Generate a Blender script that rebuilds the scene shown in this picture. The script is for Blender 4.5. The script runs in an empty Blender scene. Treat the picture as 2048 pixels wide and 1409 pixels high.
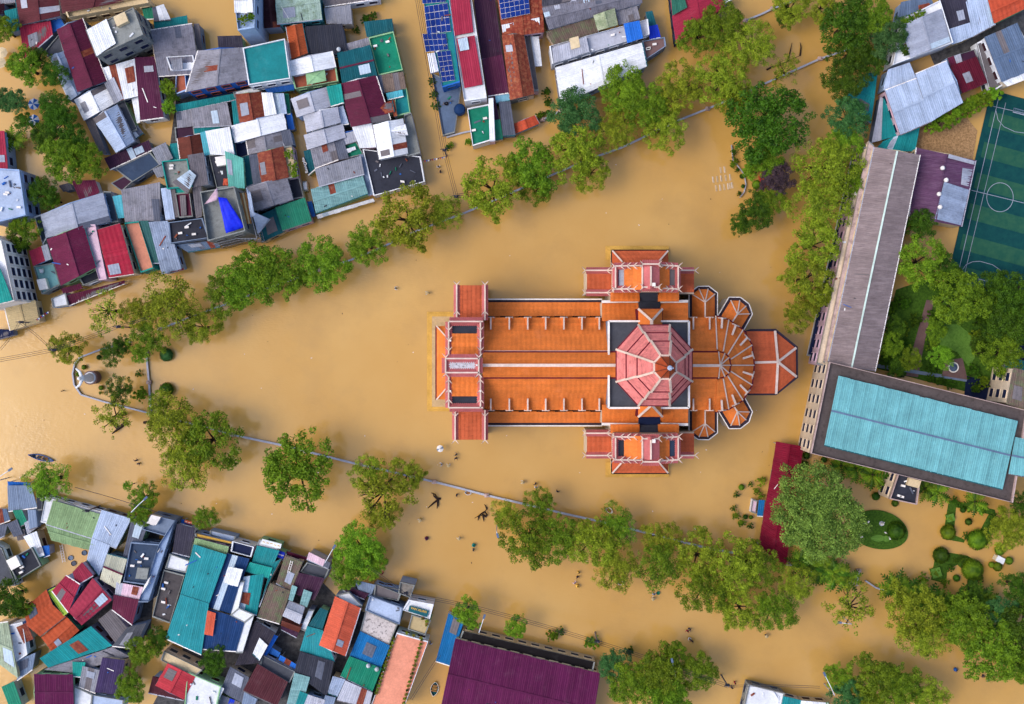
import bpy, bmesh, math, random
from mathutils import Vector, Matrix
import numpy as np

# ------------------------------------------------------------------ camera, sky, sun, exposure
H = 260.0            # height of the drone above the flood water, metres
CX, CY = 1024.0, 684.0   # where the plumb line under the drone falls in the image, in pixels (one pixel = 0.1 m at water level)
scene = bpy.context.scene
cam = bpy.data.cameras.new("camera"); camo = bpy.data.objects.new("camera", cam)
scene.collection.objects.link(camo); scene.camera = camo
camo.location = (0, 0, H); camo.rotation_euler = (0, 0, 0)
cam.sensor_width = 36; cam.lens = 36 * H / 204.8; cam.shift_y = -(704.5 - CY) / 2048.0
cam.clip_start = 1; cam.clip_end = 6000
world = bpy.data.worlds.new("World"); scene.world = world; world.use_nodes = True
nt = world.node_tree; nt.nodes.clear()
sky = nt.nodes.new("ShaderNodeTexSky"); sky.sky_type = 'NISHITA'; sky.sun_disc = False
SUN_EL, SUN_AZ = 55.0, 262.0
sky.sun_elevation = math.radians(SUN_EL); sky.sun_rotation = math.radians(SUN_AZ)
sky.air_density = 1.0; sky.dust_density = 4.0; sky.ozone_density = 1.0
bg = nt.nodes.new("ShaderNodeBackground"); bg.inputs[1].default_value = 0.15
wo = nt.nodes.new("ShaderNodeOutputWorld")
nt.links.new(sky.outputs[0], bg.inputs[0]); nt.links.new(bg.outputs[0], wo.inputs[0])
sun = bpy.data.lights.new("sun", 'SUN'); sun.energy = 0.5; sun.angle = math.radians(24); sun.color = (1, .95, .88)
suno = bpy.data.objects.new("sun", sun); scene.collection.objects.link(suno)
az = math.radians(SUN_AZ); el = math.radians(SUN_EL)
sd = Vector((math.sin(az) * math.cos(el), math.cos(az) * math.cos(el), math.sin(el)))
suno.rotation_euler = sd.to_track_quat('Z', 'Y').to_euler(); suno.location = (0, 0, 200)
scene.view_settings.view_transform = 'Standard'; scene.view_settings.look = 'None'
scene.view_settings.exposure = 0.76; scene.view_settings.gamma = 1.0
scene.view_settings.use_curve_mapping = False
scene.cycles.max_bounces = 6; scene.cycles.diffuse_bounces = 3; scene.cycles.glossy_bounces = 3
scene.cycles.transparent_max_bounces = 6

R = random.Random(7)
COL = scene.collection
def P(px, py, z=0.0):
    "image pixel coordinates of a point at height z -> metres"
    k = 0.1 * (H - z) / H  # px, py are image pixels, unprojected onto the level at height z
    return Vector(((px - CX) * k, -(py - CY) * k, z))

# ------------------------------------------------------------------ materials
def lin(c): c /= 255.0; return c / 12.92 if c <= .04045 else ((c + .055) / 1.055) ** 2.4
PAL = dict(white=(236,241,250), whitew=(246,242,240), ltblue=(176,194,224), ltgrey=(180,184,200), grey=(142,145,158), dkgrey=(96,102,120),
 charcoal=(52,55,68), darkgrey=(80,84,95), asb=(142,142,154), tilegrey=(128,128,142), maroon=(94,34,60), plum=(86,36,66),
 crimson=(162,46,72), crimsonw=(128,20,48), brownmar=(94,45,52), cream=(222,202,165), creamw=(226,208,186), concrete=(140,145,145), rustgrey=(112,107,112),
 teal=(30,132,138), dkteal=(24,92,104), tealb=(30,150,142), tealw=(28,142,148), teal2=(40,142,152), green=(40,132,106),
 greenb=(22,128,102), cyan=(90,186,206), blue=(42,104,192), blueb=(38,110,210), bluemid=(22,108,172), bluebright=(28,60,204),
 navy=(22,35,72), navyroof=(26,60,110), navygrey=(55,72,98), paleblue=(165,192,228), bluepale=(152,178,218), greyblue=(122,140,168),
 slate=(96,116,146), slatelt=(162,170,190), darkbrown=(64,36,42), brown=(104,54,45), brownplain=(120,95,95), rust=(130,62,50),
 rustred=(138,58,44), tilered=(142,66,50), orangered=(196,84,58), orange=(204,98,58), coral=(208,95,70), rustorange=(178,80,48),
 ruby=(166,36,62), rubypink=(152,48,72), reds=(186,58,70), plumred=(106,36,68), plumdark=(64,36,60), plumroof=(92,62,92),
 plumbig=(92,28,72), dkviolet=(62,50,90), mossy=(168,194,184), mossgreen=(138,168,124), mosspale=(170,180,150), patina=(120,164,168),
 rustmoss=(112,95,88), palegreen=(172,188,162), mint=(150,196,150), mintcyan=(105,188,178), seagreen=(125,178,182), glass=(190,210,230),
 glassdark=(60,75,95), print=(140,200,228), pattern=(106,103,112), darktile=(60,58,74), darkgreyr=(76,76,88), woodroof=(122,106,98),
 terracotta=(172,94,72), terrapink=(224,148,122), pinkwhite=(218,188,206), tanroof=(192,172,130), creamg=(198,198,178), yellow=(228,182,80),
 lime=(150,182,70), peeling=(216,208,208), ornate=(142,136,130), black=(22,18,22), blackroof=(55,52,64), woodgrey=(136,122,124),
 dkgreen=(50,112,96), darkgarden=(86,82,86), darkred=(92,20,42), darkmaroon=(80,38,48), dkteal2=(52,100,100), ltgrey2=(150,166,194),
 schoolroof=(92,84,84), schoolteal=(112,178,186), pinkstone=(196,172,168), steel=(205,212,222), ridgewhite=(228,206,194), tileorange=(232,128,60),
 tilegrid=(200,98,62), domepink=(236,140,138), ridgepale=(208,230,222), domedark=(112,28,48), gutter=(62,52,66), stepyellow=(212,168,84), platform=(206,176,134),
 facadepink=(198,110,112), speckle=(206,206,216), solar=(22,52,132), wood=(150,104,60), bark=(52,40,36), skin=(196,140,105), person_dark=(40,38,52),
 hedge=(52,98,36))
K_ALB = 0.80
LOOK = dict(asb=('stain',.9), tilegrey=('stain',.9), mossy=('moss',.9), mossgreen=('moss',.6), mosspale=('moss',.9), rustred=('rust',.8), tilered=('rust',.9), rust=('rust',.5),
            darkgreyr=('stain',.9), rustmoss=('moss',1.0), peeling=('peel',1.0), pattern=('stain',.6), charcoal=('stain',.5), concrete=('stain',.8), patina=('streak',.8),
            palegreen=('stain',.6), ltgrey2=('stain',.7), grey=('stain',.6), dkgrey=('stain',.6), woodroof=('stain',1.), schoolroof=('stain',.8), pinkstone=('stain',1.),
            domepink=('stain',.9), speckle=('peel',.8), woodgrey=('streak',.6), blackroof=('stain',.7), plumroof=('streak',.6), woodgreyw=('streak',.6), ornate=('stain',1.),
            slatelt=('stain',.4), darkgarden=('stain',.9), ltgrey=('stain',.35), platform=('stain',.5), gutter=('stain',.5), rubypink=('stain',.4), tilegrid=('stain',.35))
MATS = {}
def mat(name, rough=None, metal=0.0):
    key = name
    if key in MATS: return MATS[key]
    m = bpy.data.materials.new(name); m.use_nodes = True; MATS[key] = m
    n = m.node_tree.nodes; L = m.node_tree.links; b = n["Principled BSDF"]
    c = [lin(v) * K_ALB for v in PAL[name]]
    look, amt = LOOK.get(name, ('plain', .25))
    tc = n.new("ShaderNodeNewGeometry")
    info = n.new("ShaderNodeObjectInfo")
    def noise(scale, detail=4, vec=None, rough_=.6):
        t = n.new("ShaderNodeTexNoise"); t.inputs["Scale"].default_value = scale; t.inputs["Detail"].default_value = detail; t.inputs["Roughness"].default_value = rough_
        L.new(vec or tc.outputs["Position"], t.inputs["Vector"]); return t
    def ramp(src, lo, hi, a, b_):
        r = n.new("ShaderNodeMapRange"); r.inputs[1].default_value = lo; r.inputs[2].default_value = hi; r.inputs[3].default_value = a; r.inputs[4].default_value = b_
        L.new(src, r.inputs[0]); return r.outputs[0]
    def mixc(fac, A, B, mode='MIX'):
        x = n.new("ShaderNodeMix"); x.data_type = 'RGBA'; x.blend_type = mode
        if isinstance(fac, float): x.inputs[0].default_value = fac
        else: L.new(fac, x.inputs[0])
        for s, v in ((6, A), (7, B)):
            if isinstance(v, (tuple, list)): x.inputs[s].default_value = (*v[:3], 1)
            else: L.new(v, x.inputs[s])
        return x.outputs[2]
    def mult(A, B):
        x = n.new("ShaderNodeMath"); x.operation = 'MULTIPLY'
        L.new(A, x.inputs[0]); (L.new(B, x.inputs[1]) if not isinstance(B, float) else setattr(x.inputs[1], 'default_value', B)); return x.outputs[0]
    n1 = noise(.35, 5); n2 = noise(2.6, 4); n3 = noise(11, 2)
    v1 = ramp(n1.outputs[0], .3, .7, 1 - .16, 1 + .13)
    v2 = ramp(n2.outputs[0], .3, .7, 1 - .10, 1 + .09)
    v3 = ramp(n3.outputs[0], .3, .7, 1 - .07, 1 + .07)
    ro = ramp(info.outputs["Random"], 0, 1, .90, 1.08)
    v = mult(mult(mult(v1, v2), v3), ro)
    comb = n.new("ShaderNodeCombineXYZ"); [L.new(v, comb.inputs[i]) for i in range(3)]
    col = mixc(1.0, tuple(c), comb.outputs[0], 'MULTIPLY')
    if look == 'stain':
        s = noise(.9, 6, rough_=.75); f = ramp(s.outputs[0], .50, .66, 0, .62 * amt)
        col = mixc(f, col, tuple(x * .30 for x in c))
        s2 = noise(5.0, 3); f2 = ramp(s2.outputs[0], .58, .72, 0, .45 * amt)
        col = mixc(f2, col, tuple(x * .42 for x in c))
    elif look == 'moss':
        s = noise(.8, 6, rough_=.75); f = ramp(s.outputs[0], .45, .65, 0, .75 * amt); col = mixc(f, col, (.10, .16, .07))
        s2 = noise(4, 4); f2 = ramp(s2.outputs[0], .56, .7, 0, .6 * amt); col = mixc(f2, col, (.05, .035, .03))
    elif look == 'rust':
        s = noise(1.4, 6, rough_=.75); f = ramp(s.outputs[0], .46, .66, 0, .7 * amt); col = mixc(f, col, (.42, .17, .08))
        s2 = noise(5, 4); f2 = ramp(s2.outputs[0], .54, .7, 0, .7 * amt); col = mixc(f2, col, (.06, .03, .03))
    elif look == 'peel':
        s = noise(1.6, 6, rough_=.8); f = ramp(s.outputs[0], .53, .60, 0, .85 * amt); col = mixc(f, col, (.06, .05, .055))
    elif look == 'streak':
        mp = n.new("ShaderNodeMapping"); mp.inputs["Scale"].default_value = (.25, 2.6, 1); L.new(tc.outputs["Position"], mp.inputs[0])
        s = noise(1.0, 5, mp.outputs[0]); f = ramp(s.outputs[0], .48, .66, 0, .6 * amt); col = mixc(f, col, tuple(min(.8, x * 1.5 + .05) for x in c))
        s2 = noise(1.4, 5, mp.outputs[0]); f2 = ramp(s2.outputs[0], .52, .7, 0, .55 * amt); col = mixc(f2, col, tuple(x * .4 for x in c))
    else:
        s = noise(1.1, 6, rough_=.75); f = ramp(s.outputs[0], .54, .72, 0, .30); col = mixc(f, col, tuple(x * .45 + .01 for x in c))
        s2 = noise(.5, 5, rough_=.7); f2 = ramp(s2.outputs[0], .55, .7, 0, .14); col = mixc(f2, col, tuple(min(.8, x * 1.1 + .10) for x in c))
    L.new(col, b.inputs["Base Color"])
    b.inputs["Roughness"].default_value = rough if rough is not None else .62
    b.inputs["Metallic"].default_value = metal
    b.inputs["Specular IOR Level"].default_value = .10
    bp = n.new("ShaderNodeBump"); bp.inputs["Strength"].default_value = .25; bp.inputs["Distance"].default_value = .05
    L.new(n3.outputs[0], bp.inputs["Height"]); L.new(bp.outputs[0], b.inputs["Normal"])
    return m

def leafmat(name, c1, c2):
    m = bpy.data.materials.new(name); m.use_nodes = True; n = m.node_tree.nodes; L = m.node_tree.links; b = n["Principled BSDF"]
    g = n.new("ShaderNodeNewGeometry"); info = n.new("ShaderNodeObjectInfo")
    no = n.new("ShaderNodeTexNoise"); no.inputs["Scale"].default_value = .8; no.inputs["Detail"].default_value = 3; L.new(g.outputs["Position"], no.inputs["Vector"])
    ad = n.new("ShaderNodeMath"); ad.operation = 'MULTIPLY_ADD'; L.new(g.outputs["Random Per Island"], ad.inputs[0]); ad.inputs[1].default_value = .55
    mr = n.new("ShaderNodeMapRange"); mr.inputs[1].default_value = .35; mr.inputs[2].default_value = .65; mr.inputs[3].default_value = 0; mr.inputs[4].default_value = .60; L.new(no.outputs[0], mr.inputs[0])
    L.new(mr.outputs[0], ad.inputs[2])
    mx = n.new("ShaderNodeMix"); mx.data_type = 'RGBA'; L.new(ad.outputs[0], mx.inputs[0]); mx.inputs[6].default_value = (*c1, 1); mx.inputs[7].default_value = (*c2, 1)
    hs = n.new("ShaderNodeHueSaturation"); L.new(mx.outputs[2], hs.inputs["Color"])
    mh = n.new("ShaderNodeMapRange"); mh.inputs[3].default_value = .485; mh.inputs[4].default_value = .515; L.new(info.outputs["Random"], mh.inputs[0]); L.new(mh.outputs[0], hs.inputs["Hue"])
    mv = n.new("ShaderNodeMapRange"); mv.inputs[3].default_value = .85; mv.inputs[4].default_value = 1.15; L.new(info.outputs["Random"], mv.inputs[0]); L.new(mv.outputs[0], hs.inputs["Value"])
    L.new(hs.outputs[0], b.inputs["Base Color"]); b.inputs["Roughness"].default_value = .55; b.inputs["Specular IOR Level"].default_value = .15
    tr = n.new("ShaderNodeBsdfTranslucent"); L.new(hs.outputs[0], tr.inputs[0])
    ms = n.new("ShaderNodeMixShader"); ms.inputs[0].default_value = .22
    L.new(b.outputs[0], ms.inputs[1]); L.new(tr.outputs[0], ms.inputs[2]); L.new(ms.outputs[0], n["Material Output"].inputs[0])
    return m
LEAF = dict(**{k: leafmat(*v) for k, v in dict(
    D=('leaf_dark', (.008,.034,.003), (.075,.165,.008)), G=('leaf_mid', (.030,.078,.003), (.180,.290,.014)),
    Y=('leaf_olive', (.062,.098,.004), (.300,.370,.022)), B=('leaf_bright', (.040,.115,.005), (.220,.400,.020)),
    T=('leaf_blue_green', (.012,.065,.014), (.075,.190,.050)), P=('leaf_pale', (.010,.050,.004), (.250,.420,.070)),
    V=('leaf_violet', (.030,.020,.026), (.110,.070,.085))).items()})
# ------------------------------------------------------------------ object helpers
def tag(o, label=None, cat=None, group=None, kind=None):
    if label: o['label'] = label
    if cat: o['category'] = cat
    if group: o['group'] = group
    if kind: o['kind'] = kind
    return o
def empty(name, loc, label, cat, group=None, rz=0.0):
    o = bpy.data.objects.new(name, None); COL.objects.link(o); o.location = loc; o.rotation_euler = (0, 0, rz); o.empty_display_size = .5
    return tag(o, label, cat, group)
class MB:
    def __init__(s): s.v = []; s.f = []; s.mi = []; s.cur = 0
    def add(s, vs, fs):
        o = len(s.v); s.v += [tuple(v) for v in vs]; s.f += [tuple(i + o for i in f) for f in fs]; s.mi += [s.cur] * len(fs)
    def prism(s, poly, z0, z1, ztop=None):
        "vertical prism over a plan polygon; z1 one number or one per corner"
        a = sum(poly[i][0] * poly[(i + 1) % len(poly)][1] - poly[(i + 1) % len(poly)][0] * poly[i][1] for i in range(len(poly)))
        zs = list(z1) if isinstance(z1, (list, tuple)) else [z1] * len(poly)
        if a < 0: poly = poly[::-1]; zs = zs[::-1]
        n = len(poly)
        vs = [(p[0], p[1], z0) for p in poly] + [(p[0], p[1], z) for p, z in zip(poly, zs)]
        s.add(vs, [tuple(range(n - 1, -1, -1)), tuple(range(n, 2 * n))] + [(i, (i + 1) % n, n + (i + 1) % n, n + i) for i in range(n)])
    def slab(s, pts, t):
        "sloping plate: pts any orientation, thickness t downwards"
        pts = [Vector(p) for p in pts]; n = len(pts)
        nr = Vector((0, 0, 0))
        for i in range(n): nr += pts[i].cross(pts[(i + 1) % n])
        if nr.z < 0: pts = pts[::-1]; nr = -nr
        nr.normalize()
        lo = [p - nr * t for p in pts]
        s.add([*pts, *lo], [tuple(range(n)), tuple(range(2 * n - 1, n - 1, -1))] + [((i + 1) % n, i, n + i, n + (i + 1) % n) for i in range(n)])
    def bar(s, a, b, w, h, up=Vector((0, 0, 1))):
        a = Vector(a); b = Vector(b); d = (b - a)
        if d.length < 1e-6: return
        d.normalize(); sd_ = d.cross(up)
        if sd_.length < 1e-4: sd_ = Vector((1, 0, 0))
        sd_.normalize(); u = sd_.cross(d)
        vs = [p + sd_ * (w / 2 * x) + u * (h * y) for p in (a, b) for x, y in ((-1, 0), (1, 0), (1, 1), (-1, 1))]
        s.add(vs, [(0, 1, 2, 3), (7, 6, 5, 4), (0, 4, 5, 1), (1, 5, 6, 2), (2, 6, 7, 3), (3, 7, 4, 0)])
    def tube(s, pts, r, n=6, cap=True):
        pts = [Vector(p) for p in pts]; rs = r if isinstance(r, (list, tuple)) else [r] * len(pts); o = len(s.v); vs = []
        for i, p in enumerate(pts):
            d = (pts[min(i + 1, len(pts) - 1)] - pts[max(i - 1, 0)]).normalized()
            a = d.cross(Vector((0, 0, 1)));
            if a.length < .05: a = d.cross(Vector((1, 0, 0)))
            a.normalize(); c = d.cross(a)
            vs += [p + (a * math.cos(2 * math.pi * k / n) + c * math.sin(2 * math.pi * k / n)) * rs[i] for k in range(n)]
        fs = [(i * n + k, i * n + (k + 1) % n, (i + 1) * n + (k + 1) % n, (i + 1) * n + k) for i in range(len(pts) - 1) for k in range(n)]
        if cap: fs += [tuple(range(n - 1, -1, -1)), tuple((len(pts) - 1) * n + k for k in range(n))]
        s.add(vs, fs)
    def lathe(s, prof, n=12, c=(0, 0, 0)):
        vs = []; 
        for r, z in prof: vs += [(c[0] + r * math.cos(2 * math.pi * k / n), c[1] + r * math.sin(2 * math.pi * k / n), c[2] + z) for k in range(n)]
        m = len(prof)
        fs = [(i * n + k, i * n + (k + 1) % n, (i + 1) * n + (k + 1) % n, (i + 1) * n + k) for i in range(m - 1) for k in range(n)]
        fs += [tuple(range(n - 1, -1, -1)), tuple((m - 1) * n + k for k in range(n))]
        s.add(vs, fs)
    def mesh(s, name, mats):
        me = bpy.data.meshes.new(name); me.from_pydata(s.v, [], s.f)
        for m in (mats if isinstance(mats, (list, tuple)) else [mats]): me.materials.append(m)
        if any(s.mi): me.polygons.foreach_set('material_index', s.mi)
        me.update(); return me
    def build(s, name, mats, parent=None, smooth=False):
        me = s.mesh(name, mats)
        if smooth: me.polygons.foreach_set('use_smooth', [True] * len(me.polygons))
        o = bpy.data.objects.new(name, me); COL.objects.link(o)
        if parent is not None:
            o.parent = parent
            if parent.parent is None and parent.type == 'EMPTY':
                o.matrix_parent_inverse = Matrix.LocRotScale(parent.location, parent.rotation_euler, parent.scale).inverted()
        return o
def copy_tree(o, loc=None, rz=None, sc=None, mats=None):
    c = o.copy(); COL.objects.link(c)
    if loc is not None: c.location = loc
    if rz is not None: c.rotation_euler = (0, 0, rz)
    if sc is not None: c.scale = sc
    for ch in list(o.children):
        d = ch.copy(); COL.objects.link(d); d.parent = c
        for g in list(ch.children):
            e = g.copy(); COL.objects.link(e); e.parent = d
    return c
def inset(poly, d):
    c = sum((Vector((p[0], p[1])) for p in poly), Vector((0, 0))) / len(poly)
    out = []
    for p in poly:
        q = Vector((p[0], p[1])) - c; l = max(q.length, .01); out.append(c + q * max(.2, (l - d) / l))
    return [(q.x, q.y) for q in out]

# ------------------------------------------------------------------ roof pieces
def lerp(a, b, t): return a + (b - a) * t
def sheets(hA, hB, lB, lA, m, parent, w=1.15, name='roof_sheet', rows=1, rib=.045, ribs=3, patch=True):
    "corrugated sheets laid side by side from the high edge hA-hB to the low edge lA-lB"
    W = ((hA - hB).length + (lA - lB).length) / 2; n = max(1, int(round(W / w)))
    if n > 60: n = 60
    for i in range(n):
        t0 = i / n; t1 = (i + 1) / n; k = ribs * 2
        for rw in range(rows):
            s0 = rw / rows; s1 = (rw + 1) / rows + (.02 if rw < rows - 1 else 0)
            dz = R.uniform(0, .03) + (.035 * (rows - rw)); ov = R.uniform(-.06, .08)
            vs = []; fs = []
            for j in range(k + 1):
                t = lerp(t0, t1, j / k) ; a = lerp(hA, hB, t); b = lerp(lA, lB, t); up = rib if j % 2 else 0
                if j in (0, k): up = rib * 1.3 if i % 2 else rib * .2
                p = lerp(a, b, s0); q = lerp(a, b, s1); q = q + (b - a).normalized() * ov * (1 if rw == rows - 1 else 0)
                vs += [(p.x, p.y, p.z + dz + up), (q.x, q.y, q.z + dz * .6 + up)]
            fs = [(2 * j, 2 * j + 1, 2 * j + 3, 2 * j + 2) for j in range(k)]
            x = MB(); x.add(vs, fs); me = x.mesh(name, m)
            if len(me.polygons) and me.polygons[0].normal.z < 0: me.flip_normals()
            o = bpy.data.objects.new(name, me); COL.objects.link(o); o.parent = parent
            if patch and m.name not in ('schoolteal', 'plumbig', 'woodgrey', 'plumroof', 'crimsonw', 'mossgreen') and R.random() < .05: me.materials[0] = mat(R.choice(('rustgrey', 'ltgrey', 'rust', 'dkgrey', 'glass')))
def courses(hA, hB, lB, lA, m, parent, step=.9, name='tile_course'):
    "overlapping courses of clay tiles running level across the slope, barrel ribs down the slope"
    Ls = ((hA - lA).length + (hB - lB).length) / 2; n = max(1, int(round(Ls / step)))
    for i in range(n):
        s0 = i / n; s1 = (i + 1) / n; a0 = lerp(hA, lA, s0); b0 = lerp(hB, lB, s0); a1 = lerp(hA, lA, s1); b1 = lerp(hB, lB, s1)
        k = max(4, min(60, int((b0 - a0).length / .45))) ; vs = []
        for j in range(k + 1):
            p = lerp(a0, b0, j / k); q = lerp(a1, b1, j / k); u = .05 if j % 2 else 0
            vs += [(p.x, p.y, p.z + u + .01), (q.x, q.y, q.z + u + .11)]
        x = MB(); x.add(vs, [(2 * j, 2 * j + 1, 2 * j + 3, 2 * j + 2) for j in range(k)]); me = x.mesh(name, m)
        if me.polygons[0].normal.z < 0: me.flip_normals()
        o = bpy.data.objects.new(name, me); COL.objects.link(o); o.parent = parent; o.matrix_parent_inverse = INV
INV = Matrix()
WALLS = ['white', 'cream', 'greyblue', 'paleblue', 'concrete', 'ltgrey', 'mint', 'pinkwhite', 'creamw', 'bluepale']
def windows(root, a, b, zt, z0, wall_n, cols=None, frame='whitew', glass='navy', st=None):
    L_ = (b - a).length; n = cols or max(1, int(L_ / 2.6)); st = st or max(1, int((zt - z0) / 3.1)); d = (b - a).normalized()
    for r in range(st):
        zc = zt - 1.9 - r * ((zt - z0 - .6) / st)
        for i in range(n):
            c = lerp(a, b, (i + .5) / n); c = Vector((c.x, c.y, zc))
            fr = MB(); w, h = min(.8, L_ / n * .34), .95
            q = lambda x, z, o_: c + d * x + Vector((0, 0, z)) + wall_n * o_
            for (x0, x1, y0, y1) in ((-w - .12, w + .12, h, h + .14), (-w - .12, w + .12, -h - .14, -h), (-w - .12, -w, -h, h), (w, w + .12, -h, h)):
                ps = [q(x0, y0, -.02), q(x1, y0, -.02), q(x1, y1, -.02), q(x0, y1, -.02), q(x0, y0, .14), q(x1, y0, .14), q(x1, y1, .14), q(x0, y1, .14)]
                fr.add(ps, [(0, 1, 2, 3), (7, 6, 5, 4), (0, 4, 5, 1), (1, 5, 6, 2), (2, 6, 7, 3), (3, 7, 4, 0)])
            fo = fr.build('window', mat(frame), root)
            g = MB(); g.add([q(-w, -h, .05), q(w, -h, .05), q(w, h, .05), q(-w, h, .05)], [(0, 1, 2, 3), (3, 2, 1, 0)][:1]); go = g.build('pane', mat(glass)); go.parent = fo
            

def grow(pts, d):
    cx = sum(p[0] for p in pts) / 4; cy = sum(p[1] for p in pts) / 4; o = []
    for x, y in pts:
        l = max(math.hypot(x - cx, y - cy), 1); o.append((x + (x - cx) / l * d, y + (y - cy) / l * d))
    return o
def roof(kind, color, z, pts, root, rise, opt, first):
    z += R.uniform(-.06, .06); pts = grow(pts, 1.6 if first else 0); p = [P(x, y, z) for x, y in pts]; m = mat(color); name = 'roof' if first else 'upper_roof'
    tile = opt.get('tile'); rows = 2 if color in ('asb', 'tilegrey', 'pattern', 'darktile', 'darkgreyr', 'palegreen') else 1
    if color in ('plumbig', 'schoolteal', 'woodgrey', 'teal2'): rows = 1
    base = MB()
    if kind == 'g':
        r0 = P((pts[0][0] + pts[1][0]) / 2, (pts[0][1] + pts[1][1]) / 2, z + rise); r1 = P((pts[2][0] + pts[3][0]) / 2, (pts[2][1] + pts[3][1]) / 2, z + rise)
        fn = courses if tile else sheets
        base.slab([p[0], r0, r1, p[3]], .10); base.slab([r0, p[1], p[2], r1], .10)
        ro = base.build(name, mat('rustgrey'), root)
        fn(r0, r1, p[3], p[0], m, ro) if tile else sheets(r0, r1, p[3], p[0], m, ro, rows=rows)
        fn(r1, r0, p[1], p[2], m, ro) if tile else sheets(r1, r0, p[1], p[2], m, ro, rows=rows)
        if first: litter(root, [r0 + UP, r1 + UP, p[3] + UP * .6, p[0] + UP * .6])
        for a_, b_ in ((p[0], p[3]), (p[1], p[2])): gutter(root, a_, b_)
        c = MB(); c.bar(r0 + Vector((0, 0, .1)), r1 + Vector((0, 0, .1)), .34, .10); co = c.build('ridge_cap', mat(opt.get('ridge', color)), None); co.parent = ro
        co.matrix_parent_inverse = INV.copy()
    elif kind == 's':
        hi = [P(pts[0][0], pts[0][1], z + rise), P(pts[1][0], pts[1][1], z + rise)]
        base.slab([hi[0], hi[1], p[2], p[3]], .10); ro = base.build(name, mat('rustgrey'), root)
        (courses if tile else sheets)(hi[0], hi[1], p[2], p[3], m, ro) if tile else sheets(hi[0], hi[1], p[2], p[3], m, ro, rows=rows)
        if first: litter(root, [hi[0] + UP, hi[1] + UP, p[2] + UP * .6, p[3] + UP * .6]); gutter(root, p[2], p[3])
    elif kind == 'h':
        c = sum(p, Vector()) / 4 + Vector((0, 0, rise)); ro = base
        for i in range(4):
            b = MB(); b.slab([p[i], p[(i + 1) % 4], c], .08); b.build('roof_slope', m, root)
            b = MB(); b.bar(p[i], c, .16, .1); b.build('ridge_cap', m, root)
    elif kind == 'f':
        base.prism([(q.x, q.y) for q in p], z - .25, z); ro = base.build('roof_slab' if first else 'upper_slab', m, root)
        ph = float(opt.get('par', .35))
        if ph > .06:
            pc = mat(opt.get('pcol', opt.get('wall', 'concrete')))
            q = inset([(a.x, a.y) for a in p], .28)
            for i in range(4):
                a, b = p[i], p[(i + 1) % 4]; qa, qb = q[i], q[(i + 1) % 4]
                x = MB(); x.prism([(a.x, a.y), (b.x, b.y), (qb[0], qb[1]), (qa[0], qa[1])], z + .004, z + ph); x.build('parapet', pc, root)
        if first and str(opt.get('clut', 1)) != '0' and ph > .25 and color != 'terrapink' and 'open' not in opt:
            debris(root, p, z)
            if color not in ('white', 'terrapink', 'slate', 'schoolroof', 'teal', 'creamw'): hut(root, p, z)
    return p
UP = Vector((0, 0, .16))
def gutter(root, a, b):
    if R.random() < .45: return
    d = (b - a).normalized(); x = MB(); x.bar(a - Vector((0, 0, .06)), b - Vector((0, 0, .06)), .20, .14); x.build('gutter', mat(R.choice(('whitew', 'whitew', 'ltgrey', 'rustgrey', 'dkteal'))), root)
def patches(root, q):
    "odd sheets laid over the roof: repairs, skylights, rusty plates"
    w = (q[1] - q[0]).length; h = (q[3] - q[0]).length
    if w * h > 260 or NOPATCH: return
    for _ in range(R.choice((0, 0, 0, 1, 1)) if w * h > 14 else 0):
        pw = min(.45, R.uniform(1.0, 2.6) / w); ph = min(.6, R.uniform(1.0, 3.2) / h); u = R.uniform(.03, .95 - pw); v = R.uniform(.03, .95 - ph); P4 = [lerp(lerp(q[0], q[1], a), lerp(q[3], q[2], a), b) for a, b in ((u, v), (u + pw, v), (u + pw, v + ph), (u, v + ph))]
        x = MB(); n = max(2, int(pw * w / .3)); vs = []
        for k in range(n + 1):
            a = lerp(P4[0], P4[1], k / n); b = lerp(P4[3], P4[2], k / n); z = .03 + (.04 if k % 2 else 0); vs += [a + Vector((0, 0, z)), b + Vector((0, 0, z))]
        x.add(vs, [(2 * k, 2 * k + 1, 2 * k + 3, 2 * k + 2) for k in range(n)]); x.build('repair_sheet', mat(R.choice(('ltgrey', 'rustgrey', 'glass', 'rust', 'dkgrey', 'slatelt', 'slatelt', 'grey', 'rustgrey'))), root)
def hut(root, p, z):
    "stair head, tank and air conditioner on a flat roof"
    e = (p[1] - p[0]); f = (p[3] - p[0]); W, D = e.length, f.length
    if W < 3.2 or D < 3.2: return
    e = e.normalized(); f = f.normalized()
    def box(nm, u, v, a, b, h, m):
        c = lerp(lerp(p[0], p[1], u), lerp(p[3], p[2], u), v); x = MB(); x.prism([((c + e * i * a / 2 + f * j * b / 2).x, (c + e * i * a / 2 + f * j * b / 2).y) for i, j in ((-1, -1), (1, -1), (1, 1), (-1, 1))], z + .005, z + h); x.build(nm, mat(m), root)
    if R.random() < .6: a, b = R.uniform(1.6, 2.4), R.uniform(1.4, 2.2); u, v = R.choice((.25, .72)), R.choice((.25, .72)); box('stair_head', u, v, a, b, 1.3, R.choice(('whitew', 'concrete', 'cream'))); 
    for _ in range(R.randint(1, 3)): box('air_conditioner', R.uniform(.15, .85), R.uniform(.15, .85), .8, .4, .5, 'whitew')
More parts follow.
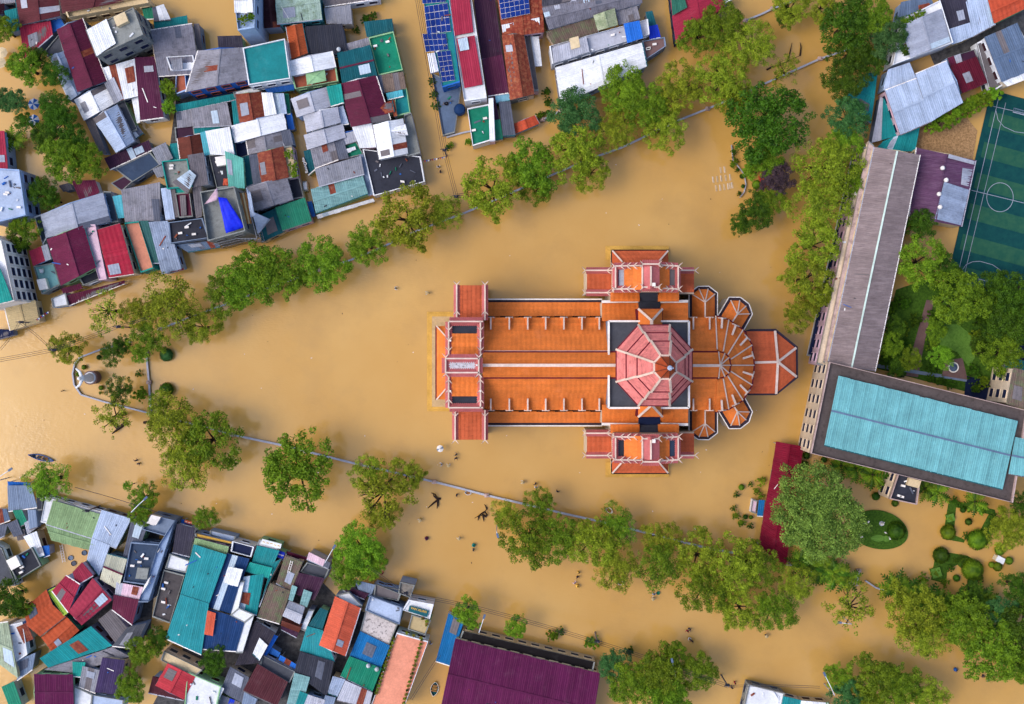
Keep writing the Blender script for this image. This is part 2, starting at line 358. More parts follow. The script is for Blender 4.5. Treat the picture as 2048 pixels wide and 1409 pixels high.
def litter(root, q):
    patches(root, q)
    A = ((q[1] - q[0]).length + (q[2] - q[3]).length) / 2 * (q[3] - q[0]).length; n = int(min(9, A * .05 * R.uniform(.2, 1.8)))
    if n < 2: return
    mats = [mat(k) for k in ('whitew', 'rustgrey', 'rust', 'charcoal', 'blue')]; x = MB()
    for _ in range(n):
        u, v = R.uniform(.06, .94), R.uniform(.08, .92); c = lerp(lerp(q[0], q[1], u), lerp(q[3], q[2], u), v); e = (lerp(lerp(q[0], q[1], u), lerp(q[3], q[2], u), min(1, v + .05)) - c).normalized(); f = (q[1] - q[0]).normalized(); a = R.uniform(0, 3.1)
        d = (e * math.cos(a) + f * math.sin(a)) * (R.uniform(.1, .3) if R.random() < .7 else R.uniform(.5, 1.6)); x.cur = R.choice((0, 0, 1, 2, 3, 3, 4)); x.bar(c - d, c + d, R.uniform(.08, .22), .08)
    o = x.build('roof_clutter', mats, root); o['kind'] = 'stuff'
def debris(root, p, z):
    A = abs((p[2] - p[0]).cross(p[3] - p[1]).z) / 2; n = int(min(30, A * .18)); mats = [mat(k) for k in ('white', 'rustgrey', 'rust', 'blue', 'dkgrey', 'greenb')]
    if n < 3: return
    x = MB()
    for _ in range(n):
        u, v = R.uniform(.12, .88), R.uniform(.12, .88); c = lerp(lerp(p[0], p[1], u), lerp(p[3], p[2], u), v); a = R.uniform(0, 3.14); l = R.uniform(.15, .9) * (1 if R.random() < .7 else 1.8); w = R.uniform(.12, .35)
        x.cur = R.choice((0, 0, 0, 1, 1, 2, 3, 4, 4, 5)); d = Vector((math.cos(a), math.sin(a), 0)) * l / 2; x.bar(Vector((c.x, c.y, z + .01)) - d, Vector((c.x, c.y, z + .01)) + d, w, R.uniform(.08, .45))
    o = x.build('roof_clutter', mats, root); o['kind'] = 'stuff'
KINDS = (('awning', 'awning'), ('canopy', 'canopy'), ('carport', 'carport'), ('lean-to', 'shed'), ('shed', 'shed'), ('cabin', 'cabin'), ('terrace', 'terrace_house'), ('tower', 'tower'),
         ('hotel', 'hotel'), ('school', 'school'), ('hall', 'hall'), ('classroom', 'school'), ('walkway', 'walkway'), ('villa', 'villa'), ('porch', 'porch'), ('hoarding', 'hoarding'), ('patio', 'patio'))
def cat_walk(l): return 'navy' in l or 'huge' in l or 'silver blue' in l
def house(kind, color, z, label, pts, opt):
    global DZ, NOPATCH
    NOPATCH = color in ('crimsonw', 'mossgreen', 'plumbig', 'woodgrey', 'plumroof') or cat_walk(label)
    DZ = 0 if ('tall' in opt or 'win' in opt or 'creamw' in opt.get('wall', '') or 'st' in opt and z > 12) else -.36 * (z - 1.5) if z > 1.5 else 0
    z += DZ
    cat = 'house'
    for k, v in KINDS:
        if k in label: cat = v; break
    c = [sum(p[0] for p in pts) / 4, sum(p[1] for p in pts) / 4]
    root = empty(cat, P(c[0], c[1], 0), label, cat.replace('_', ' '))
    global INV
    INV = Matrix.Translation(root.location).inverted()
    rise = float(opt.get('rise', 1.2 if kind == 'g' else .45))
    INV_save = INV
    # children of parts keep world coordinates: the parts sit at the root's inverse, so sub-parts need identity
    p = roof_wrap(kind, color, z, pts, root, rise, opt, True)
    wc = opt.get('wall') or R.choice(WALLS); wm = mat(wc)
    ip = inset([(q.x, q.y) for q in p], .22 if kind != 'f' else .01)
    top = z - (.14 if kind != 'f' else .26)
    wl = MB()
    if cat in ('awning', 'canopy', 'carport', 'walkway') and kind != 'f':
        for q in inset([(q.x, q.y) for q in p], .4):
            b = MB(); b.tube([(q[0], q[1], -1.5), (q[0], q[1], top)], .07, 6); b.build('post', mat('ltgrey'), root)
    else:
        wl.prism(ip, -1.5, top)
        if kind == 'g':
            for i, j in ((0, 1), (2, 3)):
                a, b = Vector((*ip[i], top)), Vector((*ip[j], top)); m_ = (a + b) / 2 + Vector((0, 0, rise - .12)); n_ = (b - a).cross(Vector((0, 0, 1))).normalized() * .1
                wl.add([a - n_, b - n_, m_ - n_, a + n_, b + n_, m_ + n_], [(0, 1, 2), (5, 4, 3), (0, 3, 4, 1), (1, 4, 5, 2), (2, 5, 3, 0)])
        wl.build('wall', wm, root)
    dist = math.hypot(c[0] - CX, c[1] - CY)
    if 'win' not in opt and z > 3.2 and dist > 480 and cat not in ('awning', 'canopy', 'carport', 'walkway', 'patio', 'hoarding'):
        cen = Vector((sum(q[0] for q in ip) / 4, sum(q[1] for q in ip) / 4, 0)); best = None
        for i in range(4):
            a = Vector((*ip[i], 0)); b = Vector((*ip[(i + 1) % 4], 0)); n_ = (b - a).cross(Vector((0, 0, 1))).normalized()
            if n_.dot((a + b) / 2 - cen) < 0: n_ = -n_
            f = n_.dot(-((a + b) / 2).normalized())
            if f > .45 and (b - a).length > 3.2: windows(root, a, b, top, top - 2.6, n_, frame=wc, st=1, glass=R.choice(('navy', 'glassdark', 'darkbrown')))
    if 'win' in opt:
        cen = Vector((sum(q[0] for q in ip) / 4, sum(q[1] for q in ip) / 4, 0))
        for ch in opt['win']:
            i = int(ch); a = Vector((*ip[i], 0)); b = Vector((*ip[(i + 1) % 4], 0)); n_ = (b - a).cross(Vector((0, 0, 1))).normalized()
            if n_.dot((a + b) / 2 - cen) < 0: n_ = -n_
            windows(root, a, b, top, 0, n_, cols=int(opt['cols']) if 'cols' in opt else None, frame=opt.get('wcol', wc), st=int(opt['st']) if 'st' in opt else None)
    return root
DZ = 0; NOPATCH = False
def roof_wrap(*a):
    global INV
    # sub-parts (sheets, courses, caps) hang under a roof whose own inverse already cancels the root, so theirs is identity
    keep = INV; INV = Matrix(); r = roof(*a); INV = keep; return r
def parse(txt):
    ox = oy = 0; s = 1409 / 300; last = None
    for ln in txt.strip().split('\n'):
        ln = ln.strip()
        if not ln: continue
        if ln[0] == 'T':
            t = ln.split(); ox, oy = float(t[1]), float(t[2]); s = float(t[3]) if len(t) > 3 else 1409 / 300; continue
        parts = [x.strip() for x in ln.split('|')]
        def pp(x): return [(ox + float(a.split(',')[0]) / s, oy + float(a.split(',')[1]) / s) for a in x.split()]
        if ln[0] == '+':
            _, k, c, z = parts[0].split()[:4]; pts = pp(parts[1]); opt = dict(lastopt); opt.pop('win', None); opt['clut'] = 0
            ex = dict(x.split('=') for x in parts[2].split()) if len(parts) > 2 else {}; roof_wrap(k, c, float(z) + DZ, pts, last, float(ex.get('rise', .6 if k == 'g' else .3)), opt, False); continue
        h = parts[0].split(None, 3); opt = dict(x.split('=') for x in parts[2].split()) if len(parts) > 2 else {}
        lastopt = opt; last = house(h[0], h[1], float(h[2]), h[3], pp(parts[1]), opt)

HOUSES1 = '''
T 0 0
g brownmar 6 brown maroon gabled roof at the top left corner behind the crimson lean-to | 145,-40 545,-40 555,150 190,235
s crimson 4 crimson lean-to roof below the brown gable, tree crown over its lower corner | 190,250 470,205 490,330 230,560
g brownmar 8 dark maroon roof with cream parapet behind, cut by the top edge | 560,-80 1250,-80 1150,20 590,125 | wall=cream
f cream 7 narrow cream yellow terrace block in front of the dark maroon roof | 640,125 1380,-20 1400,40 660,175 | wall=cream par=1
g maroon 8 long maroon gabled roof beside the grey concrete block in the upper left | 535,285 775,180 1000,755 730,860 | rise=1.6
g ltblue 4 pale blue steel roof half hidden by trees, left of the long maroon roof | 470,540 600,490 790,850 650,950
f concrete 13 unfinished grey concrete block of three storeys with a white roof over half | 815,285 1250,80 1340,330 910,530 | win=12 wall=concrete par=.3 st=3
+ s white 13.6 | 815,285 1000,180 1090,410 910,530
s white 7 white ribbed steel roof south of the concrete block | 970,645 1265,560 1305,895 1070,960
s plum 7 dark purple steel roof with a white skylight, left of the climber hedge | 1268,550 1450,540 1535,1100 1320,1130
g white 6 white gabled steel roof below the long maroon roof | 705,940 985,790 1070,975 795,1130
s grey 7 small weathered grey lean-to beside the white gabled roof | 985,790 1070,735 1155,925 1072,973
g ltblue 7 long pale blue gabled roof above the big dark trees at left | 880,1120 1100,990 1260,1325 1090,1430 | rise=1.6
s rustgrey 4 dark grey flat strip left of the long pale blue gabled roof | 780,1090 878,1120 1000,1440 940,1440
f darkgrey 4 dark yard roof with a red basin beside the purple roof | 1080,980 1165,940 1290,1220 1215,1250
s white 4 narrow white canopy left of the purple steel roof | 1235,915 1300,905 1315,1140 1285,1150
s white 3 small white awning over the flooded yard north of the fish market beams | 1225,1240 1290,1185 1340,1250 1270,1305
g tilegrey 7 large weathered grey tiled roof between the purple roof and the blue villa | 1490,715 1420,290 1800,230 1870,690
s white 4 white ribbed canopy beside the brown canal, upper left | 1435,80 1535,48 1600,185 1450,195
s green 3 green canopy sheet beside the white ribbed canopy | 1340,85 1425,72 1448,175 1360,180
s teal 3 faded teal and grey awning above the large grey tiled roof | 1450,205 1750,150 1758,235 1460,285
s teal 5 teal corrugated lean-to with white gutter near the left top corner | 45,110 150,85 175,280 80,305
g brownmar 5 brown roof cut by the left edge above the teal lean-to | -80,60 40,40 45,220 -60,240
s grey 5 grey roof corner at the extreme top left | -60,-60 150,-60 160,20 -40,45
f darkgrey 3 small grey concrete yard roof under the long maroon roof corner | 435,480 560,330 600,490 460,540
f blue 3 little blue tarpaulin roof beside the crimson lean-to | 470,190 560,170 600,240 490,310 | par=0
T 300 0
f paleblue 14 tall narrow pale blue house with a planted terrace at the top edge | 785,-120 985,-120 985,265 835,290 | tall=1 wall=paleblue par=.8
+ s white 14.6 | 780,-120 955,-120 970,120 795,125
g darkbrown 8 dark brown gabled roof right of the tall pale blue house | 1050,-60 1180,-60 1220,250 1075,262
g mossy 9 moss stained mint gabled roof with a red ridge at the top edge | 1200,225 1180,-80 1575,-140 1612,180 | wall=cyan
s grey 6 weathered grey steel roof right of the mossy mint roof | 1640,85 1879,50 1895,225 1665,222
g orange 8 narrow orange gabled roof beside the dark charcoal roof | 1282,262 1430,228 1480,495 1330,555
s charcoal 7 charcoal black corrugated roof right of the orange roof | 1465,255 1800,230 1850,500 1482,495
f teal 9 bright teal flat roof framed by white parapets | 880,460 1265,375 1315,740 935,800 | par=.5 wall=white win=2 clut=0
f darkbrown 9.6 little black brown box roof on the corner of the bright teal roof | 920,700 1060,672 1066,790 930,800 | par=0
g asb 9 large weathered grey gabled roof over the blue villa with terracotta windows | 455,482 868,452 912,750 340,862 | wall=blue win=2 rise=1.6 wcol=terracotta
f white 8 white rounded terrace with a small grey canopy on the blue villa\'s left | 165,545 405,530 430,655 205,665 | par=.6 wall=white
+ s grey 9 | 200,575 300,545 310,650 215,665
f terracotta 6 narrow terracotta balcony with blue railings beside the grey gable | 255,680 330,668 348,850 245,890 | par=.6 wall=paleblue
s darktile 6 little dark brown tiled roof above the large weathered grey gable | 640,345 855,340 870,450 650,455
s white 5 narrow white slab roof beside the brown canal | 410,232 462,232 490,470 440,480
s teal 5 long thin teal awning roof below the blue villa | 245,985 790,882 810,938 255,1057
s asb 5 dirty grey roof with dark gaps below the left end of the teal awning | 250,1065 388,1035 408,1180 262,1200
s asb 6 grey fibre cement roof of long sheets below the teal awning | 390,1028 720,970 762,1180 415,1195
s teal 5 short teal awning strip above the brown gabled roof | 420,1212 648,1175 655,1222 425,1262
f plumdark 4 cluttered dark purple terrace left of the short teal awning | 240,1205 408,1185 420,1285 250,1325
g rust 7 rust brown gabled roof with pale lichen between white and teal roofs | 808,892 1040,870 1080,1090 848,1160
s white 8 white steel roof right of the rust brown gable | 1050,878 1148,880 1186,1068 1080,1090
s ltblue 7 pale blue ribbed roof beside the white steel roof and green strip | 1152,886 1255,886 1282,1062 1190,1078
s teal 6 thin teal strip roof left of the rust brown gable | 768,960 812,950 842,1160 788,1172
s green 5 thin green strip roof right of the pale blue ribbed roof | 1258,890 1302,888 1318,1065 1284,1070
g white 10 white gabled roof behind the mint pavilion terrace | 1305,578 1705,486 1738,632 1330,715
f terracotta 8 terracotta roof terrace carrying the mint green pavilion | 1340,722 1745,640 1765,768 1372,838 | par=.7 wall=mint
+ h mint 9.5 | 1460,682 1640,645 1655,760 1475,800
s blue 5 bright blue ribbed awning between the teal roof and the terracotta terrace | 1070,822 1345,792 1348,848 1120,882
f white 6 white house corner with a pale roof below the teal roof | 790,870 985,825 1040,860 800,915 | par=.3
g ltgrey 8 silver gabled roof joined to a small teal lean-to | 1330,930 1660,822 1700,1000 1385,1100
s tealb 8.4 small teal lean-to against the silver gabled roof | 1662,822 1790,795 1816,962 1702,996
g white 7 white gabled roof in the middle of the upper left quarter | 765,1185 1250,1065 1280,1215 800,1342
s blue 4 narrow blue ribbed lane cover beside the white gable | 1275,1075 1330,1070 1356,1212 1304,1226
g ltgrey 8 silver gabled roof with a dark skylight right of the narrow blue lane cover | 1445,1080 1760,1008 1785,1152 1476,1242
T 300 250
g asb 6 weathered grey gabled roof of two tones above the brown gable and dark court | 905,125 1225,45 1252,200 930,280
s dkgrey 6 small dark grey roof beside the narrow canal lane | 1230,62 1312,50 1342,180 1262,202
s white 8 square white steel roof beside a turquoise strip | 525,65 745,25 792,290 570,270 | wall=cyan
s cyan 7 turquoise ribbed strip left of the square white steel roof | 475,82 523,66 568,270 510,282
s grey 6 small grey roof left of the square turquoise and brown roofs | 20,232 145,172 210,312 90,372
s teal 5 small turquoise lean-to left of the brown gable | 190,186 260,176 285,320 205,332
g brown 7 chocolate brown gabled roof between turquoise lean-tos | 262,132 478,90 502,290 287,320
f concrete 8 half-built concrete terrace with green walls and rubble inside | 125,352 358,330 400,580 175,602 | par=.9 wall=tealb
s pattern 8.6 dark grey and white patterned tile roof beside the half-built terrace | 358,292 502,268 545,552 402,582
s glass 9.5 tilted sheet of pale glass panels over the half-built terrace | 215,540 372,430 430,482 350,642 | panels=1
s tealb 7 green sheet under the tilted glass panels | 205,548 242,545 362,640 242,652
s ltblue 7 upright pale steel sheet roof left of the maroon stair roof | 105,605 190,596 232,880 150,892
s rustgrey 7 thin weathered purple grey strip right of the upright pale steel sheet | 192,602 234,600 268,860 236,865
f maroon 7 maroon stair roof with an opening in the middle | 245,652 372,640 402,860 278,870 | par=.4
+ s rustgrey 7.4 | 280,665 335,660 345,850 295,860
s pattern 7 dark patterned tile strip beside the blue tarpaulin house | 400,590 482,572 486,852 432,868
f charcoal 9 charcoal roof terrace scattered with debris above the slate awnings | 182,922 492,882 552,1062 202,1112 | par=.5 wall=greyblue st=3
s slate 5 stepped slate blue awnings under the debris strewn terrace | 245,1128 640,1085 655,1150 365,1195
f concrete 13 tall unfinished concrete house with a blue tarpaulin across its open top | 492,642 802,592 905,1000 562,1092 | par=1.5 wall=concrete open=1 st=4
f charcoal 7 dark flat roof with an orange heap beside the mint sheeting | 560,292 708,268 752,578 632,592 | par=.3
s mintcyan 9 mint green ribbed sheeting roof right of the dark flat roof | 706,252 872,322 888,592 742,578
s dkteal 6 dark green lean-to beside the mint sheeting | 872,312 932,292 970,552 892,582
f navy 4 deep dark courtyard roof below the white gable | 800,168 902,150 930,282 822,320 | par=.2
g rust 8 dark rust gabled roof beside the planted cream terrace | 1012,272 1252,208 1298,490 1052,546
s dkgrey 7 narrow dark grey roof left of the dark rust gable | 932,292 1010,280 1050,552 972,572
f cream 7 cream terrace with three potted shrubs along the narrow lane | 1256,216 1334,205 1380,488 1302,502 | par=.6
g asb 8 two tone grey gabled roof above the bright green roof | 902,592 1280,490 1338,702 982,806
f charcoal 4 dark sunken terrace right of the two tone grey gable | 1302,512 1400,502 1442,680 1335,698
s green 6 bright green steel roof facing the flooded street | 1182,780 1450,690 1515,905 1250,992
s dkteal 5 dark teal roof left of the bright green steel roof | 1020,862 1178,790 1258,1000 1052,1100
s blue 3 small blue ribbed shed roof at the lane mouth | 1480,730 1520,725 1552,855 1520,862
f white 2 small white cabin standing in the lane water | 1435,540 1470,535 1480,612 1446,616 | par=.1
T 550 200
g ltgrey 7 silver gabled roof with weathered patches, second below the teal lean-to | 276,332 628,232 662,352 310,466
s asb 6 fibre cement roof crossed by a dark gutter stripe | 340,468 546,382 592,560 378,640
s dkgrey 6 textured dark grey roof right of the striped fibre cement roof | 552,380 634,356 690,545 594,562
s dkteal 4 dark green lean-to over the lane, graffiti beside it | 272,490 336,470 372,650 312,702
s grey 7 wide smooth grey steel roof above the streaked patina roof | 382,652 800,530 832,700 420,812
g patina 6 wide patina green roof with pale streaks facing the flooded street | 390,1062 342,840 818,710 868,882 | rise=.8
s ltblue 6 narrow silver roof beside the big maroon gable | 592,78 640,62 690,222 622,232
s ltgrey 6 small ribbed silver roof with a blue edge beside the white house | 632,328 740,298 766,388 652,420
s blue 6 thin blue awning above the small ribbed silver roof | 625,308 728,290 734,306 630,330
f greenb 5 green flat roof with a white panel beside the dark terrace | 655,430 760,396 826,510 690,545 | par=.3
+ s white 5.5 | 662,466 752,438 762,470 672,502
s white 7 white annex roof left of the white villa | 725,250 906,215 958,440 800,448
g white 9 white gabled villa roof at the street corner | 922,240 1200,182 1246,500 980,556 | wall=white rise=1.5
+ g white 9.8 | 1085,265 1105,325 1250,330 1225,230
f concrete 6 stained concrete terrace on the right side of the white villa | 1216,152 1280,132 1362,500 1248,530 | par=.8
f charcoal 5 broad dark roof terrace with a bent white pole at the street corner | 830,470 1362,540 1402,770 932,900 | par=.4 st=1 wall=white
s greyblue 5 long thin grey steel strip beside the broad dark terrace | 790,522 828,520 928,880 872,892
s white 3 cluttered white shop awning along the patina roof\'s street side | 395,1082 915,930 930,955 410,1115
T 600 0
g maroon 8 big dark maroon gabled roof beside the collapsed rusty tiles | 378,795 712,715 845,1120 482,1190 | rise=1.5
s rustred 8 collapsed rusty red tiles at the corner of the big maroon roof | 690,1092 800,975 862,950 880,1050
s rustred 7 small rusty tiled slope beside the dark teal flat roof | 866,952 888,950 912,1085 882,1092
g dkteal 8 dark teal gabled roof with a maroon ridge | 400,780 355,506 655,430 720,710 | ridge=maroon
s asb 6 narrow ribbed grey roof above the dark teal gable | 420,420 640,358 655,430 440,488
f greenb 6 deep green flat roof with white wall and rubble beside the street | 652,365 876,310 962,660 742,710 | par=.6 wall=mint
s dkteal 5 dark teal shed roof beside the flooded yard | 605,210 860,180 872,290 632,345
s woodroof 6 weathered brown ribbed roof with fallen pole beside the street | 722,716 965,680 992,830 746,880
f teal 5 dark teal flat roof in the street corner below the brown ribbed roof | 885,842 1000,838 1032,1060 912,1090 | par=.4 wall=mint
s cyan 6 bright cyan lean-to above the dark teal flat roof | 815,880 955,850 966,905 830,936
s rustgrey 6 weathered brown roof edge at the top beside the flooded yard | 200,-40 740,-90 745,-10 240,65
f teal 8 long teal roof carrying the solar panels beside the canal street | 1140,-80 1390,-80 1500,770 1338,820 | par=.3 wall=blue
s white 4 small white carport roof beside the solar panels | 1200,512 1285,500 1320,662 1230,688
f slate 1 slate paved patio with planters and a round tub beside the street | 1240,695 1510,830 1452,1245 1345,1275 | par=.5
f white 10 tall white walled row house with a long crimson roof and a skylight | 1390,-80 1600,-80 1752,920 1545,950 | par=.5 wall=white
+ s crimson 10.4 | 1405,-80 1588,-80 1630,305 1450,340
+ s crimson 10.4 | 1468,365 1640,335 1718,798 1545,830
+ s glass 10.8 | 1480,370 1570,350 1590,465 1505,485
f greenb 6 green terrace roof with white frame at the end of the row house | 1575,1030 1770,990 1820,1310 1625,1370 | par=.5 wall=white
s white 8 long narrow white slab roof beside the green terrace | 1772,932 1815,930 1832,1318 1782,1322
'''

HOUSES2 = '''
T 900 0
s plumdark 6 dark plum roof at the top between the crimson row house and the solar tiles | 215,-80 410,-80 490,520 300,555
s plum 6 faded plum brown roof strip ending at the blue and white tarpaulin | 305,565 490,520 550,870 360,900
s print 5 blue and white printed tarpaulin roof patch at the end of the plum strip | 425,890 550,862 556,945 435,968
s dkgrey 5 long dark grey roof in front of the printed tarpaulin | 460,965 565,960 612,1268 500,1275
s green 5 green roof strip between white slab and dark grey roof by the street | 415,1140 470,1130 495,1300 420,1315
s plumdark 5 purple roof scrap left of the printed tarpaulin | 362,905 420,900 460,1130 415,1140
g rustred 8 red clay roof carrying a grid of solar panels at the top edge | 430,-140 850,-140 880,300 500,350 | rise=.8 tile=1
s white 8 white translucent canopy with a centre seam on the red clay roof | 492,238 832,170 838,258 505,328 
g tilered 8 long rusty red tiled gable facing the drowned garden | 490,340 690,325 790,880 565,935 | rise=1.8 tile=1
s tilered 5 low red hip porch at the end of the rusty tiled gable | 560,920 790,865 792,895 580,945
f rustgrey 5 long grey terrace strip right of the rusty tiled gable | 690,325 750,325 830,850 775,855 | par=.4
s white 4 pale blue steel awning standing over the garden water | 758,352 832,352 862,618 800,622
g orangered 3 small red tiled gate roof above the garden wall | 605,1165 790,1090 832,1165 615,1255 | rise=.8 tile=1
g tilegrey 8 broad blackened grey tile roof at the top edge above the rusty sheets | 935,275 868,70 1790,-130 1800,30 | rise=1.2
s darkgreyr 8 blackened ribbed roof at the extreme top beside the solar roof | 868,-90 1260,-120 1230,0 870,70
s rustmoss 6 rusty moss stained sheet roof below the blackened tile roof | 905,300 1345,170 1385,300 975,415
s asb 6 stained grey sheet roof right of the mossy canopy | 1560,110 1750,65 1780,180 1590,230
g mosspale 9 small mossy pale canopy with white frame | 1352,150 1540,85 1570,235 1395,285 | rise=.5
f ltgrey 8 long grey white terrace roof of joined sheets above the great white roof | 940,440 1850,190 1865,330 965,605 | par=.5 wall=white
+ s ltgrey 8.8 | 960,455 1280,345 1310,485 975,600
+ s blueb 9.4 | 1630,225 1780,195 1815,360 1665,410
g white 8 very large white steel roof with green scaffolding frame beside the dark trees | 990,640 1800,405 1845,625 1040,980 | rise=.3
f brownplain 6 brown roof terrace with rounded end beside the canal street | 1810,395 2010,360 2020,440 1840,560 | par=.5 wall=greyblue
s dkteal 5 teal roof end beside the canal street at the top | 1840,120 1900,110 1940,250 1870,270
s bluebright 5 bright blue roof end below the teal one by the canal street | 1870,255 1945,240 1975,350 1880,370
T 1300 0
g crimson 5 large crimson steel roof with a green patch at the top edge | 175,-160 640,-160 700,60 245,410 | rise=.6 wall=navy
+ s dkgreen 5.9 | 195,-60 310,-60 350,70 210,150
f white 5 small white slab corner at the top by the pond | 700,-40 770,-40 770,0 712,35 | par=.3
T 1648 0
s slate 6 blue grey steel roof behind the planted villa at the top right | 730,25 990,-30 1060,130 690,240
f white 9 white villa with planted terrace around a silver gabled roof | 735,190 1080,15 1200,405 645,610 | par=.5 wall=white
+ g slatelt 9.6 | 735,235 1100,85 1190,395 810,545
s darktile 7 black and grey wavy tiled roof beside the white villa | 1090,5 1330,-40 1378,215 1180,275
s ltblue 7 small pale blue sheet roof with a rusty patch | 1180,278 1365,220 1395,345 1205,415
s ltblue 7 tall plain pale blue roof left of the orange roof | 1330,0 1545,0 1605,230 1405,340
g orangered 8 bright orange tiled roof at the top right corner | 1545,0 1600,220 1930,60 1890,-140 | tile=1 rise=.8
g slate 9 silver grey ribbed gable with white frame at the right edge | 1670,765 1510,355 1815,225 1990,640 | rise=.9 wall=white
s white 8 white annex strip below the silver ribbed gable at the right edge | 1670,760 1900,660 1920,735 1725,805
f rustgrey 5 grey brown yard roof with a skylight left of the silver ribbed gable | 1440,410 1520,380 1670,800 1560,870 | par=.2 wall=white
s darkred 6 dark red gabled roof between the two silver houses | 1190,625 1430,540 1530,780 1300,870 
f plumdark 5 dark plum courtyard roof above the dark red roof | 1165,545 1410,470 1440,540 1195,620 | par=.2
s maroon 5.5 small square maroon roof box beside the dark red roof | 1165,550 1275,512 1295,590 1200,630
g ltblue 8 large silver blue gabled roof in the right half of a joined pair | 1000,1140 865,700 1150,580 1300,965 | rise=1.6
g ltblue 8 large silver blue gabled roof in the left half of a joined pair | 720,1265 578,855 865,745 1005,1140 | rise=1.6
s ltblue 7 smaller silver blue roof stepped above the joined pair | 605,660 800,595 860,735 560,850
g tealw 4 wide teal roof under the trees with a pale ridge | 170,960 400,700 500,690 440,1160 | rise=.5
s tealw 4 teal ribbed roof in front of the silver pair | 530,920 605,960 715,1265 450,1335
s tealw 3.5 darker teal ribbed roof meeting the long classroom wing | 560,1330 895,1195 850,1420 480,1420
T 0 400
g slatelt 8 silver and grey panelled gabled roof with a white frame on its left | 385,140 965,-65 1030,205 440,355 | rise=1.6
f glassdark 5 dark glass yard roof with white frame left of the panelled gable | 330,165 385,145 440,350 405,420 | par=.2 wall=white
g plumred 10 large plum red gabled roof with a rusty ridge facing the flooded street | 445,375 785,245 900,630 575,800 | rise=1.6
f pinkwhite 9 pink white terrace strip between the plum red and the ruby tiled roofs | 790,245 900,240 1005,740 935,750 | par=.4 wall=pinkwhite
s crimson 7 ruby red small roof left of the plum red gable | 280,485 440,420 475,550 315,615
f seagreen 5 pale sea green roof with a tank left of the plum red gable | 325,630 505,600 565,795 400,880 | par=.4
g ruby 9 ruby red tiled roof with a white ridge line facing the flooded street | 1025,725 915,290 1125,230 1255,690 | tile=1 rise=.4
f terrapink 6 broken terracotta terrace with white debris beside the ruby tiled roof | 1180,225 1310,210 1445,640 1330,680 | par=.6 wall=tealb
s dkteal2 6 long dark green slope beside the broken terracotta terrace | 1315,205 1395,205 1495,590 1430,590
s ltgrey2 7 tall pale grey weathered roof above a pink shop sign | 1400,215 1575,205 1700,640 1520,690
f charcoal 5 dark grey terrace in front of the plum red gable | 740,710 900,640 940,740 790,800 | par=.4
s maroon 4 maroon street awning under tangled cables | 580,835 745,790 770,830 605,885
s maroon 3 long maroon shop canopy along the flooded street | 625,900 1165,760 1165,790 660,990
f white 4 white shop porch with a dark awning at the street corner | 490,930 615,880 640,990 505,1010 | par=.3
g tanroof 5 tan corrugated roof on the water at the left edge | 50,1020 325,945 370,1145 100,1225 | rise=.3
s asb 6 large grey fluted roof of heavy sheets beside the cyan lane roof | 1145,-90 1500,-160 1500,190 1180,205
s cyan 5 bright cyan curled roof beside the heavy grey fluted roof | 1060,-25 1140,-40 1165,160 1110,165
s dkgrey 6 narrow fluted roof strip right of the heavy grey one | 1425,0 1490,0 1505,195 1450,200
s plumred 4 small faded plum roof with a gutter under the big trees | 680,-175 890,-180 930,-70 770,40
s rustgrey 4 small grey flat roof under the big trees by the canal | 560,-130 650,-155 680,-100 600,-80
T 1648 250
g woodgrey 9 long grey brown classroom wing with a pale green ridge strip | 470,215 900,290 480,2310 38,2240 | tall=1 rise=1.6 wall=cream ridge=ridgepale
g plumroof 8 purple sports hall roof with white and grey sheets on its right side | 870,220 1420,340 1290,950 805,860 | rise=1.4 wall=cream
+ s ltgrey2 8.15 | 1128,535 1040,885 1285,945 1362,612 | rise=1.4
+ s ltgrey 8.15 | 1172,275 1165,312 1408,375 1418,342 | rise=1.4
+ s slatelt 8.15 | 1300,405 1285,560 1355,580 1392,420 | rise=.5
'''

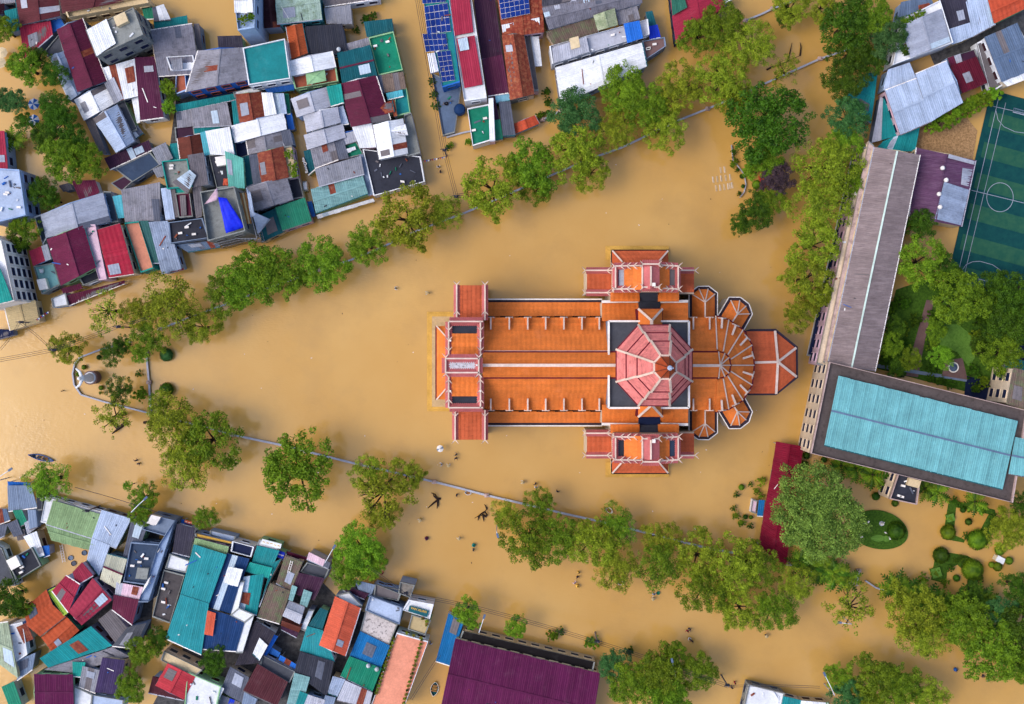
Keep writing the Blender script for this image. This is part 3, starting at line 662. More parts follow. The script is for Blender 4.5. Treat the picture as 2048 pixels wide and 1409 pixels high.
HOUSES3 = '''
T 0 900
s greyblue 5 slate grey shed roof with a blue awning edge at the left waterfront | 75,340 290,340 345,540 85,575
s blueb 4 bright blue ribbed awning above the slate grey shed at the left edge | 78,300 280,310 272,345 85,338
s green 5 small green corrugated roof among the jumbled dark sheets at left | 125,575 205,570 255,680 185,720
s slate 4 twisted grey sheet roof at the left edge among the jumbled houses | -60,560 60,560 90,660 -60,720
f charcoal 6 dark flat roof on a stepped corner at the left, above the big round tree | 75,1040 300,920 385,1085 165,1220 | par=.4
s white 5 stack of white and blue sheets leaning over the canal at left | 225,820 345,770 415,990 345,1015
s blue 4 deep blue tarpaulin roof edge over the canal at left | 385,910 460,905 465,985 415,1005
f darkgrey 5 dark grey broken roof along the left edge above the round tree | -60,880 20,930 150,1270 -60,1270 | par=.3
s dkgrey 5 rusted grey sheets in the middle of the jumbled houses at left | 70,700 160,660 210,790 130,810
s greyblue 5 pale blue lean-to right of the jumbled dark sheets at left | 262,570 335,570 350,720 280,745
g mossgreen 5 big moss stained pale green roof with a white canopy border on the waterfront | 490,850 430,690 940,840 840,940 | rise=.2
s mossgreen 5.4 main slope of moss streaked green sheets with pale seams on the waterfront | 505,480 950,610 860,830 440,700 | wall=white
f white 5 white concrete eave strip along the moss streaked green roof | 428,445 972,585 945,625 500,495 | par=.2 wall=white
+ f white 5 | 430,450 505,480 440,690 385,680
s ltblue 5.5 silver blue roof right of the moss streaked green one | 960,570 1230,650 1090,920 868,830
s ltblue 5 lower silver blue slope with a white skylight strip | 865,835 1030,900 930,1180 822,1030
s dkgrey 6 dark grey strip roof beside the hanging creeper, lower left | 1240,640 1395,690 1225,1150 1130,1120
g creamg 8 cream and brown striped long gable with a maroon ridge | 945,1210 1010,985 1190,1030 1110,1310 | ridge=maroon
f greyblue 7 pale blue grey street terrace behind creepers on the lower left waterfront | 1430,610 1640,660 1560,800 1350,740 | par=.8 wall=greyblue
f navygrey 8 dark blue grey flat roof between ornate blue balustrades | 1240,870 1500,890 1380,1260 1170,1230 | par=.6 wall=greyblue
f bluepale 8 long ornate pale blue terrace with white railings, lower left | 1500,890 1650,660 1400,1420 1310,1420 | par=.7 wall=greyblue
s darktile 7 blackened roof scattered with white buckets behind an orange shop sign | 1665,700 1825,740 1780,1000 1625,960
s blueb 4 small blue corrugated awning above the orange shop sign | 1715,655 1840,690 1830,715 1705,685
f white 7 bright white flat roof with two small vents beside the long teal roof | 1600,980 1780,1045 1745,1150 1560,1110 | par=.3
f darkgarden 6 dark roof garden crowded with pots and white tubs | 1545,1130 1735,1180 1600,1620 1440,1560 | par=.5
T 300 1000
s teal2 9 huge long teal ribbed roof running down from the waterfront, upper slope | 415,425 715,520 555,970 290,885
s teal2 8.6 huge long teal ribbed roof, lower slope spotted with white debris | 290,895 550,980 480,1450 150,1300
s mossgreen 8 small mossy mint shed roof under a yellow parapet on the waterfront | 430,360 735,440 715,520 415,425
f yellow 7 yellow parapet shop front beside the lone waterfront tree | 430,315 775,395 770,415 435,345 | par=.3
f ltblue 5 pale blue shop canopy behind the yellow parapet | 570,290 800,345 790,385 570,325 | par=.2
s navyroof 8 navy blue tiled roof with a white skylight canopy | 720,510 930,560 760,1060 545,1000 
s navyroof 8 wide navy blue lower roof beside a coral red panel | 545,1030 900,1130 810,1420 500,1400
+ s coral 8.8 | 540,1040 620,1065 590,1280 510,1260
+ s white 9.6 | 735,625 875,655 825,815 690,780
f navy 7 dark blue roof terrace with railings above the navy tiled roof | 785,390 975,440 950,530 770,480 | par=.6 wall=white
f white 9 white angled parapet walk right of the navy roof | 850,770 885,770 830,1020 755,1085 | par=.1
+ f white 9 | 755,1085 830,1015 980,1080 890,1155
+ f white 9 | 890,1150 980,1080 870,1440 805,1440
s teal 7 faded teal roof behind the school-blue street sign | 1010,435 1210,480 1140,640 960,590
f white 7 white shop front sign board with blue and yellow lettering, lower left | 1035,375 1215,425 1200,475 1010,425 | par=.2
s tealw 7 pale teal sheet roof with a mossy gutter | 880,730 1070,700 1000,1080 840,1010
s tealb 7.5 bright teal lean-to across the middle of the pale teal roofs | 945,590 1145,640 1110,735 905,670
s teal 7 narrow teal strip between the pale teal sheet and the brown fluted roof | 1150,600 1230,560 1110,780 1030,1000
s rustmoss 7 brown fluted roof with green moss and a white ladder on top | 1270,530 1430,590 1320,860 1190,780
s rustmoss 7 lower brown fluted roof with mossy green valley | 1130,790 1315,860 1215,1160 1010,1100
f bluebright 5 vivid blue sign board roof on the waterfront | 1210,475 1280,510 1250,570 1185,530 | par=.1
s maroon 4 thin red and white awning beside the pink shop hoarding | 1290,485 1470,540 1465,565 1285,520
s pinkwhite 7 pink and white shop hoarding tilted beside the big waterfront tree | 1500,495 1690,590 1670,645 1480,560
s plumdark 7 dark plum roof with two pale teal sheets laid on it | 1400,690 1630,740 1540,940 1340,870
+ s patina 7.6 | 1335,800 1385,820 1340,960 1300,940
+ s patina 7.6 | 1445,840 1525,870 1475,1010 1405,985
f darkgrey 6 cluttered grey terrace behind the pink shop hoarding | 1480,590 1680,650 1640,740 1420,670 | par=.4
g ltgrey 8 silver blue barrel roof left of the narrow white walkway | 1250,1090 1310,955 1450,1010 1405,1160
g brown 6 small brown gabled roof under the silver barrel roof | 1235,1180 1255,1105 1430,1165 1395,1240
s plumdark 5 small plum lean-to below the little brown gable | 1240,1190 1390,1245 1370,1290 1240,1220
f white 6 narrow white walkway roof left of the coral gable | 1490,1035 1540,1040 1460,1230 1415,1210 | par=.2
s dkteal 6 dark teal roof left of the coral gable | 1600,1020 1668,1050 1615,1220 1490,1180
T 400 1109
s teal2 6 teal roof in two slopes below the dark teal one, left of the coral gable | 1010,680 1150,720 1265,1010 945,900
g coral 9 coral orange gabled roof framed by white walls, south waterfront | 1365,950 1125,850 1270,400 1505,510 | rise=1.3 wall=white
f white 8 white frame and porch at the top of the coral gable | 1285,385 1400,360 1520,480 1380,495 | par=.3
s charcoal 6 charcoal purple ribbed roof in the lower left tangle | 945,920 1250,1010 1190,1330 890,1110 
s ltgrey2 6 blue grey ribbed roof scrap beside the peeling strip roof | 1250,1150 1360,1180 1290,1330 1200,1300
s patina 6 faded teal grey corrugated slope, lower left tangle | 890,1120 1030,1160 950,1440 820,1400
s blackroof 7 black brown ribbed roof crossed by a pale pipe | 520,630 700,740 560,1010 330,1040
s white 7.4 white corrugated patch on the black brown roof | 560,790 630,860 560,990 500,930
s blueb 5 narrow blue striped awning beside the drowned courtyard | 690,760 730,775 620,960 600,940
s blueb 5 blue and white striped canopy at the drowned courtyard | 760,950 905,1035 885,1075 745,990
s blue 4 plain blue sheet roof at the drowned courtyard\'s left side | 665,870 750,925 730,965 640,920
s dkgrey 6 grey ribbed roof by the blackened gap, bottom left | 285,1060 455,1160 400,1390 200,1280
s darkmaroon 7 dark maroon sheet roof with white pipes, bottom centre-left | 545,1035 820,1200 720,1420 410,1280
f darkgrey 6 concrete roof strip with long white pipes above the dark maroon sheets | 590,950 890,1100 840,1200 570,1050 | par=.3
f white 8 white flat roof with teal edge at the bottom beside the dark tree | -110,1110 195,1240 150,1440 -140,1440 | par=.4 wall=mint
s bluebright 5 bright blue sheet roof at the bottom edge | 190,1320 370,1390 350,1440 150,1440
s greyblue 6 pale blue grey roof scrap at the bottom edge between blue sheets | 420,1300 530,1360 500,1440 390,1440
f peeling 6 long white roof streaked black with peeling paint beside the terracotta terrace | 1560,530 1850,660 1770,850 1510,725 | par=.2
s bluemid 6 blue corrugated roof between peeling white and green ones | 1508,728 1778,860 1690,1080 1410,960
s greenb 6 emerald green corrugated roof with two steel tanks | 1408,962 1700,1070 1615,1285 1325,1145
s ltgrey 6 pale grey ribbed roof below the emerald roof | 1370,1190 1615,1300 1580,1440 1290,1370
s greyblue 6 narrow slate roof by the charcoal ribbed roof, bottom | 1180,1330 1270,1350 1240,1440 1150,1440
s teal 6 narrow teal roof at the bottom edge | 940,1290 1010,1320 960,1440 890,1440
s ltgrey 6 pale lilac roof at the bottom edge beside the narrow teal one | 1010,1320 1170,1370 1150,1440 970,1440
f ltblue 8 pale grey blue house roof right of the coral gable | 1600,390 1900,500 1870,650 1560,520 | par=.5 wall=greyblue
s plumdark 6 dark purple roof above the coral gable under the tree | 1390,310 1580,370 1540,420 1350,340
s greyblue 6 pale awning above the dark purple roof under the tree | 1450,240 1640,290 1600,400 1500,340
f rustgrey 6 concrete facade roof with black windows beside the coral house | 1650,280 1880,370 1860,430 1640,385 | par=.4
f terrapink 8 long salmon pink roof terrace edged with potted plants | 1850,740 2140,820 1910,1450 1600,1450 | par=.3 wall=white pots=1
T 750 1109
f white 8 white block with a dark green sign reading gold letters | 325,430 545,470 510,600 265,520 | par=.3 wall=white
f tanroof 8 tan terrace with potted shrubs above the salmon pink terrace | 350,570 520,620 470,750 315,700 | par=.3
s bluemid 4 blue corrugated lane roof left of the great purple hall | 690,560 830,640 700,1040 575,1000
g plumbig 8 great purple corrugated hall roof at the bottom centre | 620,1460 760,795 2110,1120 2000,1800 | rise=1.5 wall=cream
f black 6.5 black gutter roof with cream beams behind the great purple hall | 830,720 2060,1010 2040,1100 800,800 | par=.1
f greyblue 5 small grey flat top between the waterfront wires and the sign block | 5,290 230,330 220,400 5,390 | par=.4
f ornate 9 grey ornate gate tower top with scrolled crest on the waterfront | 240,260 370,290 330,400 225,360 | par=.5
T 0 1109
s rustorange 7 large rust orange gabled tile roof with blue end wall, bottom left | 225,515 435,335 490,480 260,665 | wall=blue tile=1
s rustorange 7 front slope of the rust orange tiled roof facing the blue band | 260,668 492,482 610,585 380,765 | tile=1
g rustorange 6 lower rust orange gabled roof beside the lime green wall | 505,930 395,780 620,590 740,715 | tile=1 wall=green rise=.8
f lime 7 lime green yard strip between the orange and ruby tiled roofs | 450,350 525,310 640,540 600,570 | par=.2 wall=lime
g rubypink 9 large pinkish ruby tiled roof with white stepped ridge ends | 770,660 650,535 870,230 1045,430 | tile=1 rise=.9
g crimson 9 smooth crimson box roof left of the ruby tiled one | 495,345 620,205 745,285 640,540 | rise=.3
s rubypink 8 small ruby tiled end slope beside the square well, lower left | 690,170 770,80 870,200 720,290
s tealw 6 long faded teal roof with mossy patches under the orange gables | 380,975 850,680 1050,860 460,1060
s rustgrey 6 grey purple sheets above the faded teal roof | 930,620 1050,520 1190,690 1080,820
s darkgrey 6 dark grey flat roof right of the faded teal roof | 1200,690 1370,650 1260,880 1060,860
s maroon 8 plum maroon roof below pink and white panels, lower left | 1075,385 1300,430 1240,660 1060,520
s pinkwhite 8 pink roof of striped panels between the dark flat roof and the maroon one | 1100,265 1340,310 1300,430 1085,380
g palegreen 7 pale green grey roof at the bottom left edge beside the white house | -60,980 -60,660 75,640 170,1160 
f white 6 white house block with terracotta window hoods, bottom left | 75,670 215,640 260,930 160,1000 | par=.4 wall=white
s rust 6 small rust roof beside the white house with terracotta hoods | 160,690 250,650 310,790 225,830
s greyblue 5 blue grey slope below the white house at the bottom left | 160,1000 330,930 300,1080 165,1180
s green 5 dark green roof at the bottom left edge under the pale green one | 20,1250 130,1200 210,1430 90,1430
g plumbig 7 dark purple gabled roof with a yellowish ridge line, bottom left | 335,1460 325,1130 680,1135 690,1460 | rise=1 
s tealb 6 small bright teal roof beside the dark purple gable | 685,1015 800,1020 770,1150 690,1140
s grey 6 grey lean-to of narrow sheets left of the violet grey roof | 780,1055 940,1095 895,1300 745,1240
s dkviolet 7 violet grey corrugated roof with white gutters, bottom left | 965,975 1170,1000 1110,1310 895,1290
f white 6 white striped terrace roof at the bottom edge, left | 700,1240 870,1320 850,1440 700,1440 | par=.3
f ltblue 6 white blue flat roof under the bottom left trees | 870,1320 1160,1370 1150,1440 860,1440 | par=.3
s asb 5 long grey weathered slope between the purple gable and the faded teal roof | 420,1080 1050,875 1210,960 690,1110
f cream 7 cream terrace with square skylights and pots, bottom left | 1550,910 1900,1080 1820,1150 1520,990 | par=.4
g reds 8 bright red and maroon gabled roof with jagged shade line | 1580,1030 1825,1150 1730,1360 1465,1230 | rise=.8
s darkmaroon 7 dark maroon lower slope left of the bright red gable, bottom | 1440,1150 1490,1160 1720,1370 1400,1300
s white 7 bright white roof right of the red gable at the bottom | 1825,1145 2100,1260 2020,1430 1735,1330
'''

HOUSES4 = '''
T 1580 700 4.0257
f schoolroof 11 long cream school block with a dark gravel roof and big turquoise gable, right edge | 315,100 1900,490 1780,1225 165,830 | win=3 wall=creamw par=.7 pcol=pinkstone ridge=slate
+ g schoolteal 11.9 | 275,770 390,210 1835,575 1710,1125
+ g schoolteal 11.6 | 1757,1000 1812,700 1920,725 1920,1030
f charcoal 8 small dark roofed entrance porch with pale stone rim below the school block | 870,985 1040,1030 1010,1240 800,1195 | wall=creamw par=.8 pcol=pinkstone win=3
s rustmoss 11 striped brown roof over a cream stair tower with square windows at the right edge | 1800,150 1920,180 1920,480 1745,430 | wall=creamw win=3
s teal 4 teal roof sliver at the right edge behind the school stair tower | 1740,60 1920,100 1920,210 1740,150
s navy 4 dark navy roof sliver at the right edge above the teal one | 1795,-30 1920,-30 1920,95 1800,60
T 1400 880 4.0257
g crimsonw 3.5 long crimson covered walkway roof west of the giant pale-green tree | 615,20 830,60 690,1020 472,850 | rise=.5 wall=cream
s bluemid 2.5 small blue and white striped awning beside the crimson walkway | 475,490 520,492 505,612 462,608
f pinkwhite 2 little pink white altar block standing in the water by the blue striped awning | 425,485 458,495 445,590 410,575 | par=.2
T 1648 250
f navy 1.2 long low navy blue passage roof along the classroom wing | 285,235 350,235 -70,2180 -150,2160 | par=.1
f creamw 7 long cream balcony edge along the west side of the classroom wing | 370,215 415,225 0,2260 -70,2240 | par=.3 win=3
f pinkstone 8 mottled stone gutter strip between balcony and classroom roof | 420,160 466,200 36,2240 -5,2225 | par=.1 tall=1
T 0 400
f white 12 tall white hotel with rows of dark square windows at the left edge | -200,300 20,395 140,945 -200,1020 | win=1 wall=whitew par=.6 st=4 cols=5
+ s tealb 12.8 | -90,560 5,650 118,940 -90,1000
s navy 3 navy blue boat shed roof at the left edge above the power lines | -60,1215 120,1225 125,1270 -60,1320
T 0 300
f ltblue 8 pale blue building with white balconies and a striped blind at the left edge | -60,180 185,195 245,610 -60,690 | par=.5 win=1 wall=bluepale
s crimson 7 crimson and violet roof edge at the left border above the balconied building | -60,-170 40,-170 75,190 -60,190
T 1400 1180 3.16
f white 5 white shop roof of joined panels at the bottom edge right of the utility pole | 310,600 530,655 505,780 270,780 | par=.3
s teal 5 small teal roof at the bottom edge between two white shop roofs | 528,675 636,700 626,780 512,780
s white 5 low white shop roof at the bottom edge under the teal-leaved tree | 640,702 810,715 810,780 628,780
T 0 300
f navygrey 5 dark blue black flat roof with blue scraps above the heavy grey fluted roof | 1090,180 1410,30 1500,140 1245,300 | par=.15
s plumdark 4.5 tangled purple grey roof strip along the top of the dark blue black roof | 985,80 1390,-85 1425,5 1040,185
s grey 4.5 tiny grey roof scrap at the right corner of the dark blue black roof | 1440,185 1555,135 1580,230 1480,255
f plumdark 4 small dark purple yard roof left of the heavy grey fluted roof | 1050,315 1170,250 1240,300 1145,385 | par=.15
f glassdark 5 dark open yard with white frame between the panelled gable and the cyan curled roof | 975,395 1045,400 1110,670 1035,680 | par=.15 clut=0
T 0 900
s dkgrey 4 crumpled dark grey sheet at the left border below the twisted sheet roof | -60,720 70,700 40,800 -60,860
s ltgrey 4.5 small pale sheet right of the small green corrugated roof | 235,690 300,650 330,740 260,790
f charcoal 5 black narrow roof strip on the right side of the slate grey shed | 345,345 400,360 395,560 350,565 | par=.1
s rustgrey 4 rusty narrow sheet above the stack of leaning white and blue sheets | 150,770 225,750 240,830 170,850
'''
# ------------------------------------------------------------------ flood water and ground
def watermat():
    m = bpy.data.materials.new('flood_water'); m.use_nodes = True; n = m.node_tree.nodes; L = m.node_tree.links; b = n["Principled BSDF"]
    g = n.new("ShaderNodeNewGeometry")
    a = n.new("ShaderNodeTexNoise"); a.inputs["Scale"].default_value = .035; a.inputs["Detail"].default_value = 6; a.inputs["Roughness"].default_value = .55; L.new(g.outputs["Position"], a.inputs["Vector"])
    r = n.new("ShaderNodeMix"); r.data_type = 'RGBA'
    mr = n.new("ShaderNodeMapRange"); mr.inputs[1].default_value = .3; mr.inputs[2].default_value = .7; L.new(a.outputs[0], mr.inputs[0]); L.new(mr.outputs[0], r.inputs[0])
    r.inputs[6].default_value = (.430, .238, .052, 1); r.inputs[7].default_value = (.500, .305, .092, 1)
    a2 = n.new("ShaderNodeTexNoise"); a2.inputs["Scale"].default_value = .06; a2.inputs["Detail"].default_value = 7; a2.inputs["Roughness"].default_value = .65; L.new(g.outputs["Position"], a2.inputs["Vector"])
    m2 = n.new("ShaderNodeMapRange"); m2.inputs[1].default_value = .50; m2.inputs[2].default_value = .70; m2.inputs[4].default_value = .50; L.new(a2.outputs[0], m2.inputs[0])
    r2 = n.new("ShaderNodeMix"); r2.data_type = 'RGBA'; L.new(m2.outputs[0], r2.inputs[0]); L.new(r.outputs[2], r2.inputs[6]); r2.inputs[7].default_value = (.33, .195, .062, 1)
    L.new(r2.outputs[2], b.inputs["Base Color"]); b.inputs["Roughness"].default_value = .10; b.inputs["IOR"].default_value = 1.5; b.inputs["Specular IOR Level"].default_value = .5
    w1 = n.new("ShaderNodeTexNoise"); w1.inputs["Scale"].default_value = 1.1; w1.inputs["Detail"].default_value = 4; L.new(g.outputs["Position"], w1.inputs["Vector"])
    mp = n.new("ShaderNodeMapping"); mp.inputs["Scale"].default_value = (.8, 2.6, 1); mp.inputs["Rotation"].default_value = (0, 0, .3); L.new(g.outputs["Position"], mp.inputs[0])
    w2 = n.new("ShaderNodeTexNoise"); w2.inputs["Scale"].default_value = 1.4; w2.inputs["Detail"].default_value = 3; L.new(mp.outputs[0], w2.inputs["Vector"])
    ms = n.new("ShaderNodeTexNoise"); ms.inputs["Scale"].default_value = .05; L.new(g.outputs["Position"], ms.inputs["Vector"])
    mm = n.new("ShaderNodeMapRange"); mm.inputs[1].default_value = .42; mm.inputs[2].default_value = .62; mm.inputs[3].default_value = .15; mm.inputs[4].default_value = 1; L.new(ms.outputs[0], mm.inputs[0])
    ad = n.new("ShaderNodeMath"); ad.operation = 'ADD'; L.new(w1.outputs[0], ad.inputs[0]); L.new(w2.outputs[0], ad.inputs[1])
    mu = n.new("ShaderNodeMath"); mu.operation = 'MULTIPLY'; L.new(ad.outputs[0], mu.inputs[0]); L.new(mm.outputs[0], mu.inputs[1])
    bp = n.new("ShaderNodeBump"); bp.inputs["Strength"].default_value = .5; bp.inputs["Distance"].default_value = .045; L.new(mu.outputs[0], bp.inputs["Height"]); L.new(bp.outputs[0], b.inputs["Normal"])
    return m
x = MB(); S = 2500; x.add([(-S, -S, 0), (S, -S, 0), (S, S, 0), (-S, S, 0)], [(0, 1, 2, 3)]); o = x.build('flood_water', watermat()); o['kind'] = 'structure'
def simplemat(name, c1, c2, sc=1.5, rough=.8, bump=.4):
    m = bpy.data.materials.new(name); m.use_nodes = True; n = m.node_tree.nodes; L = m.node_tree.links; b = n["Principled BSDF"]
    g = n.new("ShaderNodeNewGeometry"); a = n.new("ShaderNodeTexNoise"); a.inputs["Scale"].default_value = sc; a.inputs["Detail"].default_value = 8; a.inputs["Roughness"].default_value = .7
    L.new(g.outputs["Position"], a.inputs["Vector"]); mr = n.new("ShaderNodeMapRange"); mr.inputs[1].default_value = .35; mr.inputs[2].default_value = .65; L.new(a.outputs[0], mr.inputs[0])
    x = n.new("ShaderNodeMix"); x.data_type = 'RGBA'; L.new(mr.outputs[0], x.inputs[0]); x.inputs[6].default_value = (*c1, 1); x.inputs[7].default_value = (*c2, 1); L.new(x.outputs[2], b.inputs["Base Color"])
    b.inputs["Roughness"].default_value = rough; b.inputs["Specular IOR Level"].default_value = .1; bp = n.new("ShaderNodeBump"); bp.inputs["Strength"].default_value = bump; L.new(a.outputs[0], bp.inputs["Height"]); L.new(bp.outputs[0], b.inputs["Normal"]); return m
MUD = simplemat('mud', (.12, .08, .04), (.2, .14, .08), .5)
LAWN = simplemat('lawn_grass', (.018, .055, .006), (.060, .130, .012), 2.5)
LAWN2 = simplemat('bright_lawn', (.06, .15, .02), (.12, .24, .04), 2.5)
x = MB(); x.add([(-S, -S, -2.5), (S, -S, -2.5), (S, S, -2.5), (-S, S, -2.5)], [(0, 1, 2, 3)]); o = x.build('ground', MUD); o['kind'] = 'structure'
def patch(name, pts, z, m, kind='structure'):
    x = MB(); x.prism([(P(a, b, z).x, P(a, b, z).y) for a, b in pts], -2.0, z); o = x.build(name, m); o['kind'] = kind; return o
patch('garden_ground', [(1792, 580), (1850, 560), (1930, 575), (2075, 600), (2075, 800), (1965, 792), (1755, 738)], .10, LAWN)
patch('garden_path', [(1853, 600), (1868, 602), (1850, 680), (1836, 755), (1812, 752), (1828, 690)], .16, mat('brownplain'))
patch('garden_path', [(1752, 728), (1935, 758), (1933, 764), (1750, 735)], .17, mat('greyblue'))
patch('garden_path', [(1890, 722), (1925, 716), (1935, 760), (1884, 752)], .18, mat('brownplain'))
patch('lawn', [(1878, 650), (1915, 648), (1945, 672), (1950, 715), (1938, 735), (1915, 705), (1880, 690)], .22, LAWN2)
patch('dirt_yard', [(1838, 250), (1930, 232), (1955, 262), (1945, 320), (1834, 298)], .12, simplemat('straw_dirt', (.16, .09, .04), (.42, .26, .13), 3))
patch('yard_or_gap_shade', [(2010, 770), (1932, 752), (1928, 800), (2000, 812)], .12, mat('navy'))
ov = [(1758 + 58 * math.cos(t) * (1 + .06 * math.sin(t)), 1060 + 39 * math.sin(t) + 6 * math.cos(t)) for t in [2 * math.pi * k / 40 for k in range(40)]]
GAP_SHADE = simplemat('painted_gap_shade', (.035, .035, .04), (.10, .10, .105), 1.2)  # shade of the gaps between packed houses, painted as dark added slabs
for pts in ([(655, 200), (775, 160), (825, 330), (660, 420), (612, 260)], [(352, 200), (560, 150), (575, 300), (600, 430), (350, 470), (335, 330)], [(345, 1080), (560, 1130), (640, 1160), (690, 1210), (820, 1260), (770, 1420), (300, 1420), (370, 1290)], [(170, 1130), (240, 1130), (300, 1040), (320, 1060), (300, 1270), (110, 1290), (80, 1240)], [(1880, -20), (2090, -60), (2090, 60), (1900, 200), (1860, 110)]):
    patch('yard_or_gap_shade', pts, .06, GAP_SHADE)
patch('lawn', ov, .35, LAWN)
ov2 = [(1757 + 6 * math.cos(3 * t) * .3 + 14 * math.cos(t), 1077 + 7 * math.sin(t)) for t in [2 * math.pi * k / 20 for k in range(20)]]
patch('lawn', ov2, .42, LAWN2)
patch('lawn', [(x_ + 16, y_ - 1) for x_, y_ in [(1757 + 7 * math.cos(t), 1079 + 6 * math.sin(t)) for t in [2 * math.pi * k / 14 for k in range(14)]]], .45, LAWN2)
for pts in ([(1898, 1000), (1990, 1020), (1992, 1032), (1912, 1015), (1908, 1070), (1930, 1080), (1928, 1086), (1885, 1078)],
            [(1978, 1028), (1992, 1032), (1980, 1085), (1958, 1100), (1935, 1090), (1960, 1062)],
            [(1870, 1115), (1900, 1106), (1935, 1112), (1965, 1130), (1958, 1160), (1944, 1184), (1934, 1176), (1936, 1150), (1915, 1130), (1895, 1140), (1892, 1168), (1862, 1160)]):
    patch('garden_ground', pts, .05, LAWN)

# ------------------------------------------------------------------ cathedral
def cathedral():
    def q1(x, y): return (1150 + x / 5.8719, 480 + y / 5.8719)
    def q2(x, y): return (1350 + x / 5.8719, 560 + y / 5.8719)
    def q3(x, y): return (830 + x / 5.8719, 540 + y / 5.8719)
    def q4(x, y): return (1150 + x / 5.8719, 720 + y / 5.8719)
    def q5(x, y): return (840 + x / 5.8719, 680 + y / 5.8719)
    root = empty('cathedral', P(1190, 725, 0), 'large orange roofed cathedral with a pink octagonal dome standing in the flood', 'cathedral')
    OR, GR, PK, PD, WH, GUT, YS = mat('tileorange'), mat('tilegrid'), mat('domepink'), mat('domedark'), mat('ridgewhite'), mat('gutter'), mat('stepyellow')
    def plan(pts, z): return [(P(a, b, z).x, P(a, b, z).y) for a, b in pts]
    def block(name, pts, z0, z1, m, zt=None):
        x = MB(); x.prism(plan(pts, zt if zt is not None else z1), z0, z1); return x.build(name, m, root)
    def rect(x0, y0, x1, y1): return [(x0, y0), (x1, y0), (x1, y1), (x0, y1)]
    def slope(pts3, m=OR, tiles=True, name='roof_slope', step=.8):
        "pts3: (px, py, z) high a, high b, low b, low a"
        v = [P(*p) for p in pts3]; b = MB(); b.slab(v, .22); s = b.build(name, m, root)
        if tiles and len(v) == 4: courses(v[0], v[1], v[2], v[3], m, s, step=step)
        return s
    def tri(pts3, m=OR, name='roof_slope'):
        b = MB(); b.slab([P(*p) for p in pts3], .2); s = b.build(name, m, root)
        v = [P(*p) for p in pts3]
        if len(v) == 3: courses(v[0], lerp(v[0], v[1], .02) if (v[0]-v[1]).length < 0 else v[0] + (v[1] - v[2]) * .01, v[1], v[2], m, s, step=.8)
        return s
    def ridge(a, b, w=.25, h=.2, m=WH, name='ridge_tiles'):
        x = MB(); x.bar(P(*a) + Vector((0, 0, .08)), P(*b) + Vector((0, 0, .08)), w, h); return x.build(name, m, root)
    def tile_ridge(a, b, w=1.1):
        "little pitched coping of red barrel tiles with a white ridge, as on the parapets"
        A, B = P(*a), P(*b); d = (B - A).normalized(); s = Vector((-d.y, d.x, 0)); n = max(2, int((B - A).length / .36))
        x = MB(); x.add([A + s * w * .5, B + s * w * .5, B + Vector((0, 0, .5)), A + Vector((0, 0, .5)), A - s * w * .5, B - s * w * .5], [(3, 2, 1, 0), (3, 4, 5, 2), (0, 1, 5, 4)])
        for i in range(n):
            c = A + (B - A) * ((i + .5) / n)
            for sg in (-1, 1): x.bar(c + s * sg * w * .52 + Vector((0, 0, .02)), c + Vector((0, 0, .5)), .16, .09)
        k = x.build('coping_tiles', mat('facadepink'), root)
        y = MB(); y.bar(A + Vector((0, 0, .52)), B + Vector((0, 0, .52)), .26, .2); e = y.build('coping_ridge', WH, None); e.parent = k
    def chevron(px, py, z, ang, s=.62):
        "curled ridge end: two upturned white horns"
        c = P(px, py, z + .7); x = MB()
        for sg in (-1, 1):
            a = ang + sg * .75; x.tube([c, c + Vector((math.cos(a), math.sin(a), .25)) * s, c + Vector((math.cos(a), math.sin(a), .75)) * s * 1.5], [.11, .09, .03], 5)
        x.build('ridge_ornament', WH, root)
    # stepped platforms at the three fronts
    for i in range(4):
        block('step', rect(854 + i * 2.6, 624 + i * 2.4, 908, 823 - i * 2.4), -2, .12 + i * .15, YS)
        block('step', rect(1211 + i * 3.0, 492 + i * 2.2, 1338, 520), -2, .12 + i * .15, YS)
        block('step', rect(1211 + i * 3.0, 925, 1338, 955 - i * 1.8), -2, .12 + i * .15, YS)
    block('platform', rect(864, 633.5, 908, 814), -2, .70, mat('platform'))
    # west porch
    block('porch_wall', rect(875, 654, 900, 797), -1, 6.6, mat('creamw'))
    slope([(893, 672, 9.6), (893, 779, 9.6), (873.5, 799, 7), (873.5, 653, 7)], OR)
    slope([(901, 653, 7.6), (893, 672, 9.6), (873.5, 653, 7), (901, 652, 7)], OR, False); slope([(893, 779, 9.6), (901, 799, 7.6), (901, 800, 7), (873.5, 799, 7)], OR, False)
    ridge((873.5, 653, 7.1), (896, 678, 9.9)); ridge((873.5, 799, 7.1), (896, 773, 9.9))
    g = MB(); g.bar(P(872.6, 652, 6.7), P(872.6, 800, 6.7), .35, .3); g.build('eave', PD, root)
    # west towers and facade
    for (y0, y1, z, x0, x1, m) in ((570, 641, 17, 912, 973, GR), (820, 880, 17, 909, 973, GR)):
        block('tower_wall', rect(x0 + 1, y0 + 1, x1, y1), -1, z - .8, mat('cream'), z)
        s = block('tower_roof', rect(x0 + 3, y0 + 1, x1 - 4, y1), z - .8, z - .3, m, z)
        courses(P(x0 + 4, y0 + 1, z), P(x0 + 4, y1, z), P(x1 - 4, y1, z - .25), P(x0 + 4 + (x1 - x0 - 8), y0 + 1, z - .25), m, s, .8)
        for xx in (x0 + 1.5, x1 - 3):
            tile_ridge((xx, y0, z), (xx, y1, z)); s_ = 1 if y0 < 700 else -1
            chevron(xx, y0 if s_ > 0 else y1, z, math.pi / 2 * s_); chevron(xx, 623 if s_ > 0 else 833, z, -math.pi / 2 * s_)
    block('facade_wall', rect(897, 641, 967, 819), -1, 20.6, mat('cream'), 21)
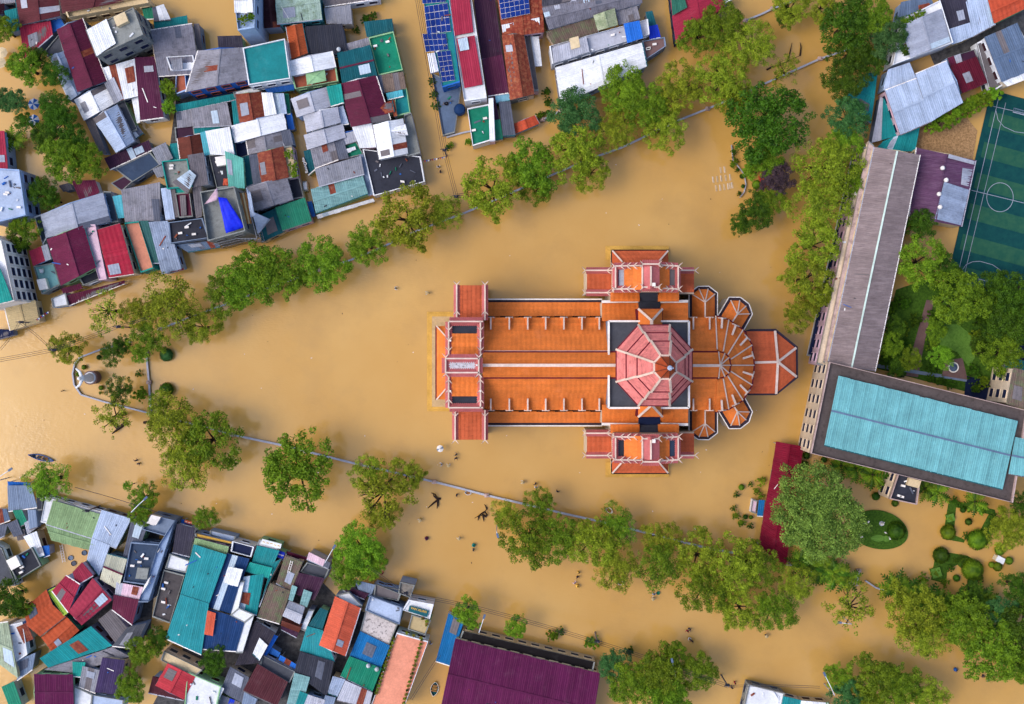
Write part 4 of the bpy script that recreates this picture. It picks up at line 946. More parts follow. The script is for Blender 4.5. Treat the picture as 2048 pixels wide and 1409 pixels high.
    for (y0, y1, m, z) in ((647, 667.5, mat('charcoal'), 20.8), (667.5, 712, OR, 21), (749, 793, OR, 21), (793, 812, mat('charcoal'), 20.8)):
        s = block('facade_roof', rect(902, y0, 957, y1), z - .4, z, m)
        if m is OR: courses(P(902, (y0), z + .2) if y0 > 730 else P(902, y1, z + .2), P(957, y0 if y0 > 730 else y1, z + .2), P(957, y1 if y0 > 730 else y0, z), P(902, y1 if y0 > 730 else y0, z), m, s, .8)
    block('facade_centre', rect(892, 714, 963, 747), 20, 25.6, mat('cream'), 26)
    block('facade_top', rect(897, 720.5, 952, 743), 25.7, 26.1, mat('speckle'))
    for y in (717.5, 745.5): tile_ridge((893, y, 26), (960, y, 26), 1.5)
    for xx in (891.5, 957.5): tile_ridge((xx, 716, 26), (xx, 747, 26), 1.4); chevron(xx, 715, 26, math.pi / 2); chevron(xx, 748, 26, -math.pi / 2)
    for y in (643.5, 815.5): tile_ridge((899, y, 21), (966, y, 21), 1.5)
    for xx in (897.5, 961):
        for y0, y1 in ((644, 712), (750, 816)):
            tile_ridge((xx, y0, 21), (xx, y1, 21), 1.2)
            for k, yy in enumerate((0.25, .55, .85)):
                s_ = 1 if y0 < 700 else -1; f = yy if s_ > 0 else 1 - yy
                chevron(xx, y0 + (y1 - y0) * f, 21, math.pi / 2 * s_)
    for a, b in ((899, 680), (959.5, 680), (899, 781), (959, 781), (894, 713), (958, 712), (952, 729)): block('roof_hatch', rect(a, b, a + 3.2, b + 3.6), 20.5, 21.9 if b != 729 else 26.9, mat('whitew'))
    # nave: aisles, lower slopes, raised top roof
    block('aisle_wall', rect(972, 601, 1204, 848), -1, 8.2, mat('creamw'), 8.5)
    block('clerestory_wall', rect(968, 636, 1400, 819), 8, 13.4, mat('cream'), 14)
    block('upper_wall', rect(965, 704, 1440, 754), 13, 20.2, PD, 21)
    for s_, (ye, yg) in ((1, (605, 600)), (-1, (846, 851))):
        lo = ye; hi = 633 if s_ > 0 else 824
        slope([(975, hi, 10.6), (1201, hi, 10.6), (1201, lo, 8.6), (975, lo, 8.6)], OR, step=.6)
        block('gutter', rect(973, min(yg, ye), 1204, max(yg, ye)), 7.9, 8.35, GUT)
        ridge((973, yg - .8 * s_, 8.3), (1204, yg - .8 * s_, 8.3), .25, .35, mat('whitew'), 'gutter_rim')
        # nave lower slope
        hi = 702 if s_ > 0 else 757; lo = 635.5 if s_ > 0 else 820.5
        slope([(966, hi, 20), (1219, hi, 20), (1215, lo, 14), (967, lo, 14)], OR, step=.75)
        slope([(1376, hi, 20), (1434, hi, 20), (1431, lo, 14), (1376, lo, 14)], OR, step=.75)
        g = MB(); g.bar(P(966, hi + s_ * .8, 20), P(1236, hi + s_ * .8, 20), .25, .35); g.build('roof_flashing', WH, root)
        # top roof
        hi = 731; lo = 705.5 if s_ > 0 else 755
        slope([(963, hi, 24), (1240, hi, 24), (1240, lo, 21), (966, lo, 21)], OR, step=.7)
        slope([(1376, hi, 24), (1440, hi, 24), (1437, lo, 21), (1376, lo, 21)], OR, step=.7)
        g = MB(); g.bar(P(965, lo - s_ * 1.2, 20.4), P(1236, lo - s_ * 1.2, 20.4), .3, .55); g.bar(P(1376, lo - s_ * 1.2, 20.4), P(1437, lo - s_ * 1.2, 20.4), .3, .55); g.build('eave', PD, root)
        # dormers with white ridges
        for xd in (981.6, 1018.6, 1055.4, 1091.3, 1127.7, 1163.8, 1198.4, 1386.5, 1419):
            if xd == 1419 and s_ < 0: pass
            ye_, yp = (635.5, 660) if s_ > 0 else (821, 797)
            A = P(xd, ye_, 15.6); B = P(xd, yp, 17.0); L1 = P(xd - 7.5, ye_, 14.1); L2 = P(xd + 7.5, ye_, 14.1)
            x = MB(); x.slab([A, B, L1], .12); x.slab([A, B, L2], .12); d = x.build('dormer', OR, root)
            y = MB(); y.add([A, L1, L2], [(0, 1, 2)]); y.bar(A + Vector((0, 0, .05)), B + Vector((0, 0, .05)), .28, .2); y.bar(L1 + Vector((0, 0, .1)), L2 + Vector((0, 0, .1)), .25, .3); e = y.build('dormer_ridge', WH, None); e.parent = d
        for a, b in ((866, 869), (876, 881)): pass
        w = MB(); yw = 633.8 if s_ > 0 else 823
        for xd in (963, 1000, 1037, 1073.5, 1109.5, 1145.8, 1181): w.prism(plan(rect(xd + 0, yw - 1.3, xd + 23, yw + 1.3), 13), 10.8, 13)
        w.build('clerestory_window', mat('black'), root)
    ridge((963, 731, 24.1), (1238, 731, 24.1), .55, .3); ridge((1378, 731.5, 24.1), (1440, 731.5, 24.1), .5, .3)
    # apse: outer half cone and raised inner half cone
    cpt = (1440, 731)
    out = [(1431, 633), (1457, 641), (1485, 661), (1503, 691), (1507, 731), (1503, 770), (1485, 800), (1457, 818), (1431, 824)]
    inn = [(1437, 705), (1449, 708), (1457, 716), (1460, 731), (1457, 746), (1449, 753), (1437, 756)]
    wallp = plan([(1376, 636)] + out + [(1376, 820)], 14); x = MB(); x.prism(inset(wallp, .4), -1, 13.6); x.build('apse_wall', mat('cream'), root)
    top = [(1434, 700), (1446, 704), (1455, 710), (1461, 719), (1463, 731), (1461, 743), (1455, 752), (1446, 757), (1434, 761)]
    for i in range(8):
        a, b = out[i], out[i + 1]; c, d = top[i + 1], top[i]
        slope([(*d, 20), (*c, 20), (*b, 14), (*a, 14)], OR, step=.75)
        ridge((*top[i], 20.1), (*out[i], 14.1), .22, .18)
        g = MB(); g.bar(P(*a, 13.6), P(*b, 13.6), .45, .4); g.build('eave', PD, root)
        if 0 < i < 8 or i == 0:
            mx, my = (a[0] + b[0]) / 2, (a[1] + b[1]) / 2; tx, ty = (c[0] + d[0]) / 2, (c[1] + d[1]) / 2; v = Vector((tx - mx, ty - my)).normalized(); sx = Vector((-v.y, v.x))
            A = P(mx, my, 15.7); B = P(mx + v.x * 21, my + v.y * 21, 17); L1 = P(mx + sx.x * 6, my + sx.y * 6, 14.2); L2 = P(mx - sx.x * 6, my - sx.y * 6, 14.2)
            y = MB(); y.slab([A, B, L1], .12); y.slab([A, B, L2], .12); dd = y.build('dormer', OR, root)
            y = MB(); y.bar(A + Vector((0, 0, .05)), B + Vector((0, 0, .05)), .36, .24); y.bar(L1 + Vector((0, 0, .1)), A + Vector((0, 0, .1)), .22, .25); y.bar(L2 + Vector((0, 0, .1)), A + Vector((0, 0, .1)), .22, .25); e = y.build('dormer_ridge', WH, None); e.parent = dd
    for i in range(6):
        a, b = inn[i], inn[i + 1]; tri([(*cpt, 24), (*a, 21), (*b, 21)]); g = MB(); g.bar(P(*a, 20.3), P(*b, 20.3), .35, .6); g.build('eave', PD, root)
    for a in inn: ridge((*cpt, 24.1), (*a, 21.1), .2, .18)
    x = MB(); x.prism(plan(inn + [(1400, 756), (1400, 705)], 21), 18, 20.6); x.build('upper_wall', PD, root)
    # chapels beside the apse
    def chapel(rf, gut, apex, rid, mir):
        M = (lambda p: (p[0], 2 * 726.3 - p[1])) if mir else (lambda p: p)
        rf = [M(p) for p in rf]; gut = [M(p) for p in gut]; apex = M(apex); rid = M(rid)
        x = MB(); x.prism(inset(plan(gut, 8.5), .15), -1, 8.3); x.build('chapel_wall', mat('creamw'), root)
        x = MB(); x.prism(plan(gut, 8.7), 8.3, 8.7); x.build('chapel_gutter', GUT, root)
        n = len(rf)
        slope([(*apex, 11.4), (*rid, 11.4), (*rf[0], 8.9), (*rf[1], 8.9)], OR, step=.6); slope([(*rid, 11.4), (*apex, 11.4), (*rf[-2], 8.9), (*rf[-1], 8.9)], OR, step=.6)
        for i in range(1, n - 2): tri([(*apex, 11.4), (*rf[i], 8.9), (*rf[i + 1], 8.9)])
        for i in range(1, n - 1): ridge((*apex, 11.5), (*rf[i], 9.0), .19, .16)
        ridge((*apex, 11.5), (*rid, 11.5), .26, .2)
        x = MB(); gp = plan(gut, 8.7); 
        for i in range(len(gp) - 1): x.bar((*gp[i], 8.7), (*gp[i + 1], 8.7), .15, .3)
        x.build('gutter_rim', mat('whitew'), root)
    for mir in (0, 1):
        chapel([q2(200, 440), q2(200, 170), q2(282, 112), q2(385, 112), q2(465, 170), q2(465, 435)], [q2(163, 445), q2(163, 155), q2(270, 78), q2(395, 75), q2(497, 155), q2(497, 430)], q2(352, 265), q2(352, 450), mir)
        chapel([q2(545, 425), q2(655, 245), q2(757, 245), q2(830, 310), q2(875, 400), q2(775, 565)], [q2(500, 425), q2(632, 205), q2(768, 207), q2(868, 285), q2(907, 405), q2(800, 600)], q2(730, 405), q2(668, 500), mir)
    # east sacristy
    sg = [q2(820, 600), q2(890, 578), q2(1185, 575), q2(1443, 785), q2(1447, 1150), q2(1190, 1357), q2(860, 1357), q2(830, 1310)]
    x = MB(); x.prism(inset(plan(sg, 8.5), .2), -1, 8.1); x.build('sacristy_wall', mat('creamw'), root)
    x = MB(); x.prism(plan(sg, 8.5), 8.1, 8.5); x.build('sacristy_gutter', GUT, root)
    A = (*q2(1205, 965), 12.2); B = (*q2(925, 972), 12.2); r1, r2, r3, r4 = q2(1172, 606), q2(1415, 803), q2(1420, 1135), q2(1185, 1335)
    slope([A, B, (*q2(838, 606), 8.8), (*r1, 8.8)], GR, step=.9); slope([B, A, (*r4, 8.8), (*q2(838, 1335), 8.8)], GR, step=.9)
    for a, b in ((r1, r2), (r2, r3), (r3, r4)): tri([A, (*a, 8.8), (*b, 8.8)], GR)
    for a in (r1, r2, r3, r4): ridge(A, (*a, 8.9), .45, .25)
    ridge(A, B, .45, .25)
    # crossing and octagonal dome
    block('crossing_wall', rect(1216, 642, 1378, 817), 8, 20.4, mat('greyblue'), 21)
    block('crossing_roof', rect(1218, 644, 1376, 815), 20.5, 20.9, mat('darkgrey'))
    for a, b in (((1217, 643), (1377, 643)), ((1217, 816), (1377, 816)), ((1217, 643), (1217, 816)), ((1377, 643), (1377, 816))): ridge((*a, 20.8), (*b, 20.8), .35, .7, mat('whitew'), 'parapet')
    oc = [(1277, 651.5), (1339, 651.5), (1383.5, 700), (1383.5, 763), (1339, 811), (1277, 811), (1233.5, 763.5), (1233.5, 700)]
    k = (H - 31) / H
    cx, cy = 1308.5, 731.3
    def ring(sc, z):
        "octagon of constant true size factor sc about the dome axis"
        c = Vector(((cx - CX) * .1 * (H - 31) / H, -(cy - CY) * .1 * (H - 31) / H, 0)); out_ = []
        for (a, b) in oc:
            p = Vector(((a - CX) * .1 * (H - 31) / H, -(b - CY) * .1 * (H - 31) / H, 0)); q = c + (p - c) * sc; out_.append(Vector((q.x, q.y, z)))
        return out_
    x = MB(); x.prism([(p.x, p.y) for p in ring(.80, 0)], 20, 31); x.build('dome_drum', PD, root)
    tiers = [(1.0, 31, .78, 34.6), (.80, 36.0, .56, 39.8), (.595, 41.5, .265, 47.2)]
    for ti, (s0, z0, s1, z1) in enumerate(tiers):
        a = ring(s0, z0); b = ring(s1, z1)
        x = MB(); x.prism([(p.x, p.y) for p in ring(s0 + .028, 0)], z0 - .35, z0 + .02); x.build('dome_eave', PD, root)
        for i in range(8):
            j = (i + 1) % 8; y = MB(); y.slab([b[i], b[j], a[j], a[i]], .2); s = y.build('dome_slope', PK, root); courses(b[i] + Vector((0, 0, .03)), b[j] + Vector((0, 0, .03)), a[j] + Vector((0, 0, .03)), a[i] + Vector((0, 0, .03)), PK, s, .6)
        for i in range(8): y = MB(); y.bar(b[i] + Vector((0, 0, .1)), a[i] + Vector((0, 0, .1)), .36, .28); y.build('ridge_tiles', WH, root)
        if ti < 2: x = MB(); x.prism([(p.x, p.y) for p in ring(s1 + .005, 0)], z1 - .8, tiers[ti + 1][1] - .2); x.build('dome_drum', PD, root)
    l0 = ring(.265, 47.0); l1 = ring(.02, 53.5)
    for i in range(8):
        j = (i + 1) % 8; y = MB(); y.slab([l1[i], l1[j], l0[j] , l0[i]], .12); y.build('lantern_slope', mat('rustorange'), root); y = MB(); y.bar(l0[i] + Vector((0, 0, .1)), l0[j] + Vector((0, 0, .1)), .4, .3); y.build('lantern_rim', WH, root)
        y = MB(); y.bar(l0[i] + Vector((0, 0, .05)), l1[i] + Vector((0, 0, .05)), .10, .10); y.build('lantern_rib', mat('brown'), root)
    ax = (l1[0] + l1[4]) / 2; y = MB(); y.tube([ax, ax + Vector((0, 0, 1.6))], .16, 6); y.lathe([(.05, 0), (.42, .25), (.42, .5), (.05, .8)], 8, (ax.x, ax.y, 53.4)); y.bar(ax + Vector((-.5, 0, 1.1)), ax + Vector((.5, 0, 1.1)), .14, .14); y.build('finial', mat('ltblue'), root)
    y = MB(); c = P(1348.5, 729.5, 45.2)
    for sx, sy, w, h in ((-.35, 0, .12, .8), (.35, 0, .12, .8), (0, -.35, .8, .12), (0, .35, .8, .12)): y.prism([(c.x + sx - w / 2, c.y + sy - h / 2), (c.x + sx + w / 2, c.y + sy - h / 2), (c.x + sx + w / 2, c.y + sy + h / 2), (c.x + sx - w / 2, c.y + sy + h / 2)], 44, 45.6)
    y.build('dome_hatch', mat('whitew'), root)
    # transepts
    for s_ in (1, -1):
        Y = (lambda y: y) if s_ > 0 else (lambda y: 2 * 726.2 - y)
        Yl = (lambda y: y) if s_ > 0 else (lambda y: 2 * 724.2 - y)
        def rc(x0, y0, x1, y1, F=Y): a, b = sorted((F(y0), F(y1))); return rect(x0, a, x1, b)
        # porch
        block('porch_wall', rc(1226, 504, 1335, 545, Yl), -1, 6.4, mat('creamw'), 6.7)
        F = Yl
        slope([(1245, F(526), 9), (1316, F(526), 9), (1336.5, F(502), 7), (1224, F(502), 7)], GR, step=.8)
        slope([(1245, F(548), 9.2), (1245, F(526), 9), (1224, F(502), 7), (1224, F(548), 7)], GR, False); slope([(1316, F(526), 9), (1316, F(548), 9.2), (1336.5, F(548), 7), (1336.5, F(502), 7)], GR, False)
        ridge((1225, F(502.5), 7.2), (1245, F(525), 9.1), .3); ridge((1335.5, F(502.5), 7.2), (1316, F(525), 9.1), .3)
        g = MB(); g.bar(P(1223, F(501.5), 6.7), P(1337.5, F(501.5), 6.7), .3, .3); g.bar(P(1223.5, F(501.5), 6.7), P(1223.5, F(530), 6.7), .3, .3); g.build('eave', mat('black'), root)
        # side wings with grid tile
        for x0, x1 in ((1174, 1228), (1357, 1388)):
            block('wing_wall', rc(x0 + .5, 541, x1, 588), -1, 12.2, mat('creamw'), 12.4)
            s = block('wing_roof', rc(x0, 543, x1, 585), 12.2, 12.5, GR)
            courses(P(x0, Y(543), 12.8), P(x1, Y(543), 12.8), P(x1, Y(585), 12.55), P(x0, Y(585), 12.55), GR, s, .8)
            for yy in (541.5, 586):
                if x0 > 1300 and yy > 580: continue
                tile_ridge((x0 - 2, Y(yy), 12.8), (x1, Y(yy), 12.8), 1.2)
                chevron(x0 - 3 if x0 < 1300 else x1 + 2, Y(yy), 12.8, math.pi if x0 < 1300 else 0)
                if x0 < 1300: chevron(1214, Y(yy), 12.8, 0)
        # main block
        block('transept_wall', rc(1229, 531, 1358, 584), -1, 19.4, mat('creamw'), 19.8)
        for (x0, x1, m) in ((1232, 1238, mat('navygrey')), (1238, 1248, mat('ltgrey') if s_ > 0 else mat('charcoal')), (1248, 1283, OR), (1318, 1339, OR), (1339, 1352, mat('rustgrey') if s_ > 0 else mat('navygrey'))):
            s = block('transept_roof', rc(x0, 534, x1, 580), 19.4, 19.7, m)
            if m is OR: a, b = (x1, x0) if x0 < 1300 else (x0, x1); courses(P(a, Y(580), 21.2), P(a, Y(534), 21.2), P(b, Y(534), 19.9), P(b, Y(580), 19.9), m, s, .8)
        # raised tiled gable in the middle
        block('transept_centre', rc(1285, 531, 1318, 580), 19, 22.6, mat('facadepink'), 22.8)
        s = MB(); n = 22; m_ = P(1301.5, Y(555), 24.0)
        for i in range(n):
            yy = Y(534 + (578 - 534) * (i + .5) / n)
            for a in (1285, 1318): s.bar(P(a, yy, 22.8), P(1301.5, yy, 24.0), .26, .14)
        s.slab([P(1285, Y(532), 22.7), P(1301.5, Y(532), 23.9), P(1301.5, Y(579), 23.9), P(1285, Y(579), 22.7)], .1); s.slab([P(1318, Y(532), 22.7), P(1301.5, Y(532), 23.9), P(1301.5, Y(579), 23.9), P(1318, Y(579), 22.7)], .1)
        s.build('barrel_tiles', mat('facadepink'), root)
        ridge((1301.5, Y(533), 24.1), (1301.5, Y(572), 24.1), .3); ridge((1284.5, Y(533), 23), (1284.5, Y(578), 23), .3)
        block('roof_hatch', rc(1305, 566, 1311, 573), 22.8, 24.8, mat('whitew'))
        for yy, dy in ((533, 1), (579, 1)):
            tile_ridge((1228, Y(yy), 20), (1282, Y(yy - 1), 20), 1.2); tile_ridge((1284, Y(yy - 4), 23), (1319, Y(yy - 4), 23), 1.5); tile_ridge((1320, Y(yy - 2), 20), (1356, Y(yy), 20), 1.2)
            for xx in (1241, 1254, 1267): chevron(xx, Y(yy - .5), 20, 0); 
            for xx in (1326, 1338, 1348): chevron(xx, Y(yy - .5), 20, math.pi)
            chevron(1287, Y(yy - 4), 23, math.pi); chevron(1316, Y(yy - 4), 23, 0); chevron(1229, Y(yy), 20, math.pi); chevron(1357, Y(yy), 20, 0)
        for xx in (1230.5, 1355.5): tile_ridge((xx, Y(534), 20), (xx, Y(579), 20), 1.0)
        # link roofs down to the crossing
        block('link_wall', rc(1220, 584, 1361, 643), -1, 12, mat('creamw'), 14)
        slope([(1221, Y(602), 16.5), (1279, Y(602), 16.5), (1279, Y(585), 15), (1221, Y(585), 15)], OR, step=.6); slope([(1316, Y(602), 16.5), (1358, Y(602), 16.5), (1358, Y(585), 15), (1316, Y(585), 15)], OR, step=.6)
        slope([(1204, Y(641), 17.5), (1276, Y(641), 17.5), (1277, Y(606), 14), (1204, Y(606), 14)], OR, step=.75); slope([(1321, Y(641), 17.5), (1376, Y(641), 17.5), (1376, Y(606), 14), (1321, Y(606), 14)], OR, step=.75)
        for a, b in ((1203, 1277), (1320, 1376)): ridge((a, Y(604), 14.4), (b, Y(603), 14.4), .5, .3, mat('whitew'), 'parapet')
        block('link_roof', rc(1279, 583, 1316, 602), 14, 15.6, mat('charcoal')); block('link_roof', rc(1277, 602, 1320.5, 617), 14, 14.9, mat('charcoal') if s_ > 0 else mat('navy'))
        block('link_wall', rc(1203, 606, 1377, 642), 8, 13.6, mat('creamw'), 14)
        # hipped gable against the dome
        block('dormer_wall', rc(1275.5, 617.5, 1326, 652), 12, 20.6, PD, 20.8)
        A = (1303, Y(642), 25.4); B = (1303, Y(655), 25.4)
        tri([A, (1276.5, Y(618.5), 21), (1324.5, Y(618.5), 21)]); slope([B, A, (1276.5, Y(618.5), 21), (1276.5, Y(655), 21)], OR, False); slope([A, B, (1324.5, Y(655), 21), (1324.5, Y(618.5), 21)], OR, False)
        ridge(A, (1277, Y(619), 21.2), .4); ridge(A, (1324, Y(619), 21.2), .4); ridge(A, B, .55)
    return root
cathedral()

for t_ in (HOUSES1, HOUSES2, HOUSES3, HOUSES4): parse(t_)
# ------------------------------------------------------------------ trees
def crown_mesh(name, seed, clumps, per, leaf, spread=1.0, hollow=0.0, m=None):
    r = random.Random(seed); rs = np.random.RandomState(seed)
    ph = [r.uniform(0, 6.28) for _ in range(5)]
    def rad(t): return .93 + .11 * math.sin(2 * t + ph[0]) + .09 * math.sin(3 * t + ph[1]) + .07 * math.sin(5 * t + ph[2]) + .05 * math.sin(8 * t + ph[3])
    V = []; F = []; cl = []
    for i in range(clumps):
        t = r.uniform(0, 2 * math.pi); u = math.sqrt(r.uniform(hollow, 1)); rr = rad(t) * u * spread
        x, y = rr * math.cos(t), rr * math.sin(t); z = .42 * math.sqrt(max(0, 1.02 - min(1, rr * rr))) + r.uniform(-.10, .10)
        cr = r.uniform(.10, .20) * (1.15 - .35 * u) * (.55 if hollow < 0 else 1); cl.append((x, y, z))
        n = int(per * (cr / .15) ** 2)
        d = rs.normal(size=(n, 3)); d /= np.linalg.norm(d, axis=1)[:, None]; d[:, 2] = np.abs(d[:, 2]) * .75 - .12
        rad_ = cr * rs.uniform(.55, 1.12, n)[:, None]; c = np.array([x, y, z]) + d * rad_
        nr = d * .8 + rs.normal(size=(n, 3)) * .55 + np.array([0, 0, .55]); nr /= np.linalg.norm(nr, axis=1)[:, None]
        a = np.cross(nr, rs.normal(size=(n, 3))); a /= np.linalg.norm(a, axis=1)[:, None]; b = np.cross(nr, a)
        s = leaf * rs.uniform(.6, 1.25, n)[:, None]
        o = len(V) 
        q = np.stack([c - a * s * .5, c + b * s * .42, c + a * s * .5, c - b * s * .42], 1).reshape(-1, 3)
        V.append(q)
    q = np.concatenate(V); n = len(q) // 4
    me = bpy.data.meshes.new(name); me.vertices.add(len(q)); me.vertices.foreach_set('co', q.ravel()); me.loops.add(4 * n); me.loops.foreach_set('vertex_index', np.arange(4 * n)); me.polygons.add(n); me.polygons.foreach_set('loop_start', np.arange(n) * 4)
    me.update(calc_edges=True); me.validate(); me.materials.append(m); return me, cl
def trunk_mesh(name, cl, seed):
    r = random.Random(seed); x = MB(); x.tube([(0, 0, -1.4), (.02, .01, -.8), (.01, .02, -.12)], [.085, .062, .05], 7)
    for i in range(9):
        c = cl[i * len(cl) // 9]; m_ = (c[0] * .45 + r.uniform(-.05, .05), c[1] * .45 + r.uniform(-.05, .05), c[2] * .5 - .02)
        x.tube([(0, 0, -.2), m_, (c[0], c[1], c[2] - .03)], [.034, .022, .008], 5)
        for k in range(3):
            e = (c[0] + r.uniform(-.2, .2), c[1] + r.uniform(-.2, .2), c[2] + r.uniform(-.02, .08)); x.tube([m_, ((m_[0] + e[0]) / 2 + r.uniform(-.04, .04), (m_[1] + e[1]) / 2 + r.uniform(-.04, .04), (m_[2] + e[2]) / 2 + .03), e], [.014, .009, .003], 4)
    return x.mesh(name, mat('bark'))
CROWNS = {}
def ball_mesh(seed, m):
    rs = np.random.RandomState(seed); n = 1500; d = rs.normal(size=(n, 3)); d /= np.linalg.norm(d, axis=1)[:, None]; d[:, 2] = np.abs(d[:, 2]) * .9 - .15
    c = d * rs.uniform(.86, 1.02, n)[:, None]; nr = d + rs.normal(size=(n, 3)) * .35; nr /= np.linalg.norm(nr, axis=1)[:, None]; a = np.cross(nr, rs.normal(size=(n, 3))); a /= np.linalg.norm(a, axis=1)[:, None]; b = np.cross(nr, a); s = .15 * rs.uniform(.6, 1.2, n)[:, None]
    q = np.stack([c - a * s * .5, c + b * s * .35, c + a * s * .5, c - b * s * .35], 1).reshape(-1, 3)
    x = MB(); x.lathe([(.80, -.6), (.88, -.1), (.80, .35), (.5, .7), (.05, .86)], 14); V = list(map(tuple, q)) + x.v; F = [(4 * i, 4 * i + 1, 4 * i + 2, 4 * i + 3) for i in range(n)] + [tuple(k + 4 * n for k in f) for f in x.f]
    me = bpy.data.meshes.new('crown'); me.from_pydata(V, [], F); me.materials.append(m); return me
for cls, specs in dict(dense=[(11, 120, 110, .056), (12, 135, 100, .053), (13, 110, 112, .058), (14, 128, 100, .053)], airy=[(21, 110, 92, .054), (22, 120, 84, .052), (23, 104, 90, .056), (24, 126, 80, .050)],
                       sparse=[(31, 42, 50, .062), (32, 50, 44, .060)], big=[(41, 230, 170, .036)], shrub=[(51, 46, 70, .13), (52, 42, 74, .14)]).items():
    CROWNS[cls] = []
    for (sd_, nc, per, lf) in specs:
        me, cl = crown_mesh('crown', sd_, nc, per, lf, m=LEAF['G']); CROWNS[cls].append((me, trunk_mesh('trunk', cl, sd_)))
BALLS = [ball_mesh(s_, LEAF['G']) for s_ in (1, 2)]
CROWNS['ball'] = [(b_, CROWNS['shrub'][0][1]) for b_ in BALLS]
def make_tree(px, py, r, leafk, cls, label, group, name='tree', cat='tree', zc=None, sy=1.0, rz=None):
    rr = r * .1 * (1.12 if cls != 'shrub' else 1.15); zc = zc if zc is not None else 4.0 + rr * .55
    k = (H - zc) / H; rr *= k
    me, tm = R.choice(CROWNS[cls]); p = P(px, py, zc)
    root = empty(name, (p.x, p.y, 0), label, cat, group, rz if rz is not None else R.uniform(0, 6.28))
    c = bpy.data.objects.new('crown', me); COL.objects.link(c); c.parent = root; c.location = (0, 0, zc); c.scale = (rr, rr * sy, rr * (1.0 if cls != 'shrub' else 1.2))
    c.material_slots[0].link = 'OBJECT'; c.material_slots[0].material = LEAF[leafk]
    t = bpy.data.objects.new('trunk', tm); COL.objects.link(t); t.parent = root; t.location = (0, 0, zc); tz = (zc + 1.2) / 1.4; t.scale = (rr, rr * sy, max(rr * .9, tz))
    # keep limbs inside the crown: limbs scale with the crown, the stem reaches the ground
    t.scale = (rr, rr * sy, rr); 
    if rr * 1.4 < zc + .8:
        s = bpy.data.objects.new('stem', STEM); COL.objects.link(s); s.parent = root; s.location = (0, 0, -1); s.scale = (rr * .085, rr * .085, zc + 1 - rr * .9)
    return root
x = MB(); x.tube([(0, 0, 0), (0, 0, 1)], [1.15, .9], 7); STEM = x.mesh('stem', mat('bark'))
